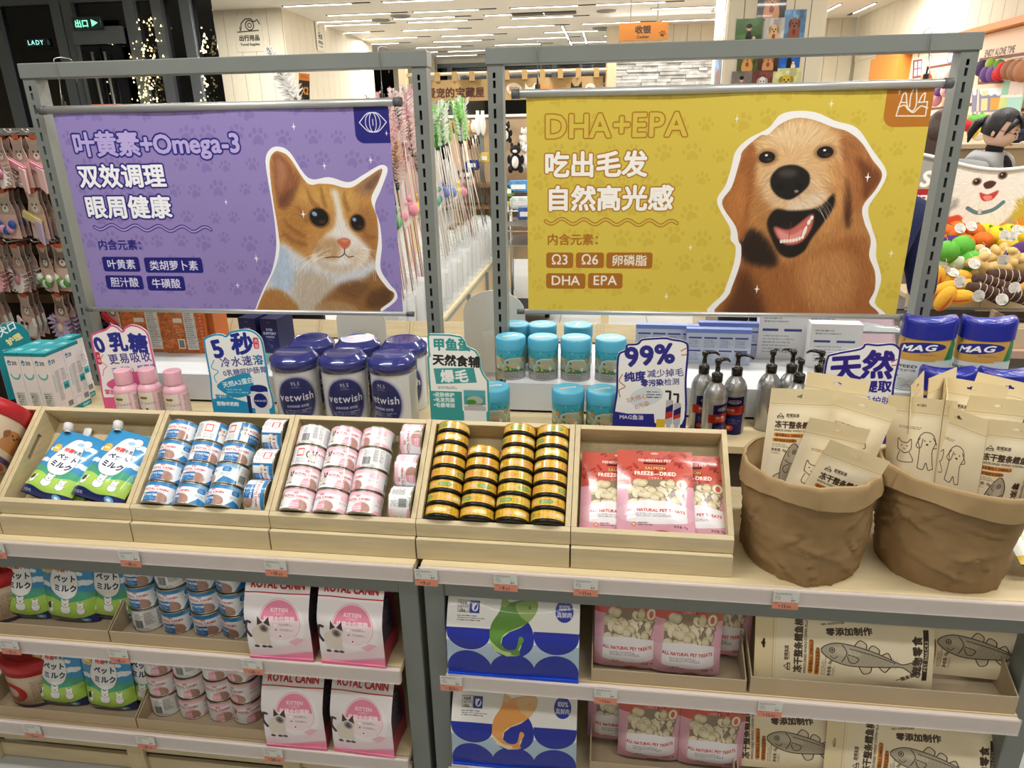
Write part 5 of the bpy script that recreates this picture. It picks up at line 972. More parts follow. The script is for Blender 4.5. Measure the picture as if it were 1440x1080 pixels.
for gname, z, px, lab in (('green', .4555, 722, 'large blue and white bag with a green fish, middle shelf'), ('orange', .1655, 724, 'large blue and white bag with an orange fish, lower shelf')):
    o = make_foodbag('fish_food_bag', .315, .195, .11, print_fishbag(gname == 'green'), None, '#1c48c8'); o['label'] = lab; o['group'] = 'blue and white fish bags'; v = az(px, 945 if z > .3 else 1068, z); o.matrix_basis = T(v.x, 1.392, z) @ Rz(.015)
    for c in kids(o):
        if c.name.startswith('front_panel') and gname == 'orange': c.data.materials[0] = imat('fish_food_bag_orange_print', bpy.data.images['fish_bag_print_orange'], .3, bump=.25, scale=14, coat=.2)
# ------------------------------------------------------------ red tubs
def make_tub(lab, M):
    t = thing('red_lidded_tub', lab, 'tub', M, 'red lidded tubs'); RD = mat('red_plastic_lid', '#b8242a', .35)
    part('body', MB().lathe([(.088, 0), (.092, .004), (.094, .11)], 36).disc(.088, 0, 36, up=False), imat('red_tub_wrap', bpy.data.images.get('red_tub_print') or print_redtub(), .3, coat=.2), t)
    part('lid', MB().lathe([(.094, .1105), (.098, .111), (.099, .145), (.096, .152), (.080, .156), (.078, .153)], 36).disc(.078, .153, 36), RD, t); return t
make_tub('red lidded tub tilted in the leftmost birch tray', S(SX[0]+.245, .085, .088) @ Rx(-PI/2) @ Rz(.5))
make_tub('red lidded tub at the left end of the middle shelf', T(-1.635, 1.46, .4595) @ Rz(.7))
make_tub('red lidded tub with golden puppy label on the lower shelf', T(-1.60, 1.47, .1695) @ Rz(.45))
# ------------------------------------------------------------ price labels in the rails
tags = {}
def ptag(price, px, py, z, Y, lab):
    v = ay(px, py, Y)
    if price not in tags:
        t = thing('price_label', 'x', 'price label'); part('printed_card', MB().box(-.0268, -.0006, -.0434, .0268, 0, 0), imat('price_'+price, print_tag(price), .35), t); part('label_sleeve', MB().box(-.028, -.0016, -.0445, .028, -.0010, .0025), SLEEVE, t); tags[price] = Proto(t, 'orange and white price labels in the shelf rails')
    tags[price](lab, T(v.x, Y-.0005, z))
for price, px, py, z, Y, lab in (('12.67', -6, 775, .7525, 1.331, 'price label at far left end of the worktop rail'), ('18.67', 182, 783, .7525, 1.331, 'price label 18.67 on the worktop rail below the milk tray'), ('19.42', 387, 793, .7525, 1.331, 'price label 19.42 on the worktop rail below the pink can tray'),
    ('9.67', 599, 806, .7525, 1.331, 'price label 9.67 at the left end of the right worktop rail'), ('9.67', 711, 813, .7525, 1.331, 'price label 9.67 below the tin tray on the worktop rail'), ('11.92', 824, 820, .7525, 1.331, 'price label 11.92 below the pink pouch tray on the worktop rail'), ('11.92', 1106, 836, .7525, 1.331, 'price label 11.92 on the worktop rail below the left paper sack'),
    ('12.67', 12, 903, .459, 1.322, 'price label 12.67 on the middle rail below the milk pouches'), ('18.67', 166, 918, .459, 1.322, 'price label 18.67 on the middle rail below the blue cans'), ('28.72', 355, 935, .459, 1.322, 'price label 28.72 on the middle rail below the kitten bags'), ('103.2', 634, 950, .459, 1.322, 'price label 103.2 on the middle rail below the green fish bag'), ('11.92', 852, 968, .459, 1.322, 'price label 11.92 on the middle rail below the pink pouches'), ('11.92', 1084, 988, .459, 1.322, 'price label 11.92 on the middle rail below the fish pouches'),
    ('12.67', 44, 1022, .169, 1.322, 'price label 12.67 on the lower rail below the milk pouches'), ('19.42', 205, 1042, .169, 1.322, 'price label 19.42 on the lower rail below the pink cans'), ('28.72', 384, 1058, .169, 1.322, 'price label 28.72 on the lower rail below the kitten bags'), ('103.2', 645, 1072, .169, 1.322, 'price label 103.2 on the lower rail below the orange fish bag')):
    ptag(price, px, py, z, Y, lab)
# ------------------------------------------------------------ kraft paper sacks and the cream fish pouches
KR = mat('kraft_paper', '#92764f', .75, bump=.35, scale=9, var=.08, vscale=14); KRI = mat('kraft_paper_cuff', '#a48a62', .7, bump=.3, scale=9, var=.06, vscale=14)
def sack(x, y, rb, rt, h, seed, lab, sqz=(0, 0)):
    t = thing('paper_sack', lab, 'paper sack', T(x, y, ZL+.001), 'kraft paper sacks'); nz = noise(60, 90, 9, seed); nz2 = noise(60, 90, 22, seed+5); R = random.Random(seed)
    cr = [(R.uniform(0, 1), R.uniform(.1, .75), R.uniform(-1.4, 1.4), R.uniform(.05, .14), R.uniform(.003, .007)) for _ in range(24)]
    rg = lambda n_, q: (1-np.abs(2*n_-1)**q)
    r1 = rg(noise(60, 91, 6, seed+11, 16), .7); r2 = rg(noise(60, 91, 3, seed+12, 7), .8); r3 = noise(60, 91, 9, seed+13, 26)
    def rad(u, v, base):
        a = 2*PI*(u-.5); j, i = int(v*59), int((u % 1)*89); d = 0
        for (cu, cv, sl, ln, dp) in cr:
            du = ((u-cu+.5) % 1-.5)*6.3; dv = (v-cv)*2; p = du*math.cos(sl)+dv*math.sin(sl); q = -du*math.sin(sl)+dv*math.cos(sl)
            if abs(p) < ln*5: d += dp*(1-abs(p)/(ln*5))*(max(0, 1-abs(q)/.12) if q > 0 else -.7*max(0, 1-abs(q)/.07))
        return base*(1+.014*math.cos(3*a+seed)+.012*math.cos(2*a))+.0075*(r1[j, i]-.5)+.0035*(r2[j, i]-.5)+.012*(r3[j, i]-.5)+d
    def P(u, v):
        r = rad(u, v, rb+(rt-rb)*v**.8); a = 2*PI*(u-.5); z = h*v+(.006*math.sin(a*2+seed)+.010*math.cos(a+.5))*v
        return (r*math.sin(a), -r*math.cos(a), z)
    body = MB().grid(P, 110, 46); bm = MB(); part('body', body.disc(rb*.98, .001, 40, up=False), KR, t)
    def inner(u, v): x, y_, z = P(u, 1-v*.75); k = (1-.004/rt); return (x*k, y_*k, z)
    part('lining', MB().grid(inner, 72, 12), KRI, t)
    # folded cuff with a straight-cut lower edge, slightly flared and kinked
    ch = .040
    def cuff(u, v):
        a = 2*PI*(u-.5); x, y_, z = P(u, .999-.10*(1-v)); drop = ch*(1+.22*abs(math.sin(1.5*a+seed))+.12*math.sin(3*a+1)); k = 1+(.0035+.006*(1-v)+.002*math.sin(7*a)*(1-v))/rt; X, Y, Z = P(u, .999)
        return (x*k, y_*k, Z-drop*(1-v)+.002)
    def roll(u, v): x, y_, z = P(u, .999); k = 1+(.0035-.0075*v)/rt; return (x*k, y_*k, z+.002+.0012*math.sin(PI*v))
    part('folded_cuff', MB().grid(cuff, 84, 5).grid(roll, 84, 3), KRI, t, 'folded-over paper cuff at the rim')
    return t
IC, ICB = print_cream(True), print_cream(False)
sack(.470, 1.492, .128, .143, .232, 1, 'left brown kraft paper sack full of cream pouches beside the pink pouch tray')
sack(.772, 1.497, .130, .150, .236, 4, 'right brown kraft paper sack full of cream pouches')
cream = pouch('codfish_treat_pouch', .15, .33, .035, IC, ICB, nu=14, nv=26, seed=9, crease=.0035, rough=.5, alpha=True, top=.13); CR_ = Proto(cream)
SKC = {0: (.470, 1.492), 1: (.772, 1.497)}
def cp(lab, k, dx, dy, z0, spin, lx, ly, sc=1.):
    """pouch standing in sack k: foot offset dx,dy; top leaning lx (right) and ly (back) metres over its height"""
    c = SKC[k]; M = T(c[0]+dx, c[1]+dy, ZL+z0+(.04 if 'cat drawing' in lab else .028)) @ Rx(-math.atan2(ly, .33)) @ Ry(math.atan2(lx, .33)) @ Rz(spin) @ Matrix.Diagonal((.88*sc, 1, sc, 1))
    return CR_(lab, M, ('cream pouches in the left paper sack', 'cream pouches in the right paper sack')[k])
cp('tall cream fish pouch at the left of the left sack', 0, -.045, -.005, .045, .06, .01, .02)
cp('cream pouch at the back of the left sack, only its top showing', 0, .03, .055, .055, -.25, .03, .03)
cp('cream pouch with its back print in the middle of the left sack', 0, .03, .02, .03, PI-.25, .075, .01)
cp('cream pouch with a cat drawing, tilted right in the left sack', 0, -.03, -.03, -.02, PI+.05, .07, .0)
cp('cream fish pouch leaning far right at the front of the left sack', 0, -.032, -.050, -.045, -.05, .115, -.01)
cp('cream pouch upright behind the middle of the left sack', 0, .05, .06, .02, .4, .02, .03)
cp('cream fish pouch facing front at the right of the right sack', 1, .045, -.055, .01, .0, .03, .0)
cp('cream pouch with a dog drawing at the left of the right sack', 1, -.055, .0, .03, PI-.55, -.03, .02)
cp('cream pouch with a cat drawing seen edge on in the right sack', 1, -.01, -.03, .01, PI-1.1, -.02, .0)
cp('cream pouch turned sideways at the centre of the right sack', 1, -.02, .03, .05, 1.2, -.01, .02)
cp('cream pouch with one top corner pointing up in the right sack', 1, .0, .06, .065, .75, -.02, .03)
cp('cream pouch behind the centre of the right sack, slightly folded', 1, .03, .05, .05, -.6, .01, .03)
cp('cream pouch at the back right of the right sack', 1, .06, .05, .06, -.35, .06, .03)
cp('cream pouch leaning left at the back of the right sack', 1, -.045, .06, .055, 1.0, -.03, .02)
cp('cream pouch slanted behind the front pouch of the right sack', 1, .03, .0, .035, .15, .04, .02)
# cream pouches lying sideways on the shelves
for lab, px, py, z, y, q in (('long cream fish pouch lying sideways on the middle shelf, left one', 1190, 925, .47, 1.405, .0), ('long cream fish pouch lying sideways on the middle shelf, right one behind', 1350, 935, .468, 1.455, .03), ('long cream fish pouch lying sideways on the lower shelf, left one', 1110, 1050, .18, 1.425, -.02), ('long cream fish pouch lying sideways on the lower shelf, right one', 1290, 1062, .175, 1.395, .05)):
    v = ay(px, py, y-.02); M = T(v.x+.19, y, z+.085) @ Rx(-.32) @ Ry(-PI/2+q) @ Matrix.Diagonal((1.12, 1, 1.18, 1))
    CR_(lab, M, 'cream fish pouches lying on the shelves')
# ------------------------------------------------------------ the two hanging banners
def make_banner(R4, im, lab, nm):
    x0, x1, z1, z0 = R4; t = thing('hanging_banner', lab, 'banner', group='hanging poster banners')
    part('poster', MB().grid(lambda u, v: (x0+(x1-x0)*u, YB+.004*math.sin(u*5+1)*math.sin(PI*v)-.002*math.sin(u*13), z0+(z1-z0)*v), 24, 10), imat(nm, im, .5, bump=.03, scale=200), t)
    # white back of the vinyl
    part('poster_back', MB().grid(lambda u, v: (x0+(x1-x0)*u, YB+.0016+.004*math.sin(u*5+1)*math.sin(PI*v)-.002*math.sin(u*13), z0+(z1-z0)*v), 24, 6, flip=True), WHITE, t)
    RC = mat('grey_rod_cap', '#56585a', .5)
    for z, r, nm2 in ((z1+.008, .0115, 'top_rod'), (z0-.006, .0075, 'bottom_rod')):
        ex = .022 if nm2 == 'top_rod' else .016
        rod = part(nm2, MB().tube([(x0-ex, YB, z), (x1+ex, YB, z)], r, 16), ALU, t, 'silver rod')
        for xa, xb in ((x0-ex-.018, x0-ex+.004), (x1+ex-.004, x1+ex+.018)): part('rod_cap', MB().tube([(xa, YB, z), (xb, YB, z)], r*1.12, 14), RC, rod, 'dark grey rod cap')
    for xx in (x0+.03, x1-.02):
        zb = 1.904; c = z1+.02; W_ = mat('galvanised_wire', '#9c9c96', .35, .8)
        hk = [(xx, YF-.03, zb-.05), (xx-.003, YF-.032, zb), (xx, YF-.02, zb+.012), (xx+.004, YF+.01, zb+.014), (xx+.004, YF+.038, zb+.006), (xx+.002, YF+.042, zb-.05)]
        part('wire_hook', MB().tube(smooth(hk, 5), .0013, 6).tube([(xx, YF-.03, zb-.05), (xx+.004, YB+.006, c+.012), (xx, YB+.012, c-.01)], .0011, 6), W_, t, 'thin wire hook over the frame')
        part('clip', MB().box(xx-.007, YB+.012, c-.045, xx+.007, YB+.02, c+.012).tube([(xx, YB+.016, c+.012), (xx, YB+.016, c+.03)], .003, 6), mat('clip_steel', '#4e4a46', .35, .7), t, 'small metal clip', bevel=.002)
    return t
make_banner(BL, print_cat(), 'purple poster banner with a ginger kitten and Chinese lettering', 'banner_cat')
make_banner(BR, print_dog(), 'yellow poster banner with a golden retriever and DHA+EPA lettering', 'banner_dog')
# ------------------------------------------------------------ standee signs behind the trays
def sign(k, px0, px1, pytop, Y, lab, rz=0.):
    a, b = ay(px0, pytop, Y), ay(px1, pytop, Y); w = b.x-a.x; s = w/100; x0 = (a.x+b.x)/2; ztop = max(a.z, b.z); zb = ZD+.0005
    P = smooth(SIGN_OUT[k], 4, True) if k != 'mint' else list(SIGN_OUT[k]); H = (ztop-zb)/s
    pts = [((x-50)*s, ztop-y*s-zb) for x, y in P if y < 128]; # keep the shaped head, run the sides straight down to the deck
    top = [p for p in pts]
    i = max(range(len(P)), key=lambda q: 0)
    L_ = [p for p in top]
    # order: outline starts on the left side going up and over to the right
    right = max(p[0] for p in L_); left = min(p[0] for p in L_)
    body = [p for p in L_ if p[1] > 0.04*w]
    poly = body+[(right, 0), (left, 0)] if body[0][0] < 0 else body
    # sort so the polygon is simple: split by angle around the centroid
    cx, cz = 0, (ztop-zb)*.35; poly = sorted(set(poly), key=lambda p: math.atan2(p[1]-cz, p[0]-cx))
    t = thing('sign_standee', lab, 'sign', T(x0, Y, zb) @ Rz(rz), 'cut-out sign boards on the deck')
    uvf = lambda x, z: (x/s/100+.5, 1-((ztop-zb-z)/s)/130)
    part('board', MB().prism(poly, 0, .004, 0, side=1, uvf=uvf), [imat('sign_'+k, print_sign(k), .4), mat('foam_board_edge', '#d8dcdc', .5)], t)
    part('foot', MB().prism([(-.03, 0), (.03, 0), (0, .06)], .0045, .0065, M=T(0, 0, 0) ).box(-.02, .0045, 0, .02, .05, .002), mat('foam_board_edge', '#d8dcdc', .5), t)
    return t
sign('pink', 121, 208, 455, 1.90, 'pink edged sign board reading 0 lactose behind the pink bottles')
sign('blue', 281, 369, 462, 1.815, 'blue edged sign board reading 5 seconds beside the navy lidded tubs')
sign('mint', 597, 686, 470, 1.815, 'mint green sign board between navy lidded tubs and turquoise canisters')
sign('navy', 867, 972, 474, 1.815, 'navy edged sign board reading 99% beside the pump bottles')
sign('violet', 1163, 1272, 482, 1.84, 'violet edged sign board behind the paper sacks')
sign('teal', -12, 30, 452, 1.98, 'teal sign board behind the teal cartons at far left', .9)
for lab, px, py in (('small white price card in front of the pink bottles', 158, 572), ('small white price card beside the navy lidded tubs', 378, 578), ('small white price card in front of the mint sign', 706, 590), ('small white price card in front of the navy sign', 940, 596), ('small white price card at the left end of the deck', 8, 566)):
    v = ay(px, py, 1.80); t = thing('price_card_holder', lab, 'price card', T(v.x, 1.798, ZD+.0005), 'price cards on the deck')
    if 'pcm' not in MT: c_ = Cv(60, 34, '#e4dccb', 2); c_.fine(4, 5, 50, 9, 3, '#5a4a40'); c_.fine(4, 14, 40, 30, 4, '#8a7a6a'); MT['pcm'] = 1; imat('price_card_face', c_.img('price_card_print'), .3)
    part('card', MB().box(-.03, 0, .001, .03, .001, .034), MT['price_card_face'], t); part('holder', MB().box(-.032, .0012, 0, .032, .0022, .037).box(-.032, -.012, 0, .032, .0011, .0009), CLEAR, t)
# ------------------------------------------------------------ milk powder tubs with navy lids
NV = mat('navy_gloss_lid', '#101f72', .16, coat=.6)
t = thing('powder_tub', 'x', 'tub'); r = .0665
part('body', MB().lathe([(r*.95, 0), (r*.97, .004), (r, .172)], 40).disc(r*.95, 0, 40, up=False), imat('powder_tub_wrap', print_vetwish(), .25, coat=.4), t)
part('lid', MB().lathe([(r, .1715), (r+.0035, .172), (r+.0045, .198), (r+.002, .203), (r-.004, .207), (r-.012, .2175), (r-.016, .219), (r-.019, .217)], 40).disc(r-.019, .217, 40), NV, t)
part('shrink_film', MB().lathe([(r+.0015, .002), (r+.0055, .17), (r+.0065, .2), (r-.003, .212), (r-.014, .2225), (r-.03, .2235)], 24), mat('shrink_film', '#ffffff', .05, alpha=.02, spec=1.0, bump=.8, scale=40), t, 'glossy clear shrink film')
TUB = Proto(t, 'navy lidded powder tubs')
for i, (x, rz) in enumerate(((-.895, .34), (-.745, .30), (-.598, -.30))): TUB('white tub with navy lid, front row, %s from the left' % ORD[i], T(x, 1.868, ZD) @ Rz(rz))
for i, x in enumerate((-.898, -.748, -.603)): TUB('white tub with navy lid, back row, %s from the left' % ORD[i], T(x, 2.008, ZD) @ Rz(.2))
# ------------------------------------------------------------ turquoise canisters
TQ = mat('turquoise_lid', '#4a9fbc', .35)
t = thing('turquoise_canister', 'x', 'canister'); r = .0455
part('body', MB().lathe([(r, 0), (r, .092)], 36).disc(r, 0, 36, up=False), imat('canister_wrap', print_turtle(), .35), t)
part('lid', MB().lathe([(r+.001, .0925), (r+.001, .124), (r-.003, .128)], 36).disc(r-.003, .128, 36, mi=1), [TQ, imat('canister_lid_face', print_turtle_lid(), .4)], t)
CAN = Proto(t, 'turquoise canisters')
def can_at(lab, px, Y, z, rz=0): v = ay(px, 540, Y); CAN(lab, T(v.x, Y, z) @ Rz(rz))
for i, px in enumerate((719, 764, 809, 857)): can_at('turquoise canister on the riser, front row, %s from the left' % ORD[i], px, 2.048, ZR, .35-.1*i)
for i, px in enumerate((722, 763, 812)): can_at('turquoise canister on the riser, back row, %s from the left' % ORD[i], px+(4 if i == 0 else 0), 2.195, ZR, 1.2 if i == 2 else .2)
for i, px in enumerate((694, 799, 848)): can_at('turquoise canister standing on the deck, %s from the left' % ORD[i], px, 1.862, ZD, .25)
# ------------------------------------------------------------ pump bottles
BK = mat('black_pump', '#15130f', .22, coat=.4); AL = imat('pump_bottle_wrap', print_pump(), .3, metal=.75)
t = thing('pump_bottle', 'x', 'bottle'); r = .032
part('body', MB().lathe([(r-.002, 0), (r, .003), (r, .125)], 32).disc(r-.002, 0, 32, up=False).lathe([(r, .125), (r-.002, .138), (r-.009, .153), (r-.017, .163), (.0135, .168)], 32, mi=1), [AL, mat('brushed_bottle_metal', '#a6a6a6', .3, .85)], t)
p_ = part('pump', MB().lathe([(.0145, .168), (.015, .169), (.015, .189), (.013, .191), (.0065, .192), (.0065, .218), (.009, .219), (.009, .229), (.007, .231)], 18).disc(.007, .231, 18), BK, t, 'black pump cap')
part('nozzle', MB().tube([(0, 0, .226), (.018, 0, .2275), (.032, 0, .225), (.040, 0, .218)], [.0062, .005, .004, .0032], 8), BK, p_)
PUMP = Proto(t, 'silver pump bottles')
for lab, px, Y, rz, noz in (('silver pump bottle at the front of the left trio', 1005, 1.838, .55, 0), ('silver pump bottle at the back left of the left trio', 986, 1.905, .2, 0), ('silver pump bottle at the right of the left trio', 1032, 1.895, -.3, 0), ('silver pump bottle beside the left sack pouch tops', 1079, 1.925, 1.0, 0), ('silver pump bottle behind the left sack, second from left', 1107, 1.93, 2.2, 0), ('silver pump bottle behind the left sack, front middle', 1119, 1.85, 1.6, 0), ('silver pump bottle behind the left sack, back right', 1146, 1.93, 2.6, 0), ('silver pump bottle behind the left sack, front right', 1153, 1.855, 2.0, 0)):
    v = ay(px, 570, Y); PUMP(lab, T(v.x, Y, ZD) @ Rz(rz+(PI-.5 if px < 1010 else -.5)*0))
# ------------------------------------------------------------ supplement bottles with blue flip caps
t = thing('supplement_bottle', 'x', 'bottle'); BLU = mat('royal_blue_cap', '#1c2690', .3, coat=.2)
part('body', MB().lathe([(.060, 0), (.064, .004), (.066, .06), (.0655, .135), (.063, .150)], 40, sy=.5, pw=3.2).disc(.060, 0, 40, up=False, sy=.5, pw=3.2), imat('supplement_wrap', print_mag(), .35, coat=.2), t)
def capf(z, r, k): return (r, z)
m = MB()
def capg(u, v):
    a = 2*PI*(u-.5); q, c = math.sin(a), math.cos(a); k = (abs(q)**3.2+abs(c)**3.2)**(-1/3.2); rr = .0665 if v < .8 else .0665-.006*((v-.8)/.2)**2
    z = .146+.052*v; side = abs(q*k)
    if v > .5: z += .010*(side**3)*(v-.5)*2-.004*(1-side)*(v-.5)*2
    if v < .1: z += .006*(side**2)-.002
    return (rr*q*k, -rr*c*k*.5*(1 if v < .8 else 1-.10*((v-.8)/.2)), z)
m.grid(capg, 48, 10)
def capt(u, v):
    x0_, y0_, z0_ = capg(u, 1); k = 1-v; z = z0_-(.006*math.sin(PI*min(1, v*1.2)))*(abs(x0_)/.06 < 2); return (x0_*k, y0_*k, z*(k)+(.190)*(1-k))
m.grid(capt, 48, 5); part('cap', m, BLU, t)
part('flip_lid', MB().sph(0, -.014, .192, .040, .020, .006, 20, 8).sph(0, -.018, .1955, .018, .012, .004, 16, 6), mat('flip_lid_blue', '#3346a8', .25, coat=.3), t)
SB_ = Proto(t, 'blue capped supplement bottles')
for lab, px, Y, z in (('blue capped supplement bottle on the riser, left one', 1299, 1.985, .992), ('blue capped supplement bottle on the riser, right one', 1380, 1.985, .992), ('blue capped supplement bottle on the deck, left one', 1326, 1.88, ZD), ('blue capped supplement bottle on the deck, right one', 1408, 1.88, ZD)):
    v = ay(px, 500 if z > .9 else 560, Y); SB_(lab, T(v.x, Y, z) @ Rz(-.06) @ Matrix.Diagonal((1.02, 1.0, 1.02, 1)))
part('platform_top', MB().box(.76, 1.945, ZD, 1.06, 2.10, .9915), RIS, tag(thing('display_riser', None, None), 'low white metal riser under the blue capped bottles', 'riser'), bevel=.001)
# ------------------------------------------------------------ cartons
def carton(nm, w, d, h, mats, lab, M, cat='carton', grp=None, lid=None):
    """mats: front, right, back, left, top, bottom material indices in list"""
    t = thing(nm, lab, cat, M, grp); part('box', MB().box(-w/2, -d/2, 0, w/2, d/2, h, mats[1]), mats[0], t)
    if lid: part('tuck_flap', MB().box(-w/2+.002, -d/2-.0006, h-.010, w/2-.002, -d/2-.0001, h-.0005), lid, t)
    return t
tl = [imat('teal_box_face', print_teal(), .35), imat('teal_box_side_face', print_teal(True), .35), imat('teal_box_top_face', print_teal_top(), .35)]
TB = Proto(carton('teal_topped_carton', .0445, .069, .212, (tl, [0, 1, 0, 1, 2, 2]), 'x', None, lid=mat('teal_card', '#12868e', .4)), 'teal topped cartons')
for i in range(3):
    for j in range(2): TB('white carton with teal top, %s column, %s row' % (ORD[i], ('front', 'second')[j]), T(-1.758+.0458*i, 1.838+.0705*j, ZD) @ Rz(0))
TB('white carton with teal top, single one at the back', T(-1.705, 1.980, ZD))
br = [imat('kraft_carton_face', print_brown(), .45), mat('kraft_carton_side', '#b4602a', .5, var=.1)]
for i, px in enumerate((212, 264)):
    v = ay(px, 470, 2.23); carton('printed_kraft_carton', .15 if i else .17, .07, .215, (br, [0, 1, 1, 1, 1, 1]), ('orange brown carton behind the pink sign', 'orange brown carton between the pink and blue signs')[i], T(v.x+.01, 2.23, ZR+.0005) @ Rz(.06), grp='orange brown printed cartons')
v = ay(304, 470, 2.27); carton('printed_kraft_carton', .05, .09, .21, (br, [1, 1, 1, 1, 1, 1]), 'narrow orange carton end on, behind the blue sign', T(v.x, 2.27, ZR+.0005), grp='orange brown printed cartons')
ey = [imat('eye_box_face', print_eyes(), .35), mat('eye_box_navy', '#161b48', .4)]
EB = Proto(carton('eye_supplement_carton', .062, .06, .115, (ey, [0, 1, 1, 1, 1, 1]), 'x', None, lid=mat('eye_box_navy', '#161b48')), 'navy eye supplement cartons')
for i, (px, Y) in enumerate(((361, 2.13), (391, 2.125), (372, 2.20), (400, 2.20))): v = ay(px-4, 470, Y); EB('navy carton with white lettering, %s of the cluster beside the blue sign' % ('front left', 'front right', 'back left', 'back right')[i], T(v.x, Y, ZR+.0405) @ Rz(-.12))
v = ay(378, 490, 2.16); carton('pale_green_carton', .16, .13, .038, ([mat('pale_green_card', '#7fa8a0', .5)], [0]*6), 'flat pale green carton under the navy cartons', T(v.x, 2.165, ZR+.0005) @ Rz(-.12))
part('platform_top', MB().box(-.995, 2.085, ZD, -.80, 2.40, ZR), RIS, tag(thing('display_riser', None, None), 'low white metal riser behind the navy lidded tubs', 'riser'), bevel=.001)
bg_ = [imat('slim_carton_face', print_bluegrey(), .4), mat('slim_carton_top', '#6a80c0', .45)]
for i, (px, py, Y) in enumerate(((936, 500, 2.26), (1008, 500, 2.22), (1022, 505, 2.30), (1098, 520, 2.28))):
    v = ay(px, py, Y)
    if i < 3: carton('slim_blue_grey_carton', .20, .028, .115, (bg_, [0, 1, 0, 1, 1, 0]), 'slim blue grey carton behind the pump bottles, %s from the left' % ORD[i], T(v.x, Y, ZR+.0005) @ Rz(-.03), grp='slim blue grey cartons')
wb = [imat('white_carton_face', print_whitebox(), .4), mat('white_carton_plain', '#dcdcde', .45)]
for i, (px, Y, h) in enumerate(((1096, 2.30, .16), (1160, 2.34, .16), (1170, 2.22, .14))):
    v = ay(px, 490, Y); carton('white_medicine_carton', .15, .05, h, (wb, [0, 1, 0, 1, 1, 1]), 'white carton with small blue print behind the pump bottles, %s from the left' % ORD[i], T(v.x, Y, ZR+.0005 if i < 2 else ZR+.0005) @ Rz(-.04), grp='white printed cartons')
for i in range(6):
    v = ay(565+(i % 3)*27, 470+(i//3)*12, 2.30-.09*(i//3)); WBm = [imat('white_flat_carton_face', print_whitebox(), .4), mat('white_carton_plain', '#dcdcde', .45)]
    carton('flat_white_carton', .066, .08, .112, (WBm, [1, 1, 1, 1, 0, 1]), 'white carton behind the navy tubs, %s row, %s from the left' % (('back', 'front')[i//3], ORD[i % 3]), T(v.x, 2.345-.085*(i//3), ZD), grp='white cartons behind the tubs')
# white arched plastic boards seen from the back
for nm, (pxa, pxb, pt), Y in (('white arched display board between the two banner frames', (650, 738, 408), 2.30), ('white arched display board behind the navy lidded tubs', (470, 540, 425), 2.36)):
    a, b = ay(pxa, pt, Y), ay(pxb, pt, Y); w = (b.x-a.x)/2; cx = (a.x+b.x)/2; h = a.z-ZD
    P = [(-w, 0), (w, 0), (w, h-w*.75)]+[(w*math.cos(q), h-w*.75+w*.75*math.sin(q)) for q in np.linspace(.15, PI-.15, 14)]+[(-w, h-w*.75)]
    t = thing('arched_board', nm, 'display board', T(cx, Y, ZD+.0005), 'white arched display boards'); part('board', MB().prism(P, 0, .004), mat('matt_white_acrylic', '#cfccc4', .45), t, bevel=.0008)
    part('pocket', MB().box(-w*.35, -.012, .02, w*.55, -.0105, h*.55).box(-w*.35, -.0105, .02, -w*.35+.002, -.0002, h*.55).box(w*.55-.002, -.0105, .02, w*.55, -.0002, h*.55), mat('pocket_acrylic', '#f2efe6', .15, alpha=.35), t)
    part('easel_foot', MB().box(-w*.5, -.04, 0, w*.6, -.0002, .003), mat('matt_white_acrylic', '#cfccc4', .45), t)
# clear crumpled bags at the rear near the pump bottles
for i, (px, Y) in enumerate(((1160, 2.50), (1225, 2.46))):
    v = ay(px, 462, Y); t = thing('grey_film_pouch', 'grey translucent pouch lying on the rear shelf, %s one' % ('left', 'right')[i], 'pouch', T(v.x, Y, 1.02)); nz = noise(20, 20, 4, 3+i)
    part('film', MB().grid(lambda u, w_: ((u-.5)*.2, (w_-.5)*.09, .012+.02*math.sin(PI*u)*math.sin(PI*w_)+.012*(nz[int(w_*19), int(u*19)]-.5)), 12, 8), mat('grey_film', '#98a0a2', .25, alpha=.85, coat=.3), t)
    part('seam', MB().box(-.1, -.047, .008, .1, -.043, .014), mat('grey_film_seam', '#7c8486', .4), t)
# ------------------------------------------------------------ pink supplement bottles
PK = mat('pink_plastic', '#e3aebb', .3, coat=.2)
t = thing('pink_supplement_bottle', 'x', 'bottle'); r = .035
part('body', MB().disc(r-.004, 0, 30, up=False).lathe([(r-.004, 0), (r, .004), (r-.0003, .016), (r-.0003, .092), (r, .096), (r-.004, .106), (r-.012, .113), (.0215, .116)], 30), PK, t)
part('label', MB().lathe([(r+.0003, .016), (r+.0003, .092)], 30), imat('pink_bottle_wrap', print_pinkbottle(), .35), t)
m = MB(); n = 40; rib = lambda z, k: [((.0245+(.0006 if i % 2 else 0)*k)*math.sin(2*PI*i/n), -(.0245+(.0006 if i % 2 else 0)*k)*math.cos(2*PI*i/n), z) for i in range(n)]
for za, zb in ((.116, .155),): A_, B_2 = rib(za, 1), rib(zb, 1); m.add(A_+B_2, [[i, (i+1) % n, n+(i+1) % n, n+i] for i in range(n)], sm=True)
m.lathe([(.0245, .155), (.0225, .158)], 40).disc(.0225, .158, 40); part('ribbed_cap', m, PK, t)
PB_ = Proto(t, 'pink capped bottles')
for i, (px, Y) in enumerate(((180, 1.832), (214, 1.85), (249, 1.84))): v = ay(px, 560, Y); PB_('pink bottle with cream label in front of the pink sign, %s from the left' % ORD[i], T(v.x, Y+.0, ZD) @ Rz(-.25))
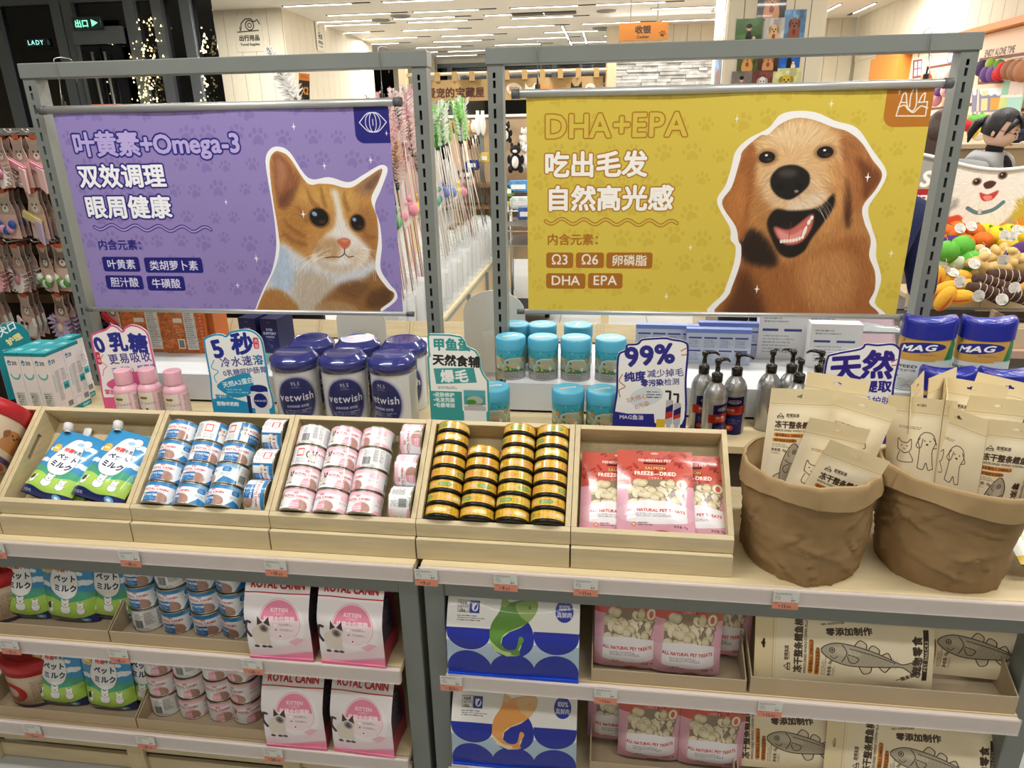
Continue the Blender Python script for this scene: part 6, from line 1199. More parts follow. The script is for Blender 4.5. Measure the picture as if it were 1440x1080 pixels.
# fruit pouch at the right end of the worktop
fp = pouch('fruit_print_pouch', .12, .17, .03, print_plushpack(), seed=12, rough=.3); tag(fp, 'white pouch with fruit pictures at the right end of the worktop', 'pouch'); v = az(1432, 800, .76); fp.matrix_basis = T(v.x+.035, v.y-.03, .775) @ Rx(-1.25) @ Rz(.35)
# ------------------------------------------------------------ the store around
FLM = mat('floor_tile', '#aaacaa', .28, var=.03, vscale=3)
struct('floor_screed', MB().box(-9.2, -2.7, -.05, 5, 17, -.012), mat('floor_joint', '#6c6e6c', .7))['kind'] = 'structure'
fl = struct('floor', MB().box(-9.2, -2.7, -.012, 5, 17, -.008), mat('floor_joint', '#6c6e6c', .7))
tile_me = None
for i in range(-5, 7):
    for j in range(4, 20):
        if tile_me is None: q = part('tile', MB().box(-.398, -.398, -.0079, .398, .398, 0), FLM, fl, bevel=.002); tile_me = q.data; q.location = (i*.8, j*.8, 0)
        else: q = bpy.data.objects.new('tile', tile_me); COL.objects.link(q); q.parent = fl; q.location = (i*.8, j*.8, 0)
struct('floor_plain', MB().box(-9.2, -2.7, -.0079, 5, 2.79, -.0005), FLM)
CEI = mat('ceiling_paint', '#e2dbcd', .8, var=.015)
struct('ceiling', MB().box(-9.2, -2.7, ZC, 5, 17, ZC+.1), CEI)
CREAM = mat('cream_panel', '#d3cab4', .65, var=.02); CREAMD = mat('panel_joint', '#8f8673', .8)
def planks(name, x0, y0, x1, y1, z0, z1, w, th=.012, flip=1):
    """wall of vertical boards from (x0,y0) to (x1,y1)"""
    L = math.hypot(x1-x0, y1-y0); n = max(1, int(round(L/w))); a = math.atan2(y1-y0, x1-x0); M = T(x0, y0, 0) @ Rz(a)
    o = struct(name, MB().box(0, 0, z0, L, .06, z1), CREAMD); o.matrix_basis = M; ww = L/n; me = None
    for i in range(n):
        if me is None: q = part('plank', MB().box(.0025, -th, z0, ww-.0025, -.0002, z1), CREAM, o, bevel=.001); me = q.data
        else: q = bpy.data.objects.new('plank', me); COL.objects.link(q); q.parent = o; q.location = (i*ww, 0, 0)
    return o
def glasswall(name, x0, x1, y, z0, z1, xs, mw=.07):
    g = struct(name, MB().box(x0, y, z0, x1, y+.012, z1), mat('night_glass', '#07090c', .06, spec=.7)); MU = mat('dark_mullion', '#6d7378', .4, .3)
    for xx in xs: part('mullion', MB().box(xx-mw/2, y-.06, z0, xx+mw/2, y-.0005, z1), MU, g)
    part('transom', MB().box(x0, y-.05, z1-.08, x1, y-.0005, z1), MU, g); part('sill', MB().box(x0, y-.05, z0, x1, y-.0005, z0+.08), MU, g)
    return g
YW = 7.5; YC = 8.8
fx = lambda px, Y=YW, py=0: ay(px, py, Y).x
glasswall('window_1', -9, fx(296), YW, 0, ZC, [fx(15, YW, 100), fx(80), fx(96), fx(183), fx(222), fx(262)], .11)
# glazed door with a neon exit sign above it
X0, X1 = fx(102), fx(172); ZH = ay(136, 40, YW).z
d = struct('door_1', MB().box(fx(103), YW-.10, .02, fx(108), YW-.065, ZH), mat('dark_mullion', '#4b4f54')); X0, X1 = fx(102), fx(172); ZH = ay(136, 40, YW).z
part('door_head', MB().box(X0, YW-.12, ZH-.16, X1, YW-.065, ZH), mat('dark_mullion', '#4b4f54'), d); part('door_leaf', MB().box(X0+.05, YW-.10, .03, (X0+X1)/2-.01, YW-.07, ZH-.17).box((X0+X1)/2+.01, YW-.10, .03, X1-.05, YW-.07, ZH-.17), mat('door_glass', '#16191d', .1), d)
for xx in ((X0+X1)/2-.07, (X0+X1)/2+.07): part('door_handle', MB().tube([(xx, YW-.15, .9), (xx, YW-.15, 2.5)], .016, 8), CHROME, d, 'tall chrome pull handle')
t = thing('exit_sign', 'small green lit exit sign above the dark glass door', 'sign', T(fx(136, YW, 33), YW-.155, ZH-.03)); part('housing', MB().box(-.16, 0, 0, .16, .03, .12), mat('sign_housing', '#20262a'), t)
im = print_exit(); me = imat('exit_face', im, .4); nt = me.node_tree; tx = [n for n in nt.nodes if n.type == 'TEX_IMAGE'][0]; nt.links.new(tx.outputs[0], nt.nodes['Principled BSDF'].inputs['Emission Color']); nt.nodes['Principled BSDF'].inputs['Emission Strength'].default_value = 1.2
part('lit_face', MB().box(-.155, -.003, .005, .155, -.0005, .115), me, t)
t = thing('neon_sign', 'glowing panel imitating a pale green neon reflection in the dark window', 'sign', T(fx(54, YW, 56), YW-.03, ay(54, 60, YW).z)); me = imat('neon_reflection_face', print_lady(), .4); nt = me.node_tree; tx = [n for n in nt.nodes if n.type == 'TEX_IMAGE'][0]; nt.links.new(tx.outputs[0], nt.nodes['Principled BSDF'].inputs['Emission Color']); nt.nodes['Principled BSDF'].inputs['Emission Strength'].default_value = 1.0  # reflection of neon letters on the glass, imitated by an emissive panel
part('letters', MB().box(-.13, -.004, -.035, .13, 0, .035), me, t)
FL = mat('fairy_light', '#ffe9a8', .5, emit=2.2); R = random.Random(3)
for n_, (pa, pb, ya, yb, cnt) in enumerate(((186, 228, 25, 148, 120), (281, 294, 38, 145, 40), (150, 168, 60, 140, 30))):
    m = MB()
    for _ in range(cnt):
        v = ay(R.gauss((pa+pb)/2, (pb-pa)/4), R.uniform(ya, yb), YW-.09); s = R.uniform(.006, .014); m.add([(v.x-s, v.y, v.z-s), (v.x+s, v.y, v.z-s), (v.x, v.y-s, v.z), (v.x, v.y, v.z+s)], [(0, 1, 3), (0, 2, 1), (1, 2, 3), (0, 3, 2)])
    o = part('fairy_lights', m, FL, None); tag(o, 'strings of tiny warm fairy lights against the dark glass, %s cluster' % ('middle', 'right', 'left')[n_], 'fairy lights', kind='stuff')
# cream panelled block to the right of the windows
xa, xb, xc = fx(292, YC), fx(338, YC), fx(394, YC)
planks('wall_left_front', xa, YC-.02, xc, YC-.02, 0, ZC, .19)
planks('wall_left_return', xc, YC-.02, xc-.15, 12.6, 0, ZC, .24)
for k, (px, py, Y, w) in enumerate(((350, 47, YC-.035, .34), (418, 53, 10.0, .30))):
    v = ay(px, py, Y); t = thing('wall_sign', ('black travel supplies pictogram lettering on the cream wall', 'black bag pictogram lettering on the cream return wall')[k], 'wall sign', (T(v.x, Y, v.z) if k == 0 else T(xc+.02-.15*(10.0-YC)/3.8, 10.0, ay(418, 53, 10.0).z) @ Rz(PI/2+.04)))
    part('lettering_panel', MB().box(-w/2, -.004, -w*.58, w/2, 0, w*.58), imat('wall_sign_%d' % k, print_wallsign(k), .6), t)
# far windows and pillars
glasswall('window_2', -6.2, 1.0, 15.9, 0, 2.97, [ay(p, 100, 15.9).x for p in (478, 520, 560, 633, 690, 780)], .10)
struct('wall_back_header', MB().box(-9.2, 15.84, 2.971, 5, 15.98, ZC), CEI)
v1, v2 = ay(553, 100, 15.5).x, ay(612, 100, 15.5).x; planks('wall_pillar', v1, 15.5, v2, 15.5, 0, ZC, .2); struct('wall_pillar_core', MB().box(v1, 15.562, 0, v2, 15.7, ZC), CREAM)
# cashier wall: rough grey stone below, cream boards above
planks('wall_cashier', ay(853, 45, 11.5).x, 11.5, 3.4, 11.5, 0, ZC, .19)
ST = mat('split_stone', '#8d8c88', .8, bump=1.0, scale=9, var=.5, vscale=5, stretch=(1, 1, 6)); zst = ay(900, 81, 11.4).z
sw = struct('wall_stone', MB().box(ay(862, 90, 11.3).x, 11.3, 0, 1.75, 11.36, zst), mat('stone_joint', '#7c7a76', .9)); R = random.Random(11); z = .9; stm = [mat('split_stone_%d' % k, c, .8, bump=.8, scale=14, var=.3, vscale=9) for k, c in enumerate(('#a09f9b', '#b4b3af', '#93928e', '#aaa9a5'))]; sm_ = MB(); x_l = ay(862, 90, 11.3).x
while z < zst-.03:
    x = x_l; h = R.uniform(.028, .05)
    while x < 1.72: w = R.uniform(.12, .42); dd = R.uniform(.01, .05); sm_.box(x, 11.3-dd, z, min(x+w, 1.75)-.004, 11.2998, z+h-.004, R.randrange(4)); x += w
    z += h
o = part('stone_strip', sm_, stm, sw, kind='stuff'); struct('trim_1', MB().box(x_l-.09, 11.25, 0, x_l-.01, 11.36, zst), mat('orange_edge', '#d88a2c', .5))
# hanging cashier sign
a, b = ay(871, 35, 6), ay(940, 34, 6); t = thing('hanging_sign', 'orange cashier sign with a black paw, hung from the ceiling', 'sign', T((a.x+b.x)/2, 6, ay(905, 57, 6).z)); w = (b.x-a.x)/2; h = w*2*50/140*.95
part('board', MB().box(-w, -.012, 0, w, .012, h, [0, 1, 0, 1, 1, 1]), [imat('cashier_face', print_cashier(), .4), mat('orange_paint', '#935a1c', .5)], t)
for s_ in (-.55, .55): part('hanging_rod', MB().tube([(w*s_, 0, h), (w*s_, 0, ZC-ay(905, 57, 6).z)], .004, 6), CHROME, t)
# photo column
cx0, cx1, cy = ay(1020, 60, 5.5).x, ay(1158, 60, 5.5).x, 5.5
co = planks('wall_column', cx0, cy, cx1, cy, 0, ZC, .105); struct('wall_column_core', MB().box(cx0, cy+.061, 0, cx1, cy+.62, ZC), CREAM)
for i, (px, py, w, h) in enumerate(((1086, 3, 37, 43), (1053, 46, 35, 34), (1088, 44, 26, 32), (1117, 36, 28, 38), (1051, 84, 27, 30), (1080, 84, 27, 30), (1110, 82, 28, 29), (1042, 118, 27, 32), (1071, 117, 27, 32), (1105, 115, 37, 34))):
    v = ay(px, py, cy-.016); s = 5.0/991; t = thing('pet_photo', 'pet photo print on the column, ' + ('topmost, fluffy tan dog', 'woman in black on grass', 'tan dog with pointed ears', 'dark dog on blue', 'golden dog standing', 'two tan dogs', 'dark haired figure on bright blue', 'person in grey with small dog', 'white dog on brown', 'yellow patterned wide one')[i], 'photo', T(v.x, cy-.0125-.0035*(i % 3)-.0008*i, v.z), 'pet photo prints on the column')
    part('print', MB().box(-w*s/2, -.003, -h*s/2, w*s/2, 0, h*s/2), imat('photo_face_%d' % i, photo_print(i), .15, coat=.5), t)
for i, (z_, h) in enumerate(((2.35, .3), (2.0, .28))):
    t = thing('pet_photo', 'pet photo print on the left side of the column, %s' % ('upper', 'lower')[i], 'photo', T(cx0-.001, cy+.25, z_) @ Rz(-PI/2), 'pet photo prints on the column'); part('print', MB().box(-.16, -.003, -h/2, .16, 0, h/2), imat('photo_face_side_%d' % i, photo_print(2+i), .15), t)
# right wall: cream boards above, orange soffit, illustrated panel
planks('wall_right', 3.42, 11.4, 3.42, 1.0, 2.48, ZC, .22); struct('wall_right_lower', MB().box(3.42, 1, 0, 3.5, 11.4, 2.4795), CREAM)
OR = mat('orange_paint_wall', '#cd8436', .5)
struct('trim_2', MB().box(3.30, 1.5, 2.425, 3.4195, 10.2, 2.479), OR); struct('trim_3', MB().box(3.28, 9.35, 0, 3.4195, 10.3, 2.424), OR)
t = thing('mural_panel', 'peach wall panel printed with kitchen furniture and ENJOY ALONE TIME', 'wall panel'); part('panel', MB().grid(lambda u, v: (3.40, MUR[0]+(MUR[1]-MUR[0])*u, MUR[3]+(MUR[2]-MUR[3])*v), 2, 2, sm=False), imat('mural_face', print_mural(), .5), t); part('panel_core', MB().box(3.401, MUR[1], .9, 3.4195, MUR[0], 2.42), mat('peach_paint', '#e0b898', .6), t)
struct('wall_behind_camera', MB().box(-9.2, -2.75, 0, 5, -2.7, ZC), CREAM); struct('wall_left', MB().box(-9.25, -2.7, 0, -9.2, 17, ZC), CREAM); struct('wall_far_right', MB().box(5, -2.7, 0, 5.05, 17, ZC), CREAM); struct('wall_back', MB().box(-9.2, 16, 0, 5, 16.05, ZC), CREAM)
# ------------------------------------------------------------ ceiling strip lamps, vents
t = thing('strip_lamp', 'x', 'ceiling lamp'); part('slot_housing', MB().box(-.42, -.022, -.006, .62, .022, -.0005), mat('slot_dark', '#2a2824', .7), t); part('led_diffuser', MB().box(-.40, -.011, -.012, .40, .011, -.0065), mat('led_white', '#fff6e8', .5, emit=7.), t)
LAMP = Proto(t, 'white LED strip lamps in the ceiling')
rows = [(8.66, (-3.32, -2.15, -.35)), (9.45, (-3.1, -2.0, -.8, .22)), (9.95, (-3.5, -2.4, -1.2, .9)), (10.3, (-3.5, -2.3, -.9)), (11.1, (-3.9, -2.6, -1.2, .0, 1.1)), (11.9, (-3.4, -2.2, -.6, .6)), (12.6, (-3.9, -2.5, -1.1, .3)), (13.4, (-3.0, -1.6, -.3)), (14.2, (-3.6, -2.6, -1.0, .4)), (15.0, (-3.0, -1.4, 0))]
for j, (y, xs) in enumerate(rows):
    for i, x in enumerate(xs): LAMP('white ceiling strip lamp, %s row from the front, %s from the left' % (ORD[j], ORD[i]), T(x, y, ZC))
for i, (px, py) in enumerate(((1168, 12), (1215, 11), (1012, 6))):
    v = az(px, py, ZC); LAMP('white ceiling strip lamp running away from the viewer, %s from the left' % ORD[[1, 2, 0][i]], T(v.x, v.y, ZC) @ Rz(PI/2))
for i, (px, py) in enumerate(((793, 41), (798, 51), (803, 61), (821, 47), (824, 57))):
    v = az(px, py, ZC); LAMP('white ceiling strip lamp pointing at the viewer beside the cashier sign, %s' % ('left line, near', 'left line, middle', 'left line, far', 'right line, near', 'right line, far')[i], T(v.x, v.y, ZC) @ Rz(PI/2))
for i, (px, py) in enumerate(((742, 19), (788, 17))):
    v = az(px, py, ZC); t = thing('ceiling_vent', 'dark slatted ceiling vent, %s one of the pair' % ('left', 'right')[i], 'vent', T(v.x, v.y, ZC), 'ceiling vents'); part('vent_frame', MB().box(-.2, -.09, -.014, .2, .09, -.0005), mat('vent_dark', '#4c4a46', .6), t)
    for k in range(6): part('vent_slat', MB().box(-.19, -.075+k*.027, -.022, .19, -.066+k*.027, -.0145), mat('vent_slat_grey', '#8e8b84', .5), t)
for i, (px, py) in enumerate(((563, 22), (853, 15), (845, 39), (535, 28))):
    v = az(px, py, ZC); t = thing('ceiling_speaker', 'round flush ceiling diffuser, %s' % ('left of the lamps', 'beside the slatted vents', 'above the cashier sign', 'near the left lamp rows')[i], 'ceiling fitting', T(v.x, v.y, ZC), 'round ceiling fittings'); part('rim', MB().lathe([(.12, -.012), (.13, -.0005)], 24), mat('vent_slat_grey', '#8e8b84'), t); part('grille', MB().disc(.12, -.012, 24, up=False), mat('grille_grey', '#77746d', .6), t)
# ------------------------------------------------------------ noren curtain
xa, xb = ay(583, 120, 6.0).x, ay(848, 105, 6.0).x; zt = ay(730, 110, 6).z; zb_ = zt-(xb-xa)*46/440
t = thing('noren_curtain', 'orange cloth valance with dog faces and Chinese lettering on a pale pole', 'curtain')
part('cloth', MB().grid(lambda u, v: (xa+(xb-xa)*u, 6.0+.02*math.sin(u*26), zb_+(zt-zb_)*v), 60, 3), imat('noren_cloth', print_noren(), .8), t)
part('pole', MB().tube([(xa-.1, 6.0, zt+.045), (xb+.12, 6.0, zt+.045)], .012, 10), mat('pale_pole', '#d8c6a0', .5), t)
for i in range(11): x = xa+.05+(xb-xa-.1)*i/10; part('tab', MB().box(x-.02, 5.985, zt-.01, x+.02, 6.015, zt+.06), mat('noren_tab', '#b0905f', .8), t)
part('side_post', MB().box(xb+.03, 5.97, 0, xb+.10, 6.04, zt+.10), mat('pale_pole', '#d8c6a0'), t); part('side_post', MB().box(xa-.12, 5.97, 0, xa-.06, 6.04, zt+.10), mat('pale_pole', '#d8c6a0'), t)
# ------------------------------------------------------------ wall of pet bibs at the left
YBI = 3.0
st = thing('bib_rack', 'brown display rack with grey top rail holding the pet bibs', 'display rack'); BRN = mat('rack_brown', '#6f5334', .6, var=.08)
part('rack_panel', MB().box(-4.2, 3.42, 0, -1.45, 3.45, 1.70), mat('rack_dark', '#2c231c', .8), st); part('top_rail', MB().box(-4.2, 3.02, 1.705, -1.45, 3.46, 1.735), mat('rack_grey', '#8d8c86', .45, .3), st)
for z_ in (1.44, 1.19, .94, .70): part('rack_shelf', MB().box(-4.2, 3.22, z_-.05, -1.45, 3.4195, z_-.005), BRN, st)
cards = [imat('bib_card_%d' % i, print_bibcard(i), .4) for i in range(3)]
def make_bib(kind, cols, ci):
    t = thing('pet_bib', 'x', 'pet bib'); w = .048
    P = [(-w, -.10), (w, -.10), (w*.9, .0), (w*.6, .035), (w*.75, .07), (w*.3, .06), (-w*.3, .06), (-w*.75, .07), (-w*.6, .035), (-w*.9, .0)]
    part('backing_card', MB().prism(P, 0, .0015, uvf=lambda x, z: (x/.1+.5, (z+.10)/.175)), cards[ci], t); part('price_sticker', MB().box(-.018, -.0015, .062, .018, -.0006, .075), mat('orange_sticker', '#c8582c', .5), t); part('hang_hook', MB().tube([(0, .22, .085), (0, -.02, .085), (0, -.03, .095)], .0022, 6), CHROME, t)
    M1 = mat('cloth_'+cols[0].strip('#'), cols[0], .85, bump=.4, scale=60)
    if kind == 'ruffle':
        n = 14
        def f(u, v): a = PI*(1.12-u*1.24)+PI; r = .022+.040*v; return (r*math.cos(a)*1.05, -.008-.010*v*math.sin(u*n*2*PI)-.006, -.035+r*math.sin(a)*1.1)
        part('ruffle_collar', MB().grid(f, n*6, 4), M1, t); part('centre_patch', MB().sph(0, -.016, -.055, .018, .007, .018, 12, 6), mat('cloth_'+cols[1].strip('#'), cols[1], .85), t)
    elif kind == 'bow':
        part('ribbon', MB().box(-.05, -.018, -.045, .05, -.006, -.012, M=Ry(.35)), M1, t, bevel=.005, seg=2); part('bow_tail', MB().prism([(.01, -.03), (.04, -.04), (.035, -.12), (.012, -.10)], -.02, -.012), mat('cloth_'+cols[1].strip('#'), cols[1], .85), t)
    elif kind == 'collar':
        part('collar_left', MB().prism([(-.055, -.01), (-.01, -.05), (-.002, -.09), (-.045, -.085), (-.062, -.045)], -.014, -.004), M1, t, bevel=.003, seg=2); part('collar_right', MB().prism([(.055, -.01), (.01, -.05), (.002, -.09), (.045, -.085), (.062, -.045)], -.014, -.004), M1, t, bevel=.003, seg=2)
        for s_ in (-1, 1): part('pompom', MB().sph(s_*.016, -.018, -.036, .007, .005, .007, 10, 6), mat('cloth_'+cols[1].strip('#'), cols[1], .85), t)
    else:
        for i in range(5): a = PI*(1.15+.175*i); part('flower', MB().sph(.036*math.cos(a), -.014, -.03+.036*math.sin(a)*1.1, .016, .010, .016, 10, 6), M1 if i % 2 else mat('cloth_'+cols[1].strip('#'), cols[1], .85), t)
    return Proto(t, 'pet bibs on card, hanging in rows')
B_ = {'wr': make_bib('ruffle', ('#d9cdc8', '#b87a8a'), 0), 'pr': make_bib('ruffle', ('#b9a8c8', '#d8c0b0'), 1), 'pk': make_bib('ruffle', ('#d4a0a4', '#e4c8c0'), 2), 'pb': make_bib('bow', ('#cf8f9c', '#ddb6b4'), 0), 'rb': make_bib('bow', ('#a8202c', '#d8ccc0'), 1), 'yb': make_bib('bow', ('#d8c888', '#b8a8c0'), 2), 'wc': make_bib('collar', ('#d6d0c6', '#3a2c28'), 0), 'gf': make_bib('flower', ('#4f9a3c', '#d8dccc'), 1), 'yf': make_bib('flower', ('#d8c060', '#e0d090'), 2), 'ff': make_bib('flower', ('#cf9ab0', '#34509a'), 0), 'vb': make_bib('bow', ('#c0aed0', '#e0c4b8'), 1)}
R = random.Random(21); cn = 0
colrname = {'wr': 'white ruffled', 'pr': 'lilac ruffled', 'pk': 'pink ruffled', 'pb': 'pink bow', 'rb': 'red bow', 'yb': 'yellow bow', 'wc': 'white collar', 'gf': 'green petal', 'yf': 'yellow petal', 'ff': 'pink flower', 'vb': 'lilac bow'}
for ri, (py, items) in enumerate(((222, [(2, 'wr'), (28, 'pb'), (52, 'pb'), (84, 'vb'), (148, 'pk'), (-20, 'pk')]), (296, [(8, 'ff'), (50, 'yb'), (103, 'rb'), (155, 'wc'), (-22, 'wr')]), (372, [(-6, 'pk'), (26, 'wr'), (64, 'gf'), (88, 'gf'), (112, 'yf'), (160, 'wc')]), (440, [(-12, 'wc'), (38, 'wc'), (86, 'pr'), (158, 'rb'), (190, 'wc')]), (500, [(105, 'wc'), (150, 'pr'), (185, 'wc')]))):
    for ci, (px, k) in enumerate(items):
        v = ay(px, py, YBI); sc = 1.28
        for dpt in range(3):
            B_[k]('%s pet bib on rack row %s, hook %s, %s' % (colrname[k], ORD[ri], ORD[ci], ('in front', 'just behind', 'furthest back')[dpt]), T(v.x-.016*dpt, YBI+.05*dpt, v.z) @ Rz(-.35+R.uniform(-.15, .15)) @ Matrix.Diagonal((sc, sc, sc, 1)))
v = ay(105, 235, 3.0)
# ------------------------------------------------------------ feather wands in clear bins
fxx = struct if False else None
wf = thing('wand_stand', 'long birch and grey stand carrying the clear wand holders', 'display stand'); part('stand_top', MB().box(-1.62, 3.35, .53, -1.02, 7.65, .55), LEDGE, wf); part('stand_side', MB().box(-1.03, 3.40, .06, -1.015, 7.65, .505), mat('stand_panel', '#b8a47c', .5), wf)
part('stand_rail', MB().box(-1.035, 3.35, .505, -1.012, 7.65, .529), GREY, wf)
for y_ in np.arange(3.4, 7.7, .85): part('stand_post', MB().box(-1.0145, y_, 0, -.99, y_+.03, .53), GREY, wf)
part('stand_end', MB().box(-1.62, 3.36, .0, -1.03, 3.385, .529), mat('stand_panel', '#b8a47c', .5), wf)
AC = mat('clear_acrylic', '#e8ecec', .05, alpha=.22, spec=.9); t = thing('wand_holder', 'x', 'holder')
m = MB(); a_ = .075; h_ = .30
for (x0, y0, x1, y1) in ((-a_, -a_, a_, -a_+.003), (-a_, a_-.003, a_, a_), (-a_, -a_+.0032, -a_+.003, a_-.0032), (a_-.003, -a_+.0032, a_, a_-.0032)): m.box(x0, y0, 0, x1, y1, h_)
part('clear_wall', m, AC, t); part('base', MB().box(-a_+.004, -a_+.004, .0002, a_-.004, a_-.004, .004), mat('acrylic_base', '#c8cccc', .2), t); WH = Proto(t, 'clear acrylic wand holders')
hold = []
for j in range(22):
    y = 3.46+j*.19
    for i in range(2 if j % 2 == 0 else 1): x = -1.11-.17*i; hold.append((x, y)); WH('clear acrylic wand holder, %s, %s side of the stand' % (ORD[j]+' from the near end', ('aisle', 'inner')[i]), T(x, y, .5505))
def feather(m, w, l, curl, n=10, mi=0, ser=.12, seed=0):
    """rachis with many soft overlapping barbs"""
    R_ = random.Random(seed); nb = 60
    for k in range(nb):
        v = .04+.96*k/nb; y0 = curl*v*v*l
        for s_ in (-1, 1):
            L_ = w*(math.sin(PI*min(1, v*.9+.08))**.5)*R_.uniform(.75, 1.15)*(1.05-.35*v); up = L_*R_.uniform(.25, .9); dy = R_.uniform(-.25, .45)*L_; b = l/nb*1.5
            m.add([(0, y0, v*l), (0, y0+.001, v*l+b), (s_*L_*.6, y0+dy*.4, v*l+up*.4+b), (s_*L_, y0+dy, v*l+up), (s_*L_*.55, y0+dy*.4, v*l+up*.35)], [(0, 4, 2, 1), (4, 3, 2)], [[(0, 0)]*4, [(0, 0)]*3], mi, True)
    return m.tube([(0, curl*(v*v)*l, v*l) for v in (0, .33, .66, .96)], [.0022, .0018, .0012, .0005], 4, mi)
def make_wand(kind, rod, fcol, fcol2=None):
    t = thing('feather_wand', 'x', 'cat wand'); part('rod', MB().tube([(0, 0, 0), (0, .002, 1.0)], .0035, 5), mat('rod_'+rod.strip('#'), rod, .35), t)
    if kind == 'feather':
        for k in range(3): part('feather', feather(MB(), .056, .26, .25+.12*k, seed=k), mat('feather_'+(fcol if k != 1 else fcol2 or fcol).strip('#'), (fcol if k != 1 else fcol2 or fcol), .9), t, M=T(0, 0, .90) @ Rz(k*2.1) @ Rx(.12))
        part('binding', MB().tube([(0, 0, .90), (0, 0, .96)], .008, 8), mat('dark_teal_binding', '#1e4a48', .6), t)
    elif kind == 'toy':
        part('packet', MB().grid(lambda u, v: ((u-.5)*.085*(1-.3*v), -.01-.012*math.sin(PI*u)*math.sin(PI*v), .58+v*.30), 6, 8), mat('film_bag', '#d4d0cc', .15, alpha=.55, coat=.3, bump=.6, scale=30), t); part('plush_toy', MB().sph(0, 0, .64, .032, .026, .036, 12, 8).sph(.012, -.01, .70, .018, .016, .018, 10, 6), mat('plush_'+fcol.strip('#'), fcol, .9, bump=.5, scale=80), t)
    else: part('tip', MB().tube([(0, 0, .98), (0, 0, 1.05)], .007, 6), mat('plush_'+fcol.strip('#'), fcol, .9), t)
    return Proto(t, 'cat wands standing in the clear holders')
WD = {'g': make_wand('feather', '#c9c7c0', '#7cc65c', '#e2ead8'), 'w': make_wand('feather', '#c9c7c0', '#e6ebe0', '#9ad67c'), 'p': make_wand('feather', '#b8808a', '#dcb2b4', '#e8dcd8'), 'q': make_wand('feather', '#8a6a50', '#e2cfcb', '#c9a48c'), 't1': make_wand('toy', '#c08a92', '#d8c850'), 't2': make_wand('toy', '#c9c7c0', '#5a9a6c'), 't3': make_wand('toy', '#b8b4b0', '#6a78a8'), 't4': make_wand('toy', '#d0a0a0', '#d890a0'), 'r': make_wand('plain', '#cfcdc8', '#a8642c'), 'k': make_wand('plain', '#4a3a30', '#2c2420')}
wn = {'g': 'green feather', 'w': 'white and green feather', 'p': 'pink feather', 'q': 'cream feather', 't1': 'yellow toy', 't2': 'green toy', 't3': 'blue toy', 't4': 'pink toy', 'r': 'bare pale', 'k': 'dark'}
R = random.Random(31); cnt = {}
def wand(k, bx_, by, px, py, Yt):
    b = Vector((bx_, by, .557)); tp = ay(px, py, Yt); dv = tp-b; L = dv.length; z = dv.normalized(); x = Vector((1, 0, 0)); y = z.cross(x).normalized(); x = y.cross(z); s = L/(1.15 if k in 'gwpq' else 1.0)
    M = Matrix(((x.x*min(s, 1.1), y.x*min(s, 1.1), z.x*s, b.x), (x.y*min(s, 1.1), y.y*min(s, 1.1), z.y*s, b.y), (x.z*min(s, 1.1), y.z*min(s, 1.1), z.z*s, b.z), (0, 0, 0, 1)))
    cnt[k] = cnt.get(k, 0)+1; n = cnt[k]-1
    WD[k]('%s cat wand, %s of its kind counted from the near end' % (wn[k], ORD[n]), M @ Rz(R.uniform(0, 6)))
def wproj(x, y, z): d = Vector((x, y, z-HC)); q = d.dot(CF); return 720+FPX*d.dot(CR)/q
def wset(k, y, dx, py, lean=38): bx_ = -1.11+dx; b = wproj(bx_, y, .557); wand(k, bx_, y, b-lean+R.uniform(-5, 5), py+R.uniform(-7, 7), y-.25)
for i in range(10): wset('gw'[i % 2], 5.0+.13*i, R.uniform(-.05, .05), 148, 34)
for i in range(14): wset('pq'[i % 3 == 2], 3.75+.075*i, R.uniform(-.05, .04), 128+R.uniform(0, 70), 44)
for i in range(20): wset('r', 4.35+.13*i, R.uniform(-.06, .06), 186, 40)
for i in range(12): wset(('t1', 't2', 't4', 't4', 't1', 't2', 't3', 't4', 't3', 't3', 't4', 't1')[i], 3.6+.24*i, R.uniform(-.04, .05), 200, 40)
for i in range(9): wset('k', 6.0+.18*i, R.uniform(-.04, .04), 200, 28)
# packets hanging low in the near holders
t = thing('cat_toy_packet', 'x', 'packet'); part('film', MB().grid(lambda u, v: ((u-.5)*.09, -.006-.010*math.sin(PI*u)*math.sin(PI*v), v*.18), 6, 8), mat('film_bag', '#d4d0cc', .15), t); part('header', MB().box(-.045, -.004, .18, .045, .0, .21), WHITE, t); PKT = Proto(t, 'clear film packets in the wand holders')
for i in range(12): PKT('clear film packet with white header, %s from the near end' % ORD[i], T(-1.09+R.uniform(-.03, .03)-.16*(i % 2), 3.47+.19*i, .60+R.uniform(0, .03)) @ Rx(-.12) @ Rz(R.uniform(-.3, .3)))
# ------------------------------------------------------------ tall white feather, offer cards left of the frame
v = ay(418, 150, 4.2); tp = ay(385, 88, 4.2); t = thing('feather_wand', 'large white ostrich feather wand behind the left banner', 'cat wand', T(v.x, 4.2, v.z-.15)); part('rod', MB().tube([(0, 0, .152-v.z), (0, 0, .2)], .006, 6), mat('rod_8a6a50', '#8a6a50'), t); part('feather', feather(MB(), .085, .36, -.1, seed=5, ser=.2), mat('feather_white', '#e4e4e0', .95), t, M=T(0, 0, .12) @ Ry(-.35)); part('feather_back', feather(MB(), .075, .30, .3, seed=6, ser=.2), mat('feather_white', '#e4e4e0'), t, M=T(0, .01, .14) @ Ry(-.1) @ Rz(1.3))
v = ay(428, 125, 4.6); t = thing('offer_card', 'black and orange X2 offer card above the left banner', 'sign', T(v.x, 4.6, v.z) @ Ry(.12)); part('card', MB().box(-.035, -.003, -.09, .035, 0, .09), imat('x2_face', print_tagx2(), .4), t); part('card_pole', MB().box(-.004, .0035, -v.z, .004, .009, .06), CHROME, t)
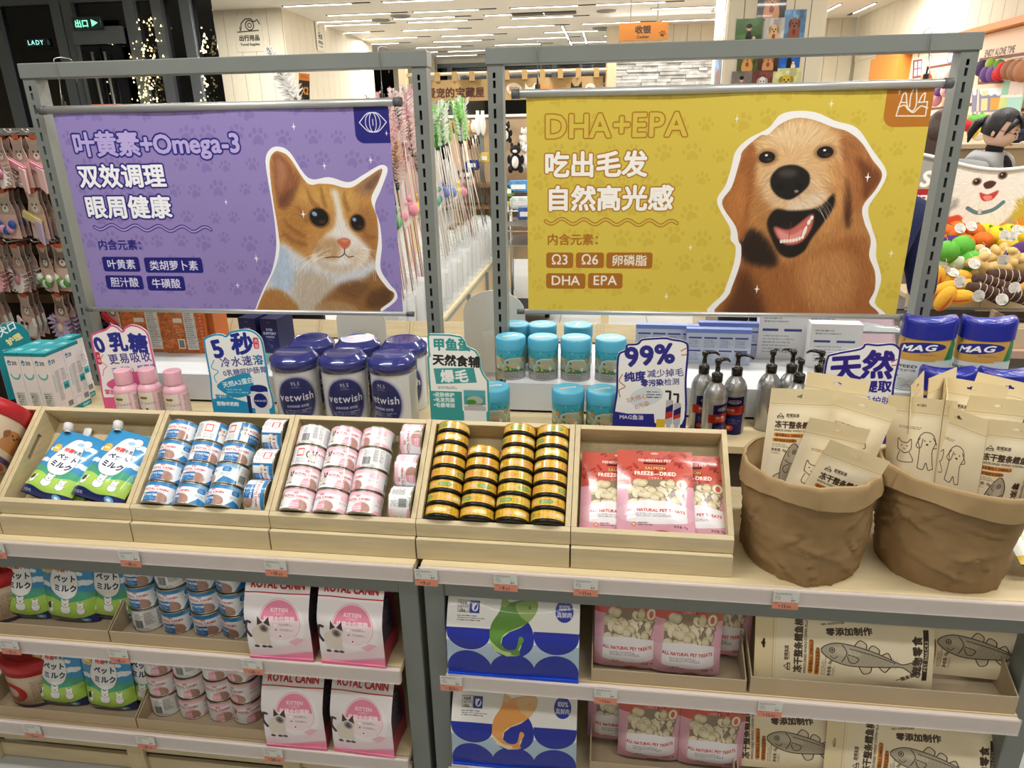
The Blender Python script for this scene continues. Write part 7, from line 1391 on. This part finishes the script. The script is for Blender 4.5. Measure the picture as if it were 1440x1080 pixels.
v = ay(150, 148, 3.6); t = thing('offer_card', 'orange and white card peeking above the left banner rod', 'sign', T(v.x, 3.6, v.z-.02)); part('card', MB().box(-.085, -.003, -.10, .085, 0, .025), mat('orange_sticker', '#c8582c'), t); part('card_pole', MB().box(-.004, .0005, .02-v.z, .004, .006, .0), CHROME, t); part('card_panel', MB().box(-.03, -.0045, -.10, .083, -.0032, .018), WHITE, t)
# ------------------------------------------------------------ far toy shelving seen between the frames
PG = mat('pegboard', '#b8a080', .6, var=.05); v1, v2 = ay(632, 190, 7.9).x, ay(762, 190, 7.9).x
t = thing('toy_rack', 'tan pegboard rack of cat toys beyond the wand stand', 'display rack'); part('pegboard', MB().box(v1, 7.9, .3, v2, 7.93, ay(690, 165, 7.9).z), PG, t); part('rack_rail', MB().box(v1, 7.86, ay(690, 165, 7.9).z, v2, 7.93, ay(690, 161, 7.9).z), WHITE, t); part('rack_post', MB().box(ay(673, 190, 7.8).x, 7.80, .3, ay(679, 190, 7.8).x, 7.85, ay(690, 165, 7.9).z), GREY, t)
for z_ in (1.14, .92, .70): part('rack_shelf', MB().box(v1, 7.55, z_-.03, v2, 7.8995, z_), mat('rack_brown', '#6f5334'), t)
pl = {}
def plush(kind, px, py, Y, s, lab, cols):
    v = ay(px, py, Y)
    if kind not in pl:
        t = thing('plush_toy', 'x', 'plush toy'); A_ = mat('plush_'+cols[0].strip('#'), cols[0], .95, bump=.6, scale=60); B2 = mat('plush_'+cols[1].strip('#'), cols[1], .95, bump=.6, scale=60)
        part('body', MB().sph(0, 0, 0, .35, .22, .5, 14, 10).sph(-.3, -.02, -.4, .16, .16, .22, 10, 6).sph(.3, -.02, -.4, .16, .16, .22, 10, 6).sph(-.38, 0, .15, .12, .12, .25, 10, 6).sph(.38, 0, .15, .12, .12, .25, 10, 6), A_, t)
        part('head', MB().sph(0, -.02, .68, .32, .26, .27, 14, 10).sph(-.2, 0, .93, .09, .06, .16, 10, 6).sph(.2, 0, .93, .09, .06, .16, 10, 6), A_, t); part('belly', MB().sph(0, -.12, .0, .22, .14, .36, 12, 8).sph(0, -.2, .62, .16, .1, .12, 10, 6), B2, t); part('eye', MB().sph(-.1, -.26, .72, .03, .02, .03, 8, 6).sph(.1, -.26, .72, .03, .02, .03, 8, 6), BLACK, t); pl[kind] = Proto(t, 'plush pet toys on the far rack')
    pl[kind](lab, T(v.x, Y, v.z) @ Matrix.Diagonal((s, s, s, 1)))
plush('bk', 725, 228, 7.66, .18, 'black and white plush cat seated beside the yellow banner', ('#17161a', '#dcdad6')); plush('wt', 741, 226, 7.70, .17, 'white plush rabbit half hidden by the yellow banner', ('#dcdad6', '#e8e2dc')); plush('bk', 712, 190, 7.80, .13, 'black and white plush cat hanging above the seated one', 0); plush('wt', 704, 205, 7.82, .11, 'small white plush hanging left of the black cats', 0); plush('wt', 737, 196, 7.82, .11, 'small white plush hanging beside the banner edge', 0)
sl = {}
for i, (px, py, c) in enumerate(((649, 180, '#c8c4c4'), (658, 180, '#d09040'), (666, 179, '#dcd8d0'), (658, 203, '#c88a4c'), (668, 200, '#d4cfc8'), (652, 200, '#b8784c'), (672, 176, '#e0dedc'), (679, 176, '#dddbd8'))):
    v = ay(px, py, 7.75); t = thing('hanging_cat_toy', 'oval cat toy on the far pegboard, %s' % ('grey, top left', 'orange, top second', 'white and orange, top third', 'tan, lower middle', 'white, lower right', 'brown, lower left', 'long white one, left of the pair', 'long white one, right of the pair')[i], 'cat toy', T(v.x, 7.75, v.z), 'cat toys on the far pegboard'); k_ = 1.9 if i > 5 else 1.
    part('toy', MB().sph(0, 0, 0, .033, .02, .055*k_, 12, 8), mat('plush_'+c.strip('#'), c, .8), t); part('tag_card', MB().box(-.018, .0, .055*k_-.005, .018, .003, .075*k_), WHITE, t)
for i, (px, py, Y, c, w_) in enumerate(((665, 232, 7.6, '#1c2f78', .14), (655, 245, 7.5, '#1d1c20', .16), (682, 222, 7.6, '#c8b048', .1), (730, 262, 6.6, '#4a86b8', .2), (735, 285, 6.4, '#c8d4d0', .22), (715, 268, 6.6, '#6a9a4c', .1), (712, 292, 6.5, '#b8b040', .1), (742, 300, 6.2, '#3c5a98', .18))):
    v = ay(px, py, Y); t = thing('pet_goods_pack', 'bundled pack on the far rack, %s' % ('navy one', 'black one', 'yellow one', 'sky blue one', 'pale mint one', 'green one', 'olive one', 'blue one at banner edge')[i], 'pack', T(v.x, Y, v.z-.05), 'bundled packs on the far rack'); part('pack', MB().box(-w_/2, -.06, 0, w_/2, .06, .10), mat('pack_'+c.strip('#'), c, .4, var=.3, vscale=30), t, bevel=.015, seg=2); part('pack_label', MB().box(-w_/3, -.0625, .03, w_/3, -.0605, .07), WHITE, t)
# wire trolley / lower cart
t = thing('wire_cart', 'grey wire cart with castors in the far aisle', 'cart'); v = ay(722, 300, 6.4)
for z_ in (1.02, .85): part('wire_basket', MB().tube([(v.x-.05, 6.15, z_), (v.x+.32, 6.15, z_)], .006, 6).tube([(v.x-.05, 6.75, z_), (v.x+.32, 6.75, z_)], .006, 6).tube([(v.x+.32, 6.15, z_), (v.x+.32, 6.75, z_)], .006, 6).tube([(v.x+.32, 6.15, z_-.12), (v.x+.32, 6.75, z_-.12)], .006, 6), CHROME, t); part('basket_floor', MB().box(v.x-.05, 6.15, z_-.13, v.x+.32, 6.75, z_-.12), CHROME, t)
for dx in (-.03, .30):
    part('cart_leg', MB().tube([(v.x+dx, 6.45, .1), (v.x+dx, 6.45, 1.04)], .012, 8), CHROME, t); part('castor', MB().tube([(v.x+dx-.02, 6.45, .045), (v.x+dx+.02, 6.45, .045)], .04, 12), BLACK, t)
part('cart_base', MB().box(v.x-.08, 6.2, .10, v.x+.36, 6.7, .13), BLACK, t)
# ------------------------------------------------------------ vegetable toy display at the right
def tri(a): return a
PX = lambda px, py, Y: ay(px, py, Y)
st = thing('toy_display', 'beige stepped display holding the vegetable toys', 'display stand'); BE = mat('beige_step', '#c4b296', .5)
for Yq, za, d_, fz in ((3.40, .79, .2, .745), (3.62, .925, .2, .86), (3.84, 1.06, .22, .99)): part('step', MB().box(1.42, Yq-.13, za-.02, 2.75, Yq+.10, za), BE, st); 
for k_ in range(3):
    Yq, zf0, zf1 = ((3.262, .735, .825), (3.482, .865, .955), (3.702, 1.0, 1.09))[k_]
    for x in np.arange(1.42, 2.7, .33): part('front_board', MB().box(x+.002, Yq, zf0, x+.328, Yq+.007, zf1), BE, st, bevel=.001)
part('stand_body', MB().box(1.42, 3.30, .10, 2.75, 3.95, .734), mat('stand_grey', '#77716a', .6), st); part('stand_shelf', MB().box(1.40, 3.22, .70, 2.78, 3.2995, .734), mat('rail_pinkish', '#b89a88', .4), st)
part('divider', MB().box(1.80, 3.27, .80, 1.806, 3.48, .86), BE, st)
M_ = lambda c, b=.4: mat('crochet_'+c.strip('#'), c, .8, bump=b, scale=70)
def veg(kind, c, c2=None):
    t = thing(kind, 'x', 'plush vegetable')
    if kind in ('orange_toy', 'lemon_toy'): part('body', MB().sph(0, 0, 0, .05, .05, .042, 18, 12, fn=lambda p: 1+.03*math.cos(8*math.atan2(p.x, p.y))*(1-abs(p.z))), M_(c), t); part('stalk', MB().sph(0, 0, .043, .010, .010, .006, 8, 6), M_('#3f7a34'), t)
    elif kind == 'aubergine_toy': part('body', MB().sph(0, 0, 0, .036, .036, .06, 16, 10, fn=lambda p: 1-.25*p.z), M_(c), t); part('cap', MB().lathe([(.026, .03), (.020, .05), (.006, .058), (.004, .075)], 12), M_('#4f8a3a'), t)
    elif kind == 'cabbage_toy': part('stem', MB().sph(0, 0, 0, .04, .036, .06, 14, 10), M_('#c9d8b8'), t); part('leaves', MB().sph(0, .0, .075, .062, .05, .06, 40, 14, fn=lambda p: 1+.10*math.sin(18*math.atan2(p.x, p.y))*(1-abs(p.z)*.5)), M_(c), t)
    elif kind == 'ginger_toy':
        m = MB().sph(0, 0, 0, .030, .028, .065, 14, 10)
        for x, z, r in ((.03, .03, .022), (-.03, .0, .02), (.028, -.04, .02), (-.022, .055, .018)): m.sph(x, 0, z, r*1.4, r, r, 10, 8)
        part('body', m, M_(c, .1), t)
    elif kind == 'corn_toy': part('body', MB().sph(0, 0, 0, .036, .036, .065, 30, 20, fn=lambda p: 1+.05*math.sin(15*math.atan2(p.x, p.y))*math.sin(22*p.z)), M_(c), t); part('silk', MB().sph(0, -.022, -.01, .010, .018, .05, 10, 6), M_('#c8502c'), t)
    elif kind == 'sausage_toy':
        m = MB().tube([(-.10, 0, .0), (-.095, 0, .0), (-.05, 0, .008), (0, 0, .01), (.05, 0, .006), (.095, 0, 0), (.10, 0, 0)], [.012, .026, .032, .032, .032, .026, .012], 16); part('body', m, M_(c, .8), t)
        for x in (-.06, -.03, 0, .03, .06): part('string_band', MB().lathe([(.0327, -.0015), (.0335, 0), (.0327, .0015)], 16, M=T(x, 0, .009) @ Ry(PI/2)), M_('#d8c8b0'), t)
    elif kind == 'carrot_toy': part('body', MB().lathe([(.001, -.07), (.012, -.05), (.022, 0), (.026, .04), (.018, .055), (.001, .06)], 16), M_(c), t); part('leaf_tuft', MB().sph(0, 0, .075, .022, .012, .025, 10, 6), M_('#4f8a3a'), t)
    return Proto(t, kind.replace('_', ' ')+'s on the stepped display')
VG = {'o': veg('orange_toy', '#dd7226'), 'l': veg('lemon_toy', '#e6c62a'), 'L': None, 'a': veg('aubergine_toy', '#4c2466'), 'c': veg('cabbage_toy', '#5fb03c'), 'g': veg('ginger_toy', '#d8b878'), 'y': veg('corn_toy', '#dba32c'), 's': veg('sausage_toy', '#43291f'), 'k': veg('carrot_toy', '#e08a2c')}
VG['L'] = veg('lime_toy', '#7cb83c') if False else None
vn = {'o': 'orange fruit toy', 'l': 'yellow lemon toy', 'a': 'purple aubergine toy', 'c': 'green cabbage toy', 'g': 'beige ginger root toy', 'y': 'yellow crochet corn toy', 's': 'brown crochet sausage toy', 'k': 'orange carrot toy'}
vc = {}
rv = random.Random(5)
def vp(k, px, py, Y, rz=0, rx=0, ry=0, s=1., row=''):
    v = ay(px, py, Y); vc[(k, row)] = vc.get((k, row), 0)+1; VG[k]('%s in the %s row of the stepped display, %s from the left' % (vn[k], row, ORD[vc[(k, row)]-1]), T(v.x, Y, v.z) @ Rz(rz) @ Rx(rx) @ Ry(ry) @ Matrix.Diagonal((s, s, s, 1)))
for px, py, Y in ((1330, 326, 3.90), (1346, 322, 3.92), (1346, 334, 3.83), (1357, 341, 3.76), (1371, 325, 3.90), (1382, 337, 3.76), (1330, 341, 3.80)): vp('o', px, py, Y, rv.uniform(0, 3), .4, s=.92, row='top')
for px, py, Y in ((1388, 326, 3.92), (1402, 330, 3.82), (1418, 327, 3.92), (1417, 343, 3.77), (1438, 330, 3.9)): vp('l', px, py, Y, 0, .7, s=.95, row='top')
vp('a', 1342, 340, 3.74, 0, 0, 1.4, .9, 'top')
for px, py, Y, ry in ((1337, 362, 3.62, .6), (1346, 370, 3.56, 1.5), (1322, 372, 3.55, .2)): vp('c', px, py, Y, 0, .2, ry, .85, 'middle')
for px, py, Y, ry in ((1368, 362, 3.62, -.5), (1384, 365, 3.60, 1.2), (1396, 360, 3.66, 1.5), (1380, 374, 3.53, -.9), (1405, 376, 3.52, 1.6), (1420, 370, 3.54, .3), (1436, 372, 3.55, 1.4), (1412, 360, 3.68, -1.2)): vp('g', px, py, Y, 0, .2, ry, 1.0, 'middle')
vp('a', 1437, 352, 3.6, 0, 0, .9, 1.15, 'middle'); vp('a', 1362, 372, 3.64, 0, 0, 1.5, .6, 'middle')
for px, py, Y, ry in ((1328, 395, 3.46, .9), (1346, 390, 3.48, 1.4), (1332, 406, 3.38, 1.2), (1360, 403, 3.40, 1.3), (1329, 420, 3.31, .4), (1350, 418, 3.31, 1.5), (1318, 392, 3.46, 0)): vp('y', px, py, Y, 0, .2, ry, .95, 'bottom')
for px, py, Y, ry in ((1396, 402, 3.38, .33), (1418, 391, 3.47, .08), (1388, 414, 3.33, .35), (1437, 421, 3.30, .3)): vp('s', px, py, Y, 0, 0, ry, .95, 'bottom')
for px, py in ((1434, 412), (1440, 404)): vp('k', px, py, 3.33, 0, 0, 1.0, .9, 'bottom')
# green corn toys left of the frame post
vp('c', 1290, 316, 3.84, 0, 0, .1, .9, 'top'); vp('c', 1297, 335, 3.80, 0, 0, .8, .8, 'top')
TGI = imat('toy_tag_face', (lambda c: (c.fine(4, 6, 36, 34, 5, '#6a625a'), c.ell(30, 30, 6, 5, '#6a8a70', .7), c.img('toy_tag_print'))[-1])(Cv(40, 40, '#d4d0c8', 1.6)), .5)
t = thing('paper_tag', 'x', 'paper tag'); part('tag', MB().disc(.026, 0, 20, M=Rx(PI/2)).disc(.026, .0015, 20, up=False, M=Rx(PI/2)), TGI, t); part('tag_loop', MB().tube([(0, -.001, .024), (.004, 0, .04), (.0, .006, .055)], .0008, 5), WHITE, t); TG = Proto(t, 'paper tags on the vegetable toys')
for i, (px, py, Y, rx, ry) in enumerate(((1300, 322, 3.775, 0, 0), (1350, 321, 3.78, -.5, .4), (1366, 318, 3.8, -.6, 0), (1413, 331, 3.70, -.3, .2), (1423, 332, 3.70, -.3, .3), (1431, 323, 3.8, -.6, 0), (1370, 371, 3.47, -.6, -.2), (1385, 355, 3.58, -.6, 0), (1411, 366, 3.47, 0, .1), (1328, 381, 3.44, 0, 0), (1350, 396, 3.32, -.2, 0), (1376, 416, 3.25, -.1, 0), (1409, 421, 3.25, -.3, 0), (1427, 405, 3.28, -.2, .4), (1331, 349, 3.66, -.3, 0), (1340, 383, 3.44, -.9, .3))):
    v = ay(px, py, Y); TG('round white paper tag %s' % ('beside the green cabbage toys left of the post', 'on the second orange toy', 'at the top edge of the orange toys', 'on the lemon toys, left', 'on the lemon toys, right', 'at the top right corner', 'on the ginger toys, left', 'above the ginger toys', 'on the ginger toys, right', 'above the corn toys, left', 'on the corn toys, middle', 'between corn and sausage toys', 'under the sausage toys', 'beside the carrot toys', 'under the orange toys, far left', 'lying flat on the corn toys')[i], T(v.x, Y, v.z) @ Rx(rx) @ Ry(ry))
# wavy topped poster board with the white dog
X0, Z1 = MX, MZ; t = thing('poster_board', 'wavy topped poster board with a smiling white fluffy dog', 'poster board')
P = [(1.36, .98), (2.6, .98), (2.6, 1.56)]+[(x, 1.50+.045*math.cos((x-1.45)*6.2)) for x in np.arange(2.5, 1.35, -.05)]
sc_ = 415; part('board', MB().prism(P, 3.97, 3.98, side=1, uvf=lambda x, z: ((x-X0)*sc_/360, 1-(Z1-z)*sc_/245)), [imat('maltese_face', print_maltese(), .5), WHITE], t)
top = P[3:]; part('white_edge', MB().tube([(x, 3.968, z) for x, z in top], .010, 8), WHITE, t, 'white wavy edging')
part('board_foot', MB().box(1.36, 3.97, .735, 2.6, 3.98, .979), WHITE, t)
# counter behind the women and the toys on it
t = thing('toy_counter', 'beige counter with toys behind the two women', 'counter'); part('counter_top', MB().box(2.35, 5.6, 1.50, 3.39, 7.6, 1.53), BE, t); part('counter_front', MB().box(2.38, 5.63, .0, 3.37, 7.57, 1.4995), mat('counter_front', '#b09878', .6), t)
tk = {}
def small(px, py, Y, c, r, lab, cat='plush toy', grp='small toys on the counter', fl=1.):
    v = ay(px, py, Y) if Y else None; t = thing('round_toy', lab, cat, T(v.x, v.y, v.z), grp); part('toy', MB().sph(0, 0, 0, r, r, r*fl, 12, 8), M_(c), t); part('toy_top', MB().sph(0, 0, r*fl, r*.25, r*.25, r*.2, 8, 5), M_('#4f8a3a' if c != '#1c2448' else '#2a3460'), t)
for i, (px, py, c, r) in enumerate(((1362, 176, '#b8242c', .045), (1370, 184, '#d8b83c', .05), (1368, 171, '#5a9a3c', .045), (1379, 170, '#5a9a3c', .05), (1388, 175, '#5a3470', .055), (1377, 188, '#d8d4cc', .05), (1440, 184, '#1c2448', .07), (1428, 188, '#1c2448', .07))):
    small(px, py, 5.75, c, r, 'small toy on the counter behind the woman with glasses, %s' % ('red', 'yellow', 'green left', 'green right', 'purple', 'white', 'navy right', 'navy left')[i])
for i, (px, py, c, r) in enumerate(((1380, 96, '#4a3560', .07), (1389, 104, '#5a4080', .075), (1398, 103, '#6a4484', .075), (1393, 90, '#8ab03c', .05), (1405, 92, '#4f8a3a', .05), (1410, 99, '#c0242c', .07), (1404, 104, '#c0242c', .06), (1420, 98, '#8a5c42', .08), (1430, 99, '#8f6248', .085), (1439, 100, '#9a6a4c', .085), (1302, 112, '#c8643c', .07), (1326, 108, '#d8cfc4', .07), (1334, 106, '#d8cfc4', .07), (1320, 128, '#6a4484', .06), (1330, 128, '#d8a0a0', .06), (1316, 140, '#c890a8', .07), (1337, 126, '#6a4484', .06))):
    v = ax(px, py, 3.32); t = thing('hanging_toy', 'hanging vegetable toy on the mural wall, %s' % ('slate one at left end', 'purple round one', 'purple round one, right of its twin', 'lime tuft', 'green tuft', 'red round one', 'small red one', 'brown one, first', 'brown one, second', 'brown one at image edge', 'orange one by the window picture', 'white one, left', 'white one, right', 'violet one under the white ones', 'pale rose one', 'mauve one lowest', 'violet one, right')[i], 'hanging toy', T(3.32, v.y, v.z), 'vegetable toys hanging on the mural wall'); part('toy', MB().sph(0, 0, 0, r*.8, r, r, 12, 8), M_(c), t); part('hook', MB().tube([(0, 0, r), (.08, 0, r+.01)], .003, 5), CHROME, t)
for i, (px, py, c) in enumerate(((1420, 122, '#8ec0a8'), (1433, 120, '#dcc8c0'), (1420, 146, '#b8c880'), (1434, 146, '#9ac8c0'))):
    v = ax(px, py, 3.38); t = thing('toy_pack', 'flat printed toy pack hung on the mural wall, %s' % ('upper left', 'upper right', 'lower left', 'lower right')[i], 'pack', T(3.375-.014*i, v.y, v.z), 'printed packs on the mural wall'); part('pack', MB().box(0, -.11, -.072, .012, .11, .072), mat('pack_print_'+c.strip('#'), c, .4), t); part('pack_header', MB().box(-.002, -.11, .05, -.0005, .11, .072), WHITE, t)
# ------------------------------------------------------------ people
def skinned(joints, edges, rad, name, m, parent, sub=1, head=None, label=None):
    me = bpy.data.meshes.new(name); me.from_pydata(joints, edges, []); o = bpy.data.objects.new(name, me); COL.objects.link(o)
    md = o.modifiers.new('s', 'SKIN'); sv = me.skin_vertices[0].data
    for i, r in enumerate(rad): sv[i].radius = (r if isinstance(r, tuple) else (r, r))
    sv[0].use_root = True; o.modifiers.new('ss', 'SUBSURF').levels = sub
    dg = bpy.context.evaluated_depsgraph_get(); dg.update(); nm = bpy.data.meshes.new_from_object(o.evaluated_get(dg)); bpy.data.objects.remove(o)
    if head:
        bm = bmesh.new(); bm.from_mesh(nm); mb = head; vs = [bm.verts.new(v) for v in mb.v]
        for f in mb.f:
            try: bm.faces.new([vs[i] for i in f])
            except ValueError: pass
        bm.to_mesh(nm); bm.free()
    for p in nm.polygons: p.use_smooth = True
    nm.materials.clear(); nm.materials.append(m); nm.name = name; q = bpy.data.objects.new(name, nm); COL.objects.link(q); q.parent = parent
    if label: q['label'] = label
    return q
def headmesh(M):
    def fn(p):
        k = 1.
        if p.y < 0 and abs(p.x) < .16 and -.25 < p.z < .12: k += .13*(1-abs(p.x)/.16)*(1-abs((p.z+.12)/.2)) if abs(p.z+.12) < .2 else 0
        if p.y < -.5 and .0 < p.z < .22 and .18 < abs(p.x) < .5: k -= .035
        if p.z < -.3: k *= 1-.16*(-.3-p.z)
        return k
    m = MB().sph(0, 0, 0, .078, .096, .118, 32, 24, M=M, fn=fn)
    for s_ in (-1, 1): m.sph(s_*.078, .01, -.01, .010, .018, .030, 10, 8, M=M)
    return m
def person(lab, x, y, face, H, top, bottom, hair, tilt=0., arms=None, hairstyle='long', collar=None, skin='#d2a488'):
    """face = z rotation of the facing direction from -y; H height"""
    t = thing('person', lab, 'person', T(x, y, 0) @ Rz(face)); s = H/1.65; SK = mat('skin_'+skin.strip('#'), skin, .5)
    hd = Vector((0, -.02*1-.06*abs(tilt), 1.53)); A1, A2 = arms or (((-.19, -.0, 1.33), (-.24, -.03, 1.07), (-.20, -.22, .95)), ((.19, 0, 1.33), (.24, -.03, 1.07), (.20, -.22, .95)))
    J = [(0, 0, .95), (0, 0, 1.12), (0, .01, 1.30), (0, 0, 1.40), hd*1.0 - Vector((0, 0, .07)), A1[0], A1[1], A1[2], A2[0], A2[1], A2[2], (-.09, 0, .88), (-.10, -.01, .48), (-.10, .01, .08), (-.10, -.12, .03), (.09, 0, .88), (.10, -.01, .48), (.10, .01, .08), (.10, -.12, .03)]
    E = [(0, 1), (1, 2), (2, 3), (3, 4), (2, 5), (5, 6), (6, 7), (2, 8), (8, 9), (9, 10), (0, 11), (11, 12), (12, 13), (13, 14), (0, 15), (15, 16), (16, 17), (17, 18)]
    rr = [.11, .10, .085, .044, .042, .05, .038, .026, .05, .038, .026, .075, .05, .034, .03, .075, .05, .034, .03]
    # hands: palm and five fingers each, as chains off the wrist
    for w_, sgn in ((7, -1), (10, 1)):
        wv = Vector(J[w_]); el = Vector(J[w_-1]); d_ = (wv-el).normalized(); pal = wv+d_*.055; J.append(tuple(pal)); E.append((w_, len(J)-1)); rr.append(.022); pi = len(J)-1
        for k in range(4):
            off = Vector(((k-1.5)*.019, 0, 0)); a_ = pal+off+d_*(.035); b_ = a_+d_*(.028+.006*(k in (1, 2)))+Vector((0, .006, -.008)); J += [tuple(a_), tuple(b_)]; rr += [.008, .006]; E += [(pi, len(J)-2), (len(J)-2, len(J)-1)]
        a_ = wv+d_*.03+Vector((-sgn*.028, 0, 0)); b_ = a_+d_*.03+Vector((-sgn*.008, 0, 0)); J += [tuple(a_), tuple(b_)]; rr += [.0095, .008]; E += [(w_, len(J)-2), (len(J)-2, len(J)-1)]
    sc3 = lambda L_: [tuple(Vector(p)*s) for p in L_]
    HM = T(hd.x*s, hd.y*s, (hd.z+.0)*s) @ Rx(tilt) @ Matrix.Diagonal((s, s, s, 1))
    skinned(sc3(J), E, [r*s for r in rr], 'body', SK, t, 1, headmesh(HM))
    # upper garment, slightly larger than the body
    Jt = [(0, 0, .90), (0, 0, 1.12), (0, .01, 1.32), (0, .0, 1.41), A1[0], A1[1], tuple(Vector(A1[1]).lerp(Vector(A1[2]), .85)), A2[0], A2[1], tuple(Vector(A2[1]).lerp(Vector(A2[2]), .85))]
    skinned(sc3(Jt), [(0, 1), (1, 2), (2, 3), (2, 4), (4, 5), (5, 6), (2, 7), (7, 8), (8, 9)], [r*s for r in (.165, .15, .165, .085, .095, .068, .05, .095, .068, .05)], 'top_garment', mat('cloth_top_'+top.strip('#'), top, .9, bump=.5, scale=90), t, 2)
    Jb = [(0, 0, .97), (-.085, 0, .86), (-.10, -.01, .48), (-.10, .01, .10), (.085, 0, .86), (.10, -.01, .48), (.10, .01, .10)]
    skinned(sc3(Jb), [(0, 1), (1, 2), (2, 3), (0, 4), (4, 5), (5, 6)], [r*s for r in (.125, .095, .075, .06, .095, .075, .06)], 'trousers', mat('cloth_bottom_'+bottom.strip('#'), bottom, .85), t, 2)
    part('shoe', MB().sph(-.10*s, -.05, .035, .045, .12, .035, 14, 8), BLACK, t); part('shoe', MB().sph(.10*s, -.05, .035, .045, .12, .035, 14, 8), BLACK, t)
    HR = mat('hair_'+hair.strip('#'), hair, .45, bump=.6, scale=40, stretch=(8, 8, 1)); m = MB()
    def cap(u, v):
        a = 2*PI*u; b = PI*(.5-v*(.62 if abs(math.sin(PI*(u-.0)))**2 > .35 else .34)); rx, ry, rz = .088, .106, .128; return (rx*math.cos(b)*math.sin(a), -ry*math.cos(b)*math.cos(a)+.006, rz*math.sin(b)+.008)
    m.grid(cap, 40, 14, M=HM)
    if hairstyle == 'long':
        m.grid(lambda u, v: (.092*math.sin(PI*(u-.5)*1.25)*(1+.15*v), .02+.085*math.cos(PI*(u-.5)*1.25)+.02*v, .02-.34*v+.01*math.sin(u*30)), 26, 10, M=HM)
    else:
        m.sph(-.0, .105, .035, .026, .026, .028, 14, 8, M=HM); m.tube([tuple(HM @ Vector(p)) for p in ((0, .115, .03), (0, .145, .0), (0, .155, -.06), (0, .145, -.12))], [.022*s, .030*s, .024*s, .005*s], 10)
        [m.tube([tuple(HM @ Vector(p)) for p in ((q*.055, -.070, .085), (q*.078, -.062, .04), (q*.083, -.050, -.01))], [.020*s, .014*s, .003*s], 8) for q in (-1, 1)]; [m.tube([tuple(HM @ Vector(p)) for p in ((q*.012-.004, -.06, .118), (q*.016, -.098, .088), (q*.018, -.106, .048))], [.012*s, .011*s, .004*s], 6) for q in (-3, -2, -1, 0, 1, 2, 3)]
    part('hair', m, HR, t)
    for s_ in (-1, 1): part('eye', MB().sph(s_*.030, -.088, .012, .011, .006, .005, 10, 6, M=HM), BLACK, t); part('eyebrow', MB().tube([tuple(HM @ Vector(p)) for p in ((s_*.016, -.093, .034), (s_*.046, -.084, .034))], .0022, 5), HR, t)
    part('mouth', MB().sph(0, -.090, -.056, .021, .007, .006, 12, 6, M=HM), mat('lip', '#a8584c', .5), t)
    return t, HM, s
v = ay(1398, 184, 5.3); HW = v.z/1.53*1.65
t, HM, s = person('woman with ponytail and glasses in grey vest over black turtleneck', v.x, 5.3, .82, HW, '#8b8d90', '#30343c', '#151215', tilt=.32, hairstyle='pony', skin='#dcb49c')
G = mat('thin_glasses_frame', '#2a2422', .3, .6)
g_ = MB()
for s_ in (-1, 1): g_.tube([tuple(HM @ Vector((s_*.034+.024*math.cos(a), -.106, .006+.020*math.sin(a)))) for a in np.linspace(0, 2*PI, 18)], .0016, 5); g_.tube([tuple(HM @ Vector(p)) for p in ((s_*.058, -.104, .01), (s_*.080, -.04, .012), (s_*.082, .01, .008))], .0014, 5)
part('glasses', g_, G, t)
part('turtleneck', MB().lathe([(.062, 0), (.054, .05), (.050, .085)], 20, M=T(0, -.012*s, 1.365*s) @ Rx(.15)).sph(0, -.05*s, 1.28*s, .085, .10, .13, 16, 10), mat('black_knit', '#131316', .9, bump=.5, scale=120), t, 'black turtleneck'); part('cream_sleeve', MB().sph(.185*s, -.0, 1.27*s, .09, .09, .11, 16, 10), mat('cream_knit', '#dcd8cc', .9, bump=.5, scale=120), t, 'cream knit shoulder')
v = ay(1322, 190, 4.5); person('woman with long brown hair in grey jumper seen from behind', v.x, 4.5, 2.6, 1.74, '#8c9092', '#3a3a40', '#3a261c', hairstyle='long')
v = ay(1262, 380, 3.0); t, HM, s = person('person in navy jacket and pale pink skirt behind the yellow banner', v.x-.16, 3.02, .2, 1.66, '#18214a', '#cdb6c4', '#2a201c', hairstyle='long', arms=(((-.19, 0, 1.33), (-.26, -.02, 1.10), (-.24, -.10, .93)), ((.19, 0, 1.33), (.27, -.02, 1.14), (.25, -.10, .98))))
part('skirt', MB().lathe([(.27, .42), (.23, .70), (.19, .90), (.15, 1.02)], 32, sy=.8, M=Matrix.Diagonal((s, s, s, 1))), mat('pale_pink_cloth', '#cdb6c4', .85, bump=.3, scale=20), t, 'pale pink skirt')
v = ay(1052, 458, 3.9); person('person in black trousers standing behind the yellow banner', v.x, 3.92, .3, 1.66, '#26282c', '#0e0f12', '#1c1614', hairstyle='long')
# beige rear gondola run behind the banners
t = thing('low_shelf_unit', 'low beige shelf unit in the aisle behind the yellow banner', 'shelving'); v = ay(1100, 455, 4.3)
part('unit_body', MB().box(.62, 4.3, 0, 1.42, 4.9, .72), mat('beige_step', '#c4b296'), t); part('unit_top', MB().box(.60, 4.28, .721, 1.44, 4.92, .745), mat('rack_grey', '#8d8c86'), t)
bpy.data.objects.remove(_to)
